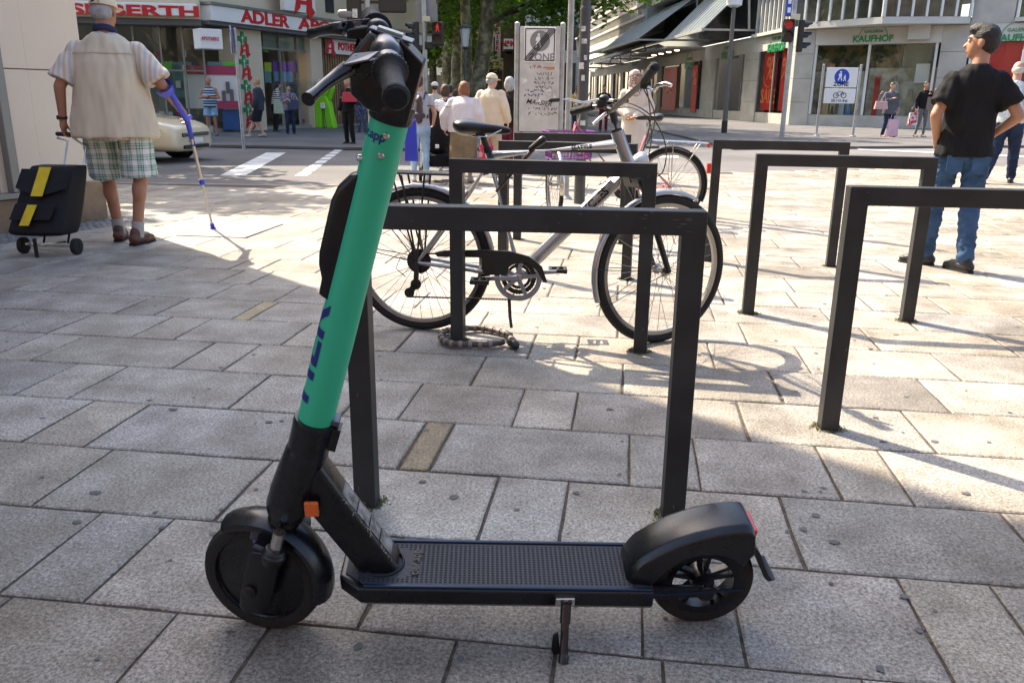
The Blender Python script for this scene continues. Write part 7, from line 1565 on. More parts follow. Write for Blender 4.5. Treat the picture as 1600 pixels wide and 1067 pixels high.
    def ring2(z, rx, ry, cy=0.): c = X((0, cy, z)) ; return mb.ring(c, Vector((1, 0, 0)), Vector((0, 1, 0)), rx*s*wide, ry*s, 24)
    if bk == 'skirt':
        hz = bo.get('hem', .5); mb.loft([ring2(hz, .19+g, .15+g), ring2((hz+.9)/2, .18+g, .14+g), ring2(.9, .165+g, .12+g), ring2(wz, .15+g, .11+g)], 24)
    else:
        mb.loft([ring2(.80, .10, .08), ring2(.86, .155+g, .11+g, -.01), ring2(.93, .165+g, .118+g, -.012), ring2(wz, .155+g, .112+g+belly*.3, belly*.2)], 24)
        for q in 'RL':
            hp, kn, an = J['hip'+q], J['kn'+q], J['an'+q]; 
            if bk == 'trousers': mb.cap(hp, kn, (.092+g)*s, (.062+g)*s, 18); mb.cap(kn, kn.lerp(an, bo.get('len', .96)), (.062+g)*s, (bo.get('cuff', .052)+g*.6)*s, 18); mb.ell(kn.lerp(an, .25)+Vector((0, -.012*s, 0)), Vector((.052+g, .055+g, .11))*s)
            else:
                e = kn.lerp(an, bo.get('over', .08)); x_, y_, d_ = frame(e-hp, Vector((0, 1, 0))); rr = [.092+g*.6, .092+g*.9, .092+g*1.2, .094+g*1.5]
                mb.loft([mb.ring(hp.lerp(e, f_), x_, y_, r_*s, r_*s, 20) for f_, r_ in zip((0, .35, .7, 1), rr)], 20)
    fuse(mb, {'trousers': bo.get('name', 'trousers'), 'shorts': 'shorts', 'skirt': 'skirt'}[bk], bm_, t, vox, 2, wr=bo.get('wr', .009 if bk != 'skirt' else .006)*s, wf=bo.get('wf', 14), wa=(1, 1, 1.6) if bk == 'trousers' else (1.3, 1.3, .5), seed=H*7)
    # ---- top
    tk, tm, to = top[0], top[1], (top[2] if len(top) > 2 else {}); mb = MB(); g = to.get('g', .014); hem = to.get('hem', .92); fl = to.get('flare', .0); sl_ = to.get('sleeve', .62)
    mid = (hem+1.2)/2; wv_ = to.get('wide', 0)
    mb.loft([ring(hem, .165+g+fl+wv_, .118+g+fl+belly*.45, belly*.25), ring(mid, .155+g+fl*.5+wv_+belly*.3, .115+g+fl*.4+belly*.6, belly*.3), ring(1.20, .158+g+wv_+belly*.2, .112+g+belly*.3, belly*.2), ring(1.33, .176+g+wv_*.7, .112+g), ring(1.40, .158+g*.6, .092+g*.6, -.008), ring(1.445, .118+g*.3, .074+g*.3, -.014), ring(1.485, .066, .064, -.014)], 24) if tk != 'tank' else mb.loft([ring(hem, .165+g+fl, .118+g+belly*.45, belly*.25), ring(mid, .155+g+belly*.3, .115+g+belly*.6, belly*.3), ring(1.20, .158+g+belly*.2, .112+g+belly*.3, belly*.2), ring(1.33, .15+g, .112+g), ring(1.42, .125+g*.6, .088+g*.6, -.008), ring(1.455, .09, .070, -.014)], 24)
    if tk != 'tank' and sl_ > 0:
        for q in 'RL':
            sh, el, wr = J['sh'+q], J['el'+q], J['wr'+q]; mb.ell(sh.lerp(el, .08), Vector((.055+g*.8, .060+g*.7, .055+g*.6))*s)
            a_ = min(1, sl_); ex_ = to.get('sg', .0)
            x_, y_, d_ = frame(el-sh, Vector((0, 1, 0)))
            if sl_ <= 1: e = sh.lerp(el, a_); mb.loft([mb.ring(sh.lerp(e, f_), x_, y_, r_*s, r_*s, 18) for f_, r_ in ((0, .050+g*.6), (.3, .054+g*.8), (.6, .055+g+ex_*.5), (1, .056+g+ex_))], 18)
            else: mb.cap(sh.lerp(el, .08), el, (.052+g*.6)*s, (.046+g)*s, 16); mb.cap(el, el.lerp(wr, sl_-1), (.046+g)*s, (.036+g)*s, 16)
    o = fuse(mb, to.get('name', 'shirt'), tm, t, vox, 2, wr=to.get('wr', .010)*s, wf=to.get('wf', 10), wa=(1.4, 1.4, .55), seed=H*3)
    if sock is not None:
        for q in 'RL':
            kn, an = J['kn'+q], J['an'+q]; mb = MB(); mb.cyl(an.lerp(kn, .20), an+Vector((0, 0, -.03*s)), .043*s, .044*s, 18); mb.build('sock', sock, t, smooth=True)
    # ---- shoes
    for q in 'RL':
        an = J['an'+q]; f2 = Vector((Lg['toe'+q][0], Lg['toe'+q][1], 0)).normalized(); sd = Vector((f2.y, -f2.x, 0)); zb = an.z-.085*s; pit = Lg.get('pitch'+q, 0)
        def Fp(a, b_, c): return Vector((an.x, an.y, zb))+f2*a*s+sd*b_*s+Vector((0, 0, (c+max(0, -(a-.16))*pit)*s))
        mb = MB(); mb.cap(Fp(-.045, 0, .045), Fp(.10, 0, .042), .040*s, .040*s, 14); mb.cap(Fp(.07, .004, .034), Fp(.155, 0, .030), .042*s, .030*s, 14); mb.cap(Fp(-.03, 0, .05), Fp(-.02, 0, .095), .040*s, .038*s, 14)
        o = fuse(mb, 'shoe', shoes if isinstance(shoes, bpy.types.Material) else mat('shoe_%.2f_%.2f_%.2f' % shoes, shoes, .5, var=.2, vscale=20, bump=.2), t, max(.007, vox*.6), 2)
        for v in o.data.vertices:
            if pit == 0: v.co.z = max(v.co.z, .012*s+zb)
        mb = MB(); pts = [Fp(a, b_, 0) for a, b_ in ((-.082, 0), (-.07, .032), (-.02, .037), (.05, .038), (.11, .047), (.16, .038), (.187, .010), (.187, -.012), (.16, -.036), (.10, -.042), (.04, -.036), (-.02, -.036), (-.07, -.032))]; mb.prism(pts, (0, 0, .018*s)); mb.build('sole', mat('shoe_sole', (.10, .09, .085), .7) if not isinstance(shoes, bpy.types.Material) or not near else M_RUB, o, bevel=.004*s)
    t['_s'] = s; return t, J, s
def pw(t, J, p):      # a point of a person in the place
    return t.matrix_basis @ (J[p] if isinstance(p, str) else Vector(p))
TSH = cloth('black_cotton', (.012, .012, .013), .3, 5)
def denim(n, c): return mat(n, c, .85, var=.35, vscale=7, bump=.5, bscale=260, spec=.2)
D_BLUE = denim('blue_denim', (.045, .095, .19)); D_LIGHT = denim('light_denim', (.22, .36, .52)); D_DARK = denim('dark_denim', (.018, .03, .07))
# ---- the young man on the right, seen from behind, head turned to his left
pl = G(1477, 420)
yk, yJ, ys = person('young man in a black t-shirt and blue jeans, hands in pockets', (pl.x, pl.y), R(-12), 1.575, SK_OLIVE, ('tee', TSH, dict(name='t_shirt', hem=.845, g=.018, flare=.028, sleeve=.72, sg=.016, wr=.013, wf=12)), ('trousers', D_BLUE, dict(name='jeans', g=.010, waist=.95, cuff=.056, len=.93, wr=.012, wf=20)), ('fade', 'black'), mat('black_trainers', (.015, .015, .016), .45, var=.5, vscale=40, bump=.5, bscale=90),
  arms=dict(elR=(.30, -.10, 1.13), wrR=(.185, .09, .98), elL=(-.262, -.08, 1.13), wrL=(-.19, .05, .93), shR=(.150, 0, 1.395), shL=(-.150, 0, 1.395)), legs=dict(knR=(.10, -.0, .50), anR=(.10, -.10, .085), knL=(-.12, .10, .50), anL=(-.13, .14, .085), toeR=(-.5, .8), toeL=(-.85, .45)), head=(R(68), 0), vox=.0085, wide=.96, lean=-.04)
for q, (cx_, cy_) in enumerate(((-.085, -.135), (.085, -.135))):
    mb = MB(); mb.prism([Vector((cx_+a, cy_+.010, .80+b))*ys for a, b in ((-.055, .05), (.055, .05), (.055, -.06), (0, -.085), (-.055, -.06))], (0, -.006*ys, 0)); mb.build('pocket', D_BLUE, yk, bevel=.003)
mb = MB(); mb.prism([Vector((a, -.010, 1.30+b))*ys+Vector((-.255*ys, 0, 0)) for a, b in ((-.012, -.015), (.012, .0), (.0, .02))], (0, .004, 0)); mb.build('sleeve_print', M_SIGN, yk)
# ---- old man with trolley and crutch, on the left
po = G(201, 380)
M_VEST = cloth('beige_vest_cloth', (.60, .53, .40), .05, 5); M_SHIRTS = stripe_mat('striped_shirt_cloth', ((.64, .57, .46), (.52, .43, .36), (.64, .57, .46), (.48, .47, .47)), 'X', 14); M_SHS = stripe_mat('striped_shirt_cloth_sleeve', ((.62, .56, .46), (.44, .33, .27)), 'X', 22)
ok_, oJ, os_ = person('old man in a beige waistcoat, checked shorts and cap, walking with a blue crutch', (po.x, po.y), R(8), 1.78, SK_TAN, ('tee', M_SHIRTS, dict(name='shirt', hem=.755, g=.020, sleeve=.86, sg=.022, wide=.0, flare=.0)), ('shorts', plaid_mat('plaid_cotton'), dict(g=.022, over=.02, waist=1.0, wr=.010, wf=16)), ('cap', 'grey', cloth('cream_cap_cloth', (.66, .58, .42), .06)), mat('brown_leather', (.10, .035, .02), .45, var=.3, vscale=20, bump=.3),
  arms=dict(elR=(.35, -.02, 1.13), wrR=(.42, .16, .96), elL=(-.305, -.06, 1.12), wrL=(-.325, -.02, .88), shR=(.185, 0, 1.385), shL=(-.185, 0, 1.385), curlR=.75, curlL=.85), legs=dict(anL=(-.09, .12, .085), knL=(-.125, .12, .50), anR=(.085, -.06, .085), knR=(.135, -.0, .50), hipR=(.125, 0, .90), hipL=(-.125, 0, .90), toeR=(.35, 1), toeL=(-.05, 1)), belly=.07, wide=1.04, vox=.0095, sock=cloth('grey_sock', (.38, .37, .35)), hunch=.12, head=(R(-14), R(-8)))
mb = MB(); rings = []; s_ = os_
def oring(z, rx, ry, cy=0.): 
    k = max(0, z-.92); return mb.ring(Vector((0, (cy+.12*k*k)*s_, z*s_)), Vector((1, 0, 0)), Vector((0, 1, 0)), rx*s_, ry*s_, 36)
mb.loft([oring(.775, .300, .225, .02), oring(.9, .288, .210, .02), oring(1.0, .270, .20, .02), oring(1.15, .246, .19, .015), oring(1.28, .228, .165, .0), oring(1.36, .216, .140, -.005), oring(1.42, .180, .112, -.01), oring(1.46, .115, .09, -.02), oring(1.478, .08, .075, -.02)], 36)
vest = fuse(mb, 'waistcoat', M_VEST, ok_, .011, 3, wr=.016, wf=7, wa=(1.6, 1.6, .4), seed=2)
mb = MB(); zz = 1.345*s_; 
mb.tube([Vector((.236*s_*math.cos(R(a)), (.146*math.sin(R(a))+.018)*s_, zz)) for a in range(200, 341, 10)], .003, 6); mb.build('vest_seam', cloth('vest_seam', (.50, .42, .30)), vest)
mb = MB(); mb.torus(Vector((0, .012, 1.500))*s_+Vector((0, .02, 0)), Vector((0, .35, 1)), .068*s_, .014*s_, 32, 8, 1.6); mb.build('collar', cloth('navy_collar', (.03, .035, .08)), ok_, smooth=True)
mb = MB(); w_ = oJ['wrL'].lerp(oJ['elL'], .12); mb.lathe(w_, oJ['elL']-oJ['wrL'], [(.026*s_, -.01), (.031*s_, -.009), (.031*s_, .009), (.026*s_, .01)], 24); mb.lathe(w_+Vector((-.03*s_, 0, 0)), (-1, 0, 0), [(.001, 0), (.016, 0), (.016, .008), (.001, .008)], 18); mb.build('wristwatch', mat('dark_strap', (.05, .03, .02), .8), ok_, smooth=True)
# crutch
hR = pw(ok_, oJ, 'wrR'); hd2 = (oJ['wrR']-oJ['elR']).normalized(); hand = hR+(ok_.matrix_basis.to_3x3() @ hd2)*.085; tip = G(333, 358); cuffp = pw(ok_, oJ, oJ['elR'].lerp(oJ['wrR'], .12))
cr_ = thing('forearm_crutch', 'blue and silver forearm crutch planted to the right of the old man', 'crutch', tip); tl = lambda p: p-tip
M_BLUE = mat('blue_plastic', (.012, .04, .55), .35, coat=.2); M_CRA = mat('crutch_alloy', (.50, .47, .42), .35, .6)
ax0 = tl(hand)+Vector((0, 0, -.03)); shaft = lambda f: Vector((0, 0, .0)).lerp(ax0, f)
mb = MB(); mb.cyl(shaft(.03), shaft(.45), .0095, .0095, 16); mb.cyl(shaft(.45), shaft(.86), .0125, .0125, 16); mb.build('shaft', M_CRA, cr_, smooth=True)
mb = MB(); mb.lathe(shaft(.47), ax0, [(.013, -.03), (.022, -.02), (.022, .0), (.017, .02), (.013, .022)], 16); mb.build('height_collar', M_BLUE, cr_, smooth=True)
mb = MB(); mb.lathe(Vector((0, 0, 0)), ax0, [(.022, 0), (.024, .006), (.018, .02), (.0165, .055), (.010, .06)], 18); mb.build('rubber_foot', M_BLUE, cr_, smooth=True)
mb = MB(); top_ = tl(cuffp)+Vector((.035, -.02, .0)); mb.tube([shaft(.80), shaft(.9), ax0, ax0.lerp(top_, .5), top_], [.016, .018, .021, .020, .024], 14); mb.build('upper_sleeve', M_BLUE, cr_, smooth=True)
mb = MB(); d_ = (top_-ax0).normalized(); x_, y_, _ = frame(d_); c_ = tl(cuffp); rings = []
for z in (-.03, .0, .035):
    o1 = [c_+d_*z+(x_*math.cos(R(a))+y_*math.sin(R(a)))*(.062+z*.2) for a in range(20, 331, 15)]; i1 = [c_+d_*z+(x_*math.cos(R(a))+y_*math.sin(R(a)))*(.058+z*.2) for a in range(330, 19, -15)]; rings.append(mb.add(o1+i1))
mb.loft(rings, len(o1)*2); mb.build('arm_cuff', M_BLUE, cr_, smooth=True, angle=40)
mb = MB(); fwd_ = ok_.matrix_basis.to_3x3() @ Vector((0, 1, 0)); mb.cap(tl(hand)-fwd_*.02, tl(hand)+fwd_*.10+Vector((0, 0, .01)), .015, .016); mb.build('handgrip', M_BLUE, cr_, smooth=True)
# shopping trolley
tc_ = G(76, 398); tr = thing('shopping_trolley', 'black two wheeled shopping trolley with yellow flap stripes, pulled by the old man', 'shopping trolley', (tc_.x, tc_.y, 0), R(-4))
M_TRB = cloth('trolley_nylon', (.010, .010, .012), .25, 6, rough=.6); M_YST = cloth('yellow_webbing', (.62, .45, .03), .15, 12)
hL = pw(ok_, oJ, 'wrL'); TI = tr.matrix_basis.inverted(); hl3 = TI @ (hL+Vector((0, 0, -.085)))
sl_t = (hl3.y-.0)/hl3.z; lt = lambda x, y, z: Vector((x, y+z*sl_t*.95, z*1.07))
mb = MB(); rings = []
for z, w, d0, d1, dx in ((.135, .205, -.16, .06, -.03), (.16, .215, -.20, .07, -.028), (.30, .205, -.19, .07, -.015), (.47, .190, -.17, .065, .0), (.535, .180, -.15, .06, .005), (.56, .172, -.13, .055, .006)):
    pts = []
    for a, b in ((-1, 0), (-.9, -.8), (-.6, -1), (0, -1.06), (.6, -1), (.9, -.8), (1, 0), (.95, .8), (.6, 1), (-.6, 1), (-.95, .8)): pts.append(lt(dx+a*w, (d0 if b < 0 else d1)*abs(b), z))
    rings.append(mb.add(pts))
mb.loft(rings, 11); bag = mb.build('bag', M_TRB, tr, smooth=True, bevel=.008, sub=1, angle=180)
mb = MB(); mb.prism([lt(-.180, -.160, .545), lt(.178, -.160, .545), lt(.178, -.188, .43), (lt(.02, -.21, .385)), lt(-.03, -.21, .385), lt(-.188, -.188, .43)], (0, -.008, 0)); fl_ = mb.build('flap', M_TRB, bag, bevel=.003)
mb = MB(); mb.prism([lt(-.045, -.172, .558), lt(.040, -.172, .558), lt(.036, -.226, .385), lt(-.046, -.226, .385)], (0, -.006, 0)); mb.build('yellow_stripe', M_YST, bag)
mb = MB(); mb.prism([lt(-.16, -.204, .335), lt(.13, -.204, .335), lt(.11, -.218, .24), lt(-.18, -.218, .24)], (0, -.01, 0)); mb.build('pocket_flap', M_TRB, bag, bevel=.003)
mb = MB(); mb.prism([lt(-.060, -.226, .332), lt(.008, -.226, .332), lt(-.018, -.248, .210), lt(-.085, -.248, .210)], (0, -.005, 0)); mb.build('yellow_stripe', M_YST, bag)
mb = MB()
for sx_ in (-1, 1):
    mb.lathe(Vector((sx_*.195, .03, .058)), (sx_, 0, 0), [(.03, -.02), (.056, -.016), (.058, 0), (.056, .016), (.03, .02), (.012, .018), (.012, -.018)], 32, close=True)
    mb.build('wheel', M_RUB, tr, smooth=True); h_ = tr.children[-1]; mb = MB(); mb.lathe(Vector((sx_*.195, .03, .058)), (sx_, 0, 0), [(.001, -.012), (.032, -.010), (.032, .010), (.001, .016)], 20); mb.build('rim', M_BLK, h_, smooth=True); mb = MB()
mb = MB(); mb.cyl((-.2, .03, .058), (.2, .03, .058), .007, .007, 10); mb.tube([lt(-.09, .07, .06), lt(-.09, .075, .5)], .008, 10); mb.tube([lt(.09, .07, .06), lt(.09, .075, .5)], .008, 10); mb.bar((-.12, .03, .09), (-.05, -.15, .10), .012, .012); mb.bar((.12, .03, .09), (.05, -.15, .10), .012, .012); mb.build('frame', M_STEEL, tr, smooth=True)
mb = MB(); hz = hl3.z; 
mb.tube([lt(-.02, .072, .4), lt(-.015, .072, hz-.10), Vector((hl3.x-.062, hl3.y, hz-.03)), Vector((hl3.x-.045, hl3.y, hz-.004)), Vector((hl3.x+.045, hl3.y, hz-.004)), Vector((hl3.x+.062, hl3.y, hz-.03)), lt(.135, .072, hz-.14), lt(.13, .072, .4)], .0085, 12); hn = mb.build('handle', M_STEEL, tr, smooth=True)
mb = MB(); mb.cap(Vector((hl3.x-.055, hl3.y, hz-.002)), Vector((hl3.x+.06, hl3.y, hz-.006)), .016, .016); mb.build('hand_grip', M_BLK, hn, smooth=True)
mb = MB(); mb.box((.0, -.13, .07), (.02, .02, .13)); mb.build('stand_foot', M_BLK, tr, bevel=.003)
# ---------------------------------------------------------------- the people further off
FAR = .02
def at(x, y): p = G(x, y); return (p.x, p.y)
def hgt(xf, yf, yt): p = G(xf, yf); return AT(xf, yt, p.y).z
arms_fold = dict(elR=(.26, .02, 1.14), wrR=(.02, .17, 1.20), elL=(-.26, .02, 1.14), wrL=(-.0, .19, 1.16))
stride = dict(knR=(.09, .22, .53), anR=(.09, .30, .10), knL=(-.09, .02, .48), anL=(-.09, -.36, .13), toeR=(0, 1), toeL=(0, 1))
person('stout man in striped tank top and denim shorts, arms folded by the chemist', at(333, 214), R(185), hgt(333, 214, 120), SK_TAN, ('tank', stripe_mat('tank_stripes', ((.50, .55, .60), (.03, .05, .12), (.16, .36, .50), (.02, .03, .06)), 'Z', 7.5), dict(name='tank_top', hem=.86)), ('shorts', D_LIGHT, dict(over=-.25)), ('ring', 'grey'), (.05, .05, .05), arms=arms_fold, belly=.06, wide=1.1, vox=FAR)
person('grey haired woman in a dark jacket walking past the pillar with red and green emblems', at(408, 216), R(82), hgt(405, 216, 122), SK_LIGHT, ('jacket', cloth('slate_jacket', (.035, .045, .06)), dict(name='jacket', hem=.80, g=.03, sleeve=1.85)), ('shorts', cloth('dark_shorts', (.02, .02, .03)), dict(over=.0)), ('short', 'blond'), (.45, .33, .25), legs=dict(knR=(.09, .12, .50), anR=(.09, -.05, .12), knL=(-.09, .16, .50), anL=(-.09, .34, .10)), vox=FAR)
person('person in a black and white striped top bending at the chemist entrance', at(432, 207), R(-60), hgt(432, 207, 127), SK_LIGHT, ('tee', stripe_mat('bw_stripes', ((.5, .5, .5), (.02, .02, .02)), 'Z', 18), dict(name='striped_top', sleeve=1.6, hem=.88)), ('trousers', cloth('black_trousers', (.012, .012, .012))), ('long', 'black'), (.02, .02, .02), arms=dict(wrR=(.2, .25, 1.15), wrL=(-.15, .25, 1.1)), lean=.22, head=(0, R(-20)), vox=FAR)
person('dark haired woman in a patterned blouse reading her phone outside the chemist', at(455, 211), R(200), hgt(455, 211, 132), SK_LIGHT, ('tee', spot_mat('blouse_pattern', (.08, .06, .09), (.28, .22, .28), 30), dict(name='blouse', sleeve=.9, hem=.84, g=.03)), ('trousers', D_DARK), ('short', 'black'), (.03, .03, .03), arms=dict(elR=(.25, .0, 1.12), wrR=(.08, .24, 1.22), elL=(-.25, .0, 1.12), wrL=(-.06, .24, 1.16)), head=(0, R(-18)), belly=.03, wide=1.05, vox=FAR)
person('person in black with long fair hair behind the red handbag', at(547, 226), R(150), hgt(547, 226, 122), SK_LIGHT, ('jacket', cloth('black_jacket', (.010, .010, .012)), dict(name='jacket', sleeve=1.9, hem=.84, g=.02)), ('trousers', cloth('black_trousers', (.012, .012, .012))), ('long', 'blond'), (.02, .02, .02), arms=dict(elL=(-.27, .05, 1.12), wrL=(-.10, .24, 1.22)), vox=FAR)
person('person in dark clothes and flowered jeans half hidden behind the scooter handlebar', at(566, 208), R(170), 1.55, SK_LIGHT, ('jacket', cloth('charcoal_jacket', (.03, .03, .035)), dict(name='jacket', sleeve=1.9)), ('trousers', spot_mat('flowered_denim', (.03, .05, .12), (.3, .3, .35), 26, .62)), ('long', 'brown'), (.03, .03, .03), vox=FAR)
# the crowd walking away up the shopping street
D_SKY = denim('washed_denim', (.30, .44, .58))
bpk, bpJ, bps = person('young woman in grey t-shirt and light jeans wearing a dark backpack', at(657, 284), R(6), hgt(657, 284, 117), SK_LIGHT, ('tee', cloth('light_grey_cotton', (.42, .42, .46)), dict(name='t_shirt', sleeve=.6, hem=.93)), ('trousers', D_SKY, dict(g=.006, cuff=.04, name='jeans')), ('bun', 'brown'), (.5, .48, .45), arms=dict(elR=(.26, -.04, 1.14), wrR=(.24, .12, .98)), vox=.014)
person('brunette woman in a striped top pushing the pushchair', at(697, 268), R(2), hgt(697, 268, 133), SK_LIGHT, ('tee', spot_mat('zebra_pattern', (.05, .05, .05), (.40, .38, .33), 26), dict(name='top', sleeve=.7)), ('trousers', cloth('black_trousers', (.012, .012, .012))), ('bob', 'brown'), (.3, .3, .3), arms=dict(wrR=(.2, .3, 1.0), wrL=(-.2, .3, 1.0)), vox=.016, stoop=.1)
person('person wearing a white cap ahead of the woman in the striped top', at(681, 245), R(0), hgt(681, 245, 128), SK_LIGHT, ('tee', cloth('cream_cotton', (.5, .47, .38)), dict(name='shirt')), ('trousers', D_DARK), ('cap', 'brown', cloth('white_cap_cloth', (.65, .65, .60))), (.1, .1, .1), vox=FAR)
person('dark haired person in a royal blue shirt walking up the shopping street', at(704, 247), R(-8), hgt(704, 247, 133), SK_OLIVE, ('tee', cloth('royal_blue', (.015, .04, .22)), dict(name='shirt', sleeve=.9)), ('trousers', cloth('black_trousers', (.012, .012, .012))), ('short', 'black'), (.03, .03, .03), vox=FAR, wide=1.05)
person('person in a yellow top just ahead of the royal blue shirt', at(713, 238), R(-5), hgt(713, 238, 140), SK_LIGHT, ('tee', cloth('yellow_cotton', (.55, .47, .16)), dict(name='top')), ('trousers', D_DARK), ('short', 'brown'), (.03, .03, .03), vox=FAR)
cwk, cwJ, cws = person('stooping auburn haired woman in a pale lilac jacket and long olive skirt', at(724, 285), R(-8), hgt(724, 285, 130), SK_LIGHT, ('jacket', cloth('pale_lilac_cloth', (.62, .58, .60), .05), dict(name='jacket', sleeve=1.9, hem=.80, g=.035, flare=.02, wide=.012)), ('skirt', cloth('olive_skirt', (.20, .15, .09), .3, 6), dict(hem=.28, g=.03)), ('bob', 'auburn'), (.3, .25, .2), arms=dict(elL=(-.29, -.0, 1.10), wrL=(-.30, .10, .86)), lean=.08, hunch=.1, belly=.03, wide=1.08, stoop=.22, vox=.014)
person('tall old man in a cream jacket and cream cap walking away beside the lilac jacket', at(766, 274), R(-20), hgt(772, 274, 116), SK_LIGHT, ('jacket', cloth('cream_jacket_cloth', (.60, .51, .38), .06), dict(name='jacket', sleeve=1.9, hem=.80, g=.035, flare=.015, wide=.01)), ('trousers', cloth('beige_trousers', (.42, .36, .27)), dict(g=.02)), ('cap', 'grey', cloth('cream_cap_cloth', (.66, .58, .42))), (.15, .1, .06), hunch=.12, head=(R(-30), R(-10)), wide=1.05, stoop=.12, vox=.014)
person('grey haired woman in black top beside the white sign panel', at(795, 268), R(-35), hgt(795, 268, 122), SK_LIGHT, ('tee', cloth('black_cotton_top', (.012, .011, .012)), dict(name='top', sleeve=.95, hem=.80, g=.03, flare=.02)), ('trousers', cloth('plum_trousers', (.12, .015, .035)), dict(g=.03)), ('bob', 'grey'), (.05, .05, .05), belly=.04, wide=1.05, stoop=.14, vox=.014)
person('person in a turquoise top partly hidden by the white sign panel', at(808, 240), R(-10), hgt(808, 240, 145), SK_LIGHT, ('tee', cloth('turquoise_cotton', (.02, .24, .32)), dict(name='top')), ('trousers', D_DARK), ('short', 'brown'), (.03, .03, .03), vox=FAR)
obk, obJ, obs = person('long haired woman in a mustard top with a white drawstring bag, behind the grey column', at(901, 215), R(-5), hgt(901, 215, 133), SK_LIGHT, ('tee', cloth('mustard_cotton', (.55, .30, .03)), dict(name='top', sleeve=.9)), ('trousers', D_DARK), ('long', 'auburn'), (.03, .03, .03), arms=dict(elR=(.30, .05, 1.25), wrR=(.38, .12, 1.45)), vox=FAR)
person('woman in a black cardigan and dark red trousers walking towards the silver bicycle', at(942, 207), R(178), hgt(942, 207, 133), SK_LIGHT, ('jacket', cloth('black_cardigan', (.012, .012, .016)), dict(name='cardigan', sleeve=1.8)), ('trousers', cloth('dark_red_cloth', (.12, .008, .02)), dict(g=.003)), ('short', 'black'), (.03, .02, .02), vox=FAR)
person('woman in white with a patterned headscarf standing behind the bicycle handlebar', at(986, 283), R(158), hgt(986, 283, 112), SK_OLIVE, ('jacket', cloth('white_knit', (.60, .54, .48), .05), dict(name='coat', sleeve=1.85, hem=.55, g=.022, flare=.035, wr=.008)), ('skirt', cloth('white_knit', (.60, .54, .48)), dict(hem=.3, g=.02)), ('scarf', 'x', spot_mat('scarf_pattern', (.10, .05, .05), (.62, .50, .44), 70, .48)), (.2, .1, .1), arms=dict(elR=(.25, .0, 1.14), wrR=(.05, .17, 1.0), elL=(-.25, .0, 1.14), wrL=(-.04, .18, .98)), head=(R(60), 0), vox=.012, stoop=.12)
wA, wAJ, wAs = person('woman in grey cardigan and jeans carrying pink bags at the store corner', at(1384, 215), R(196), hgt(1384, 215, 129), SK_LIGHT, ('jacket', cloth('grey_cardigan', (.09, .095, .11), .2), dict(name='cardigan', sleeve=1.5, hem=.75, g=.035, flare=.02)), ('trousers', D_DARK, dict(g=.006)), ('short', 'brown'), (.35, .12, .10), arms=dict(elR=(.27, -.02, 1.14), wrR=(.08, .2, 1.25)), belly=.03, wide=1.08, vox=FAR, legs=dict(anR=(.14, -.02, .085), anL=(-.16, .05, .085)))
wB, wBJ, wBs = person('woman in a black sweater and grey trousers scratching her shoulder outside the store', at(1436, 215), R(185), hgt(1436, 215, 127), SK_OLIVE, ('tee', cloth('black_knit', (.010, .010, .011)), dict(name='sweater', sleeve=1.9, hem=.90)), ('trousers', cloth('grey_check_cloth', (.12, .12, .13), .3, 20), dict(g=.002, cuff=.035)), ('bun', 'black'), (.02, .02, .03), arms=dict(elL=(-.33, .0, 1.28), wrL=(-.10, .16, 1.36)), vox=FAR, legs=dict(anR=(.17, .02, .085), anL=(-.10, .02, .085)))
person('white haired man in a pale blue shirt and navy trousers behind the young man', at(1560, 287), R(-30), hgt(1585, 287, 96), SK_LIGHT, ('tee', spot_mat('pale_pattern', (.38, .46, .52), (.55, .58, .58), 30), dict(name='shirt', sleeve=.9, hem=.88, g=.03)), ('trousers', D_DARK, dict(g=.02)), ('ring', 'white'), (.03, .03, .03), belly=.04, wide=1.05, vox=.014, legs=dict(anR=(.14, .2, .085), knR=(.12, .12, .5), anL=(-.2, -.15, .085)))
# ---------------------------------------------------------------- what they carry
def backpack(t, J, s, col, label, name='backpack', w=.15, h=.20, straps=True):
    c = t.matrix_basis @ Vector((0, -.20*s, 1.20*s)); b = thing(name, label, 'backpack', c, t.rotation_euler.z); m = mat('pack_'+str(len(MATS)), col, .55, var=.2, vscale=15, bump=.2)
    mb = MB(); mb.cap((0, .0, -h*.55*s), (0, 0, h*.6*s), w*.85*s, w*.75*s, 20, flat=.55, side=Vector((1, 0, 0))); o = fuse(mb, 'pack_body', m, b, .012, 3, wr=.006, wf=20)
    mb = MB(); mb.cap((-.06*s, -.10*s, -.10*s), (.06*s, -.10*s, -.10*s), .05*s, .05*s, 14); fuse(mb, 'front_pocket', m, b, .012, 2)
    if straps:
        for sx_ in (-1, 1): mb = MB(); mb.tube([Vector((sx_*.08, .04, .16))*s, Vector((sx_*.115, .10, .27))*s, Vector((sx_*.125, .22, .275))*s, Vector((sx_*.13, .33, .20))*s, Vector((sx_*.15, .30, .0))*s, Vector((sx_*.14, .06, -.14))*s], .016*s, 8); mb.build('strap', m, b, smooth=True)
    return b
backpack(bpk, bpJ, bps, (.045, .03, .03), 'dark brown leather backpack worn over a grey t-shirt')
backpack(obk, obJ, obs, (.55, .53, .50), 'white drawstring bag on the back of the woman in mustard', 'drawstring_bag', .12, .16)
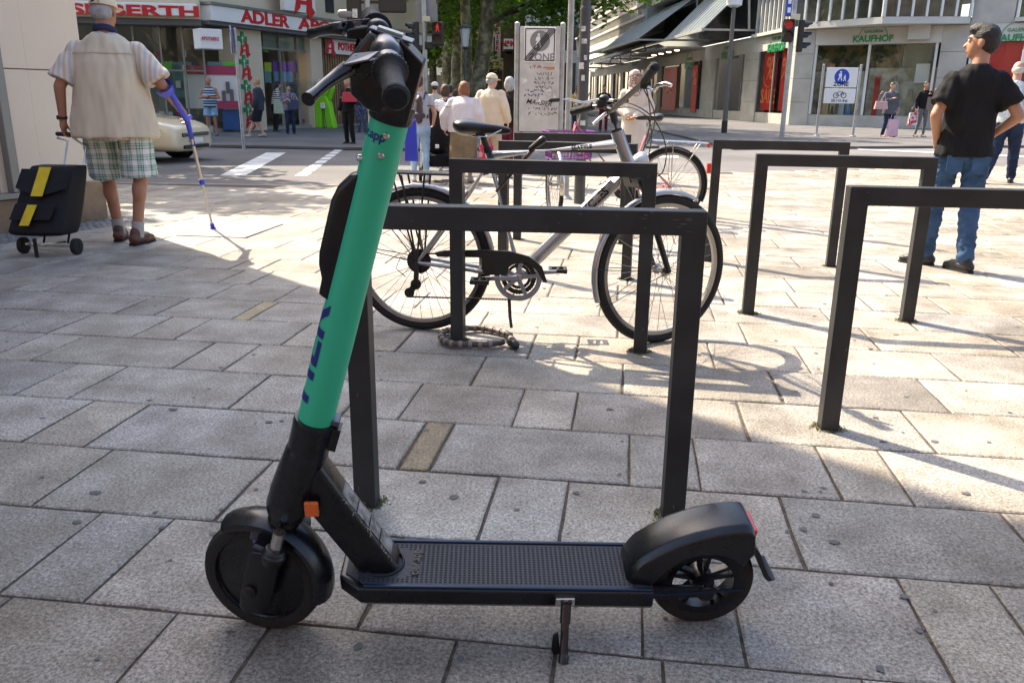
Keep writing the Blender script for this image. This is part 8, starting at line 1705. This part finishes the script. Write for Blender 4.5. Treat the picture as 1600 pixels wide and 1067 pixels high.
def handbag(p, label, col, w=.3, h=.22, d=.1, strap=.25, rz=0., name='handbag', m=None, cat='handbag'):
    b = thing(name, label, cat, p, rz); m = m or mat('bag_%s_%d' % (name, len(MATS)), col, .5, var=.1); mb = MB(); a = mb.add([(-w/2, -d/2, 0), (w/2, -d/2, 0), (w/2, d/2, 0), (-w/2, d/2, 0)]); c = mb.add([(-w*.42, -d*.25, h), (w*.42, -d*.25, h), (w*.42, d*.25, h), (-w*.42, d*.25, h)]); mb.loft([a, c], 4); mb.build('bag_body', m, b, bevel=.015, seg=3)
    mb = MB(); mb.tube([(-w*.3, 0, h*.95), (-w*.2, 0, h+strap*.7), (0, 0, h+strap), (w*.2, 0, h+strap*.7), (w*.3, 0, h*.95)], .009, 8); mb.build('handle', m, b, smooth=True); return b
q = AT(546, 160, G(547, 226).y-.25); handbag(q, 'red handbag held in front of the person in black', (.45, .02, .04), .34, .22, .12, .2)
q = AT(1376, 171, G(1384, 215).y-.25); handbag(q, 'dusty pink shoulder bag of the woman in the grey cardigan', (.50, .30, .28), .42, .24, .12, .3)
q = AT(1393, 213, G(1384, 215).y-.15); handbag(q, 'large pale pink carrier bag beside the woman in the grey cardigan', (.62, .38, .44), .36, .52, .10, .25, name='carrier_bag', cat='carrier bag')
q = AT(1424, 196, G(1436, 215).y-.15); handbag(q, 'red, white and black patterned carrier bag of the woman in the black sweater', (.5, .5, .5), .26, .38, .12, .2, name='carrier_bag', cat='carrier bag', m=spot_mat('bag_pattern', (.45, .03, .04), (.6, .6, .6), 12))
q = AT(1451, 173, G(1436, 215).y-.1); handbag(q, 'taupe tote bag under the arm of the woman in the black sweater', (.17, .12, .09), .24, .42, .10, .2, name='tote_bag', cat='bag')
q = AT(458, 172, G(455, 211).y-.22); handbag(q, 'navy shoulder bag of the woman reading her phone', (.02, .03, .08), .3, .28, .1, .3)
q = AT(436, 178, G(432, 207).y-.3); handbag(q, 'pale green shopping bag by the chemist entrance', (.28, .36, .26), .3, .4, .1, .15, name='carrier_bag', cat='carrier bag')
q = AT(760, 268, G(745, 285).y-.1); handbag(q, 'bright pink patterned carrier bag between the couple in pale jackets', (.6, .05, .12), .22, .34, .1, .2, name='carrier_bag', cat='carrier bag', m=spot_mat('pink_pattern', (.60, .02, .08), (.60, .35, .33), 14, .6))
q = AT(643, 252, 10.6); handbag(q, 'royal blue bag at the hip of the woman with the backpack', (.015, .03, .40), .16, .5, .1, .35, name='shopping_bag', cat='bag')
# pushchair
pc = G(684, 280); ps = thing('pushchair', 'black pushchair with a white muslin over its hood, beside the lilac jacket', 'pushchair', (pc.x, pc.y, 0), R(5))
M_PCB = cloth('pushchair_fabric', (.012, .012, .014))
mb = MB()
for sx_ in (-1, 1):
    mb.tube([(sx_*.22, -.42, .98), (sx_*.22, -.18, .62), (sx_*.20, .35, .10)], .011, 8); mb.tube([(sx_*.22, -.30, .12), (sx_*.22, .0, .50), (sx_*.21, .1, .78)], .011, 8)
mb.tube([(-.22, -.42, .98), (.22, -.42, .98)], .014, 8); mb.tube([(-.22, -.3, .14), (.22, -.3, .14)], .010, 8); mb.build('frame', M_STEEL, ps, smooth=True)
for sx_, y_ in ((-1, -.3), (1, -.3), (-1, .36), (1, .36)):
    mb = MB(); mb.lathe((sx_*.23, y_, .10), (1, 0, 0), [(.055, -.018), (.096, -.02), (.10, 0), (.096, .02), (.055, .018)], 24, close=True); w_ = mb.build('wheel', M_RUB, ps, smooth=True); mb = MB(); mb.lathe((sx_*.23, y_, .10), (1, 0, 0), [(.001, -.012), (.055, -.012), (.055, .012), (.001, .012)], 18); mb.build('rim', M_STEEL, w_, smooth=True)
mb = MB(); mb.cap((0, -.08, .50), (0, .02, .86), .17, .18, 20, flat=.9); mb.box((0, .12, .45), (.34, .35, .12)); fuse(mb, 'seat', M_PCB, ps, .018, 3)
mb = MB(); mb.cap((-.07, .02, .92), (.07, .02, .92), .14, .14, 18); fuse(mb, 'hood', M_PCB, ps, .018, 2, wr=.01, wf=12)
mb = MB(); mb.cap((.04, -.08, .97), (.12, -.06, .93), .09, .10, 18, flat=.9); fuse(mb, 'muslin_cloth', cloth('white_muslin', (.62, .62, .66), .05), ps, .014, 2, wr=.02, wf=14)
mb = MB(); mb.box((0, -.16, .27), (.36, .32, .16)); mb.build('basket', M_PCB, ps, bevel=.03); mb = MB(); mb.box((0, -.33, .46), (.05, .02, .05)); mb.build('label_patch', M_SIGN, ps, bevel=.004)
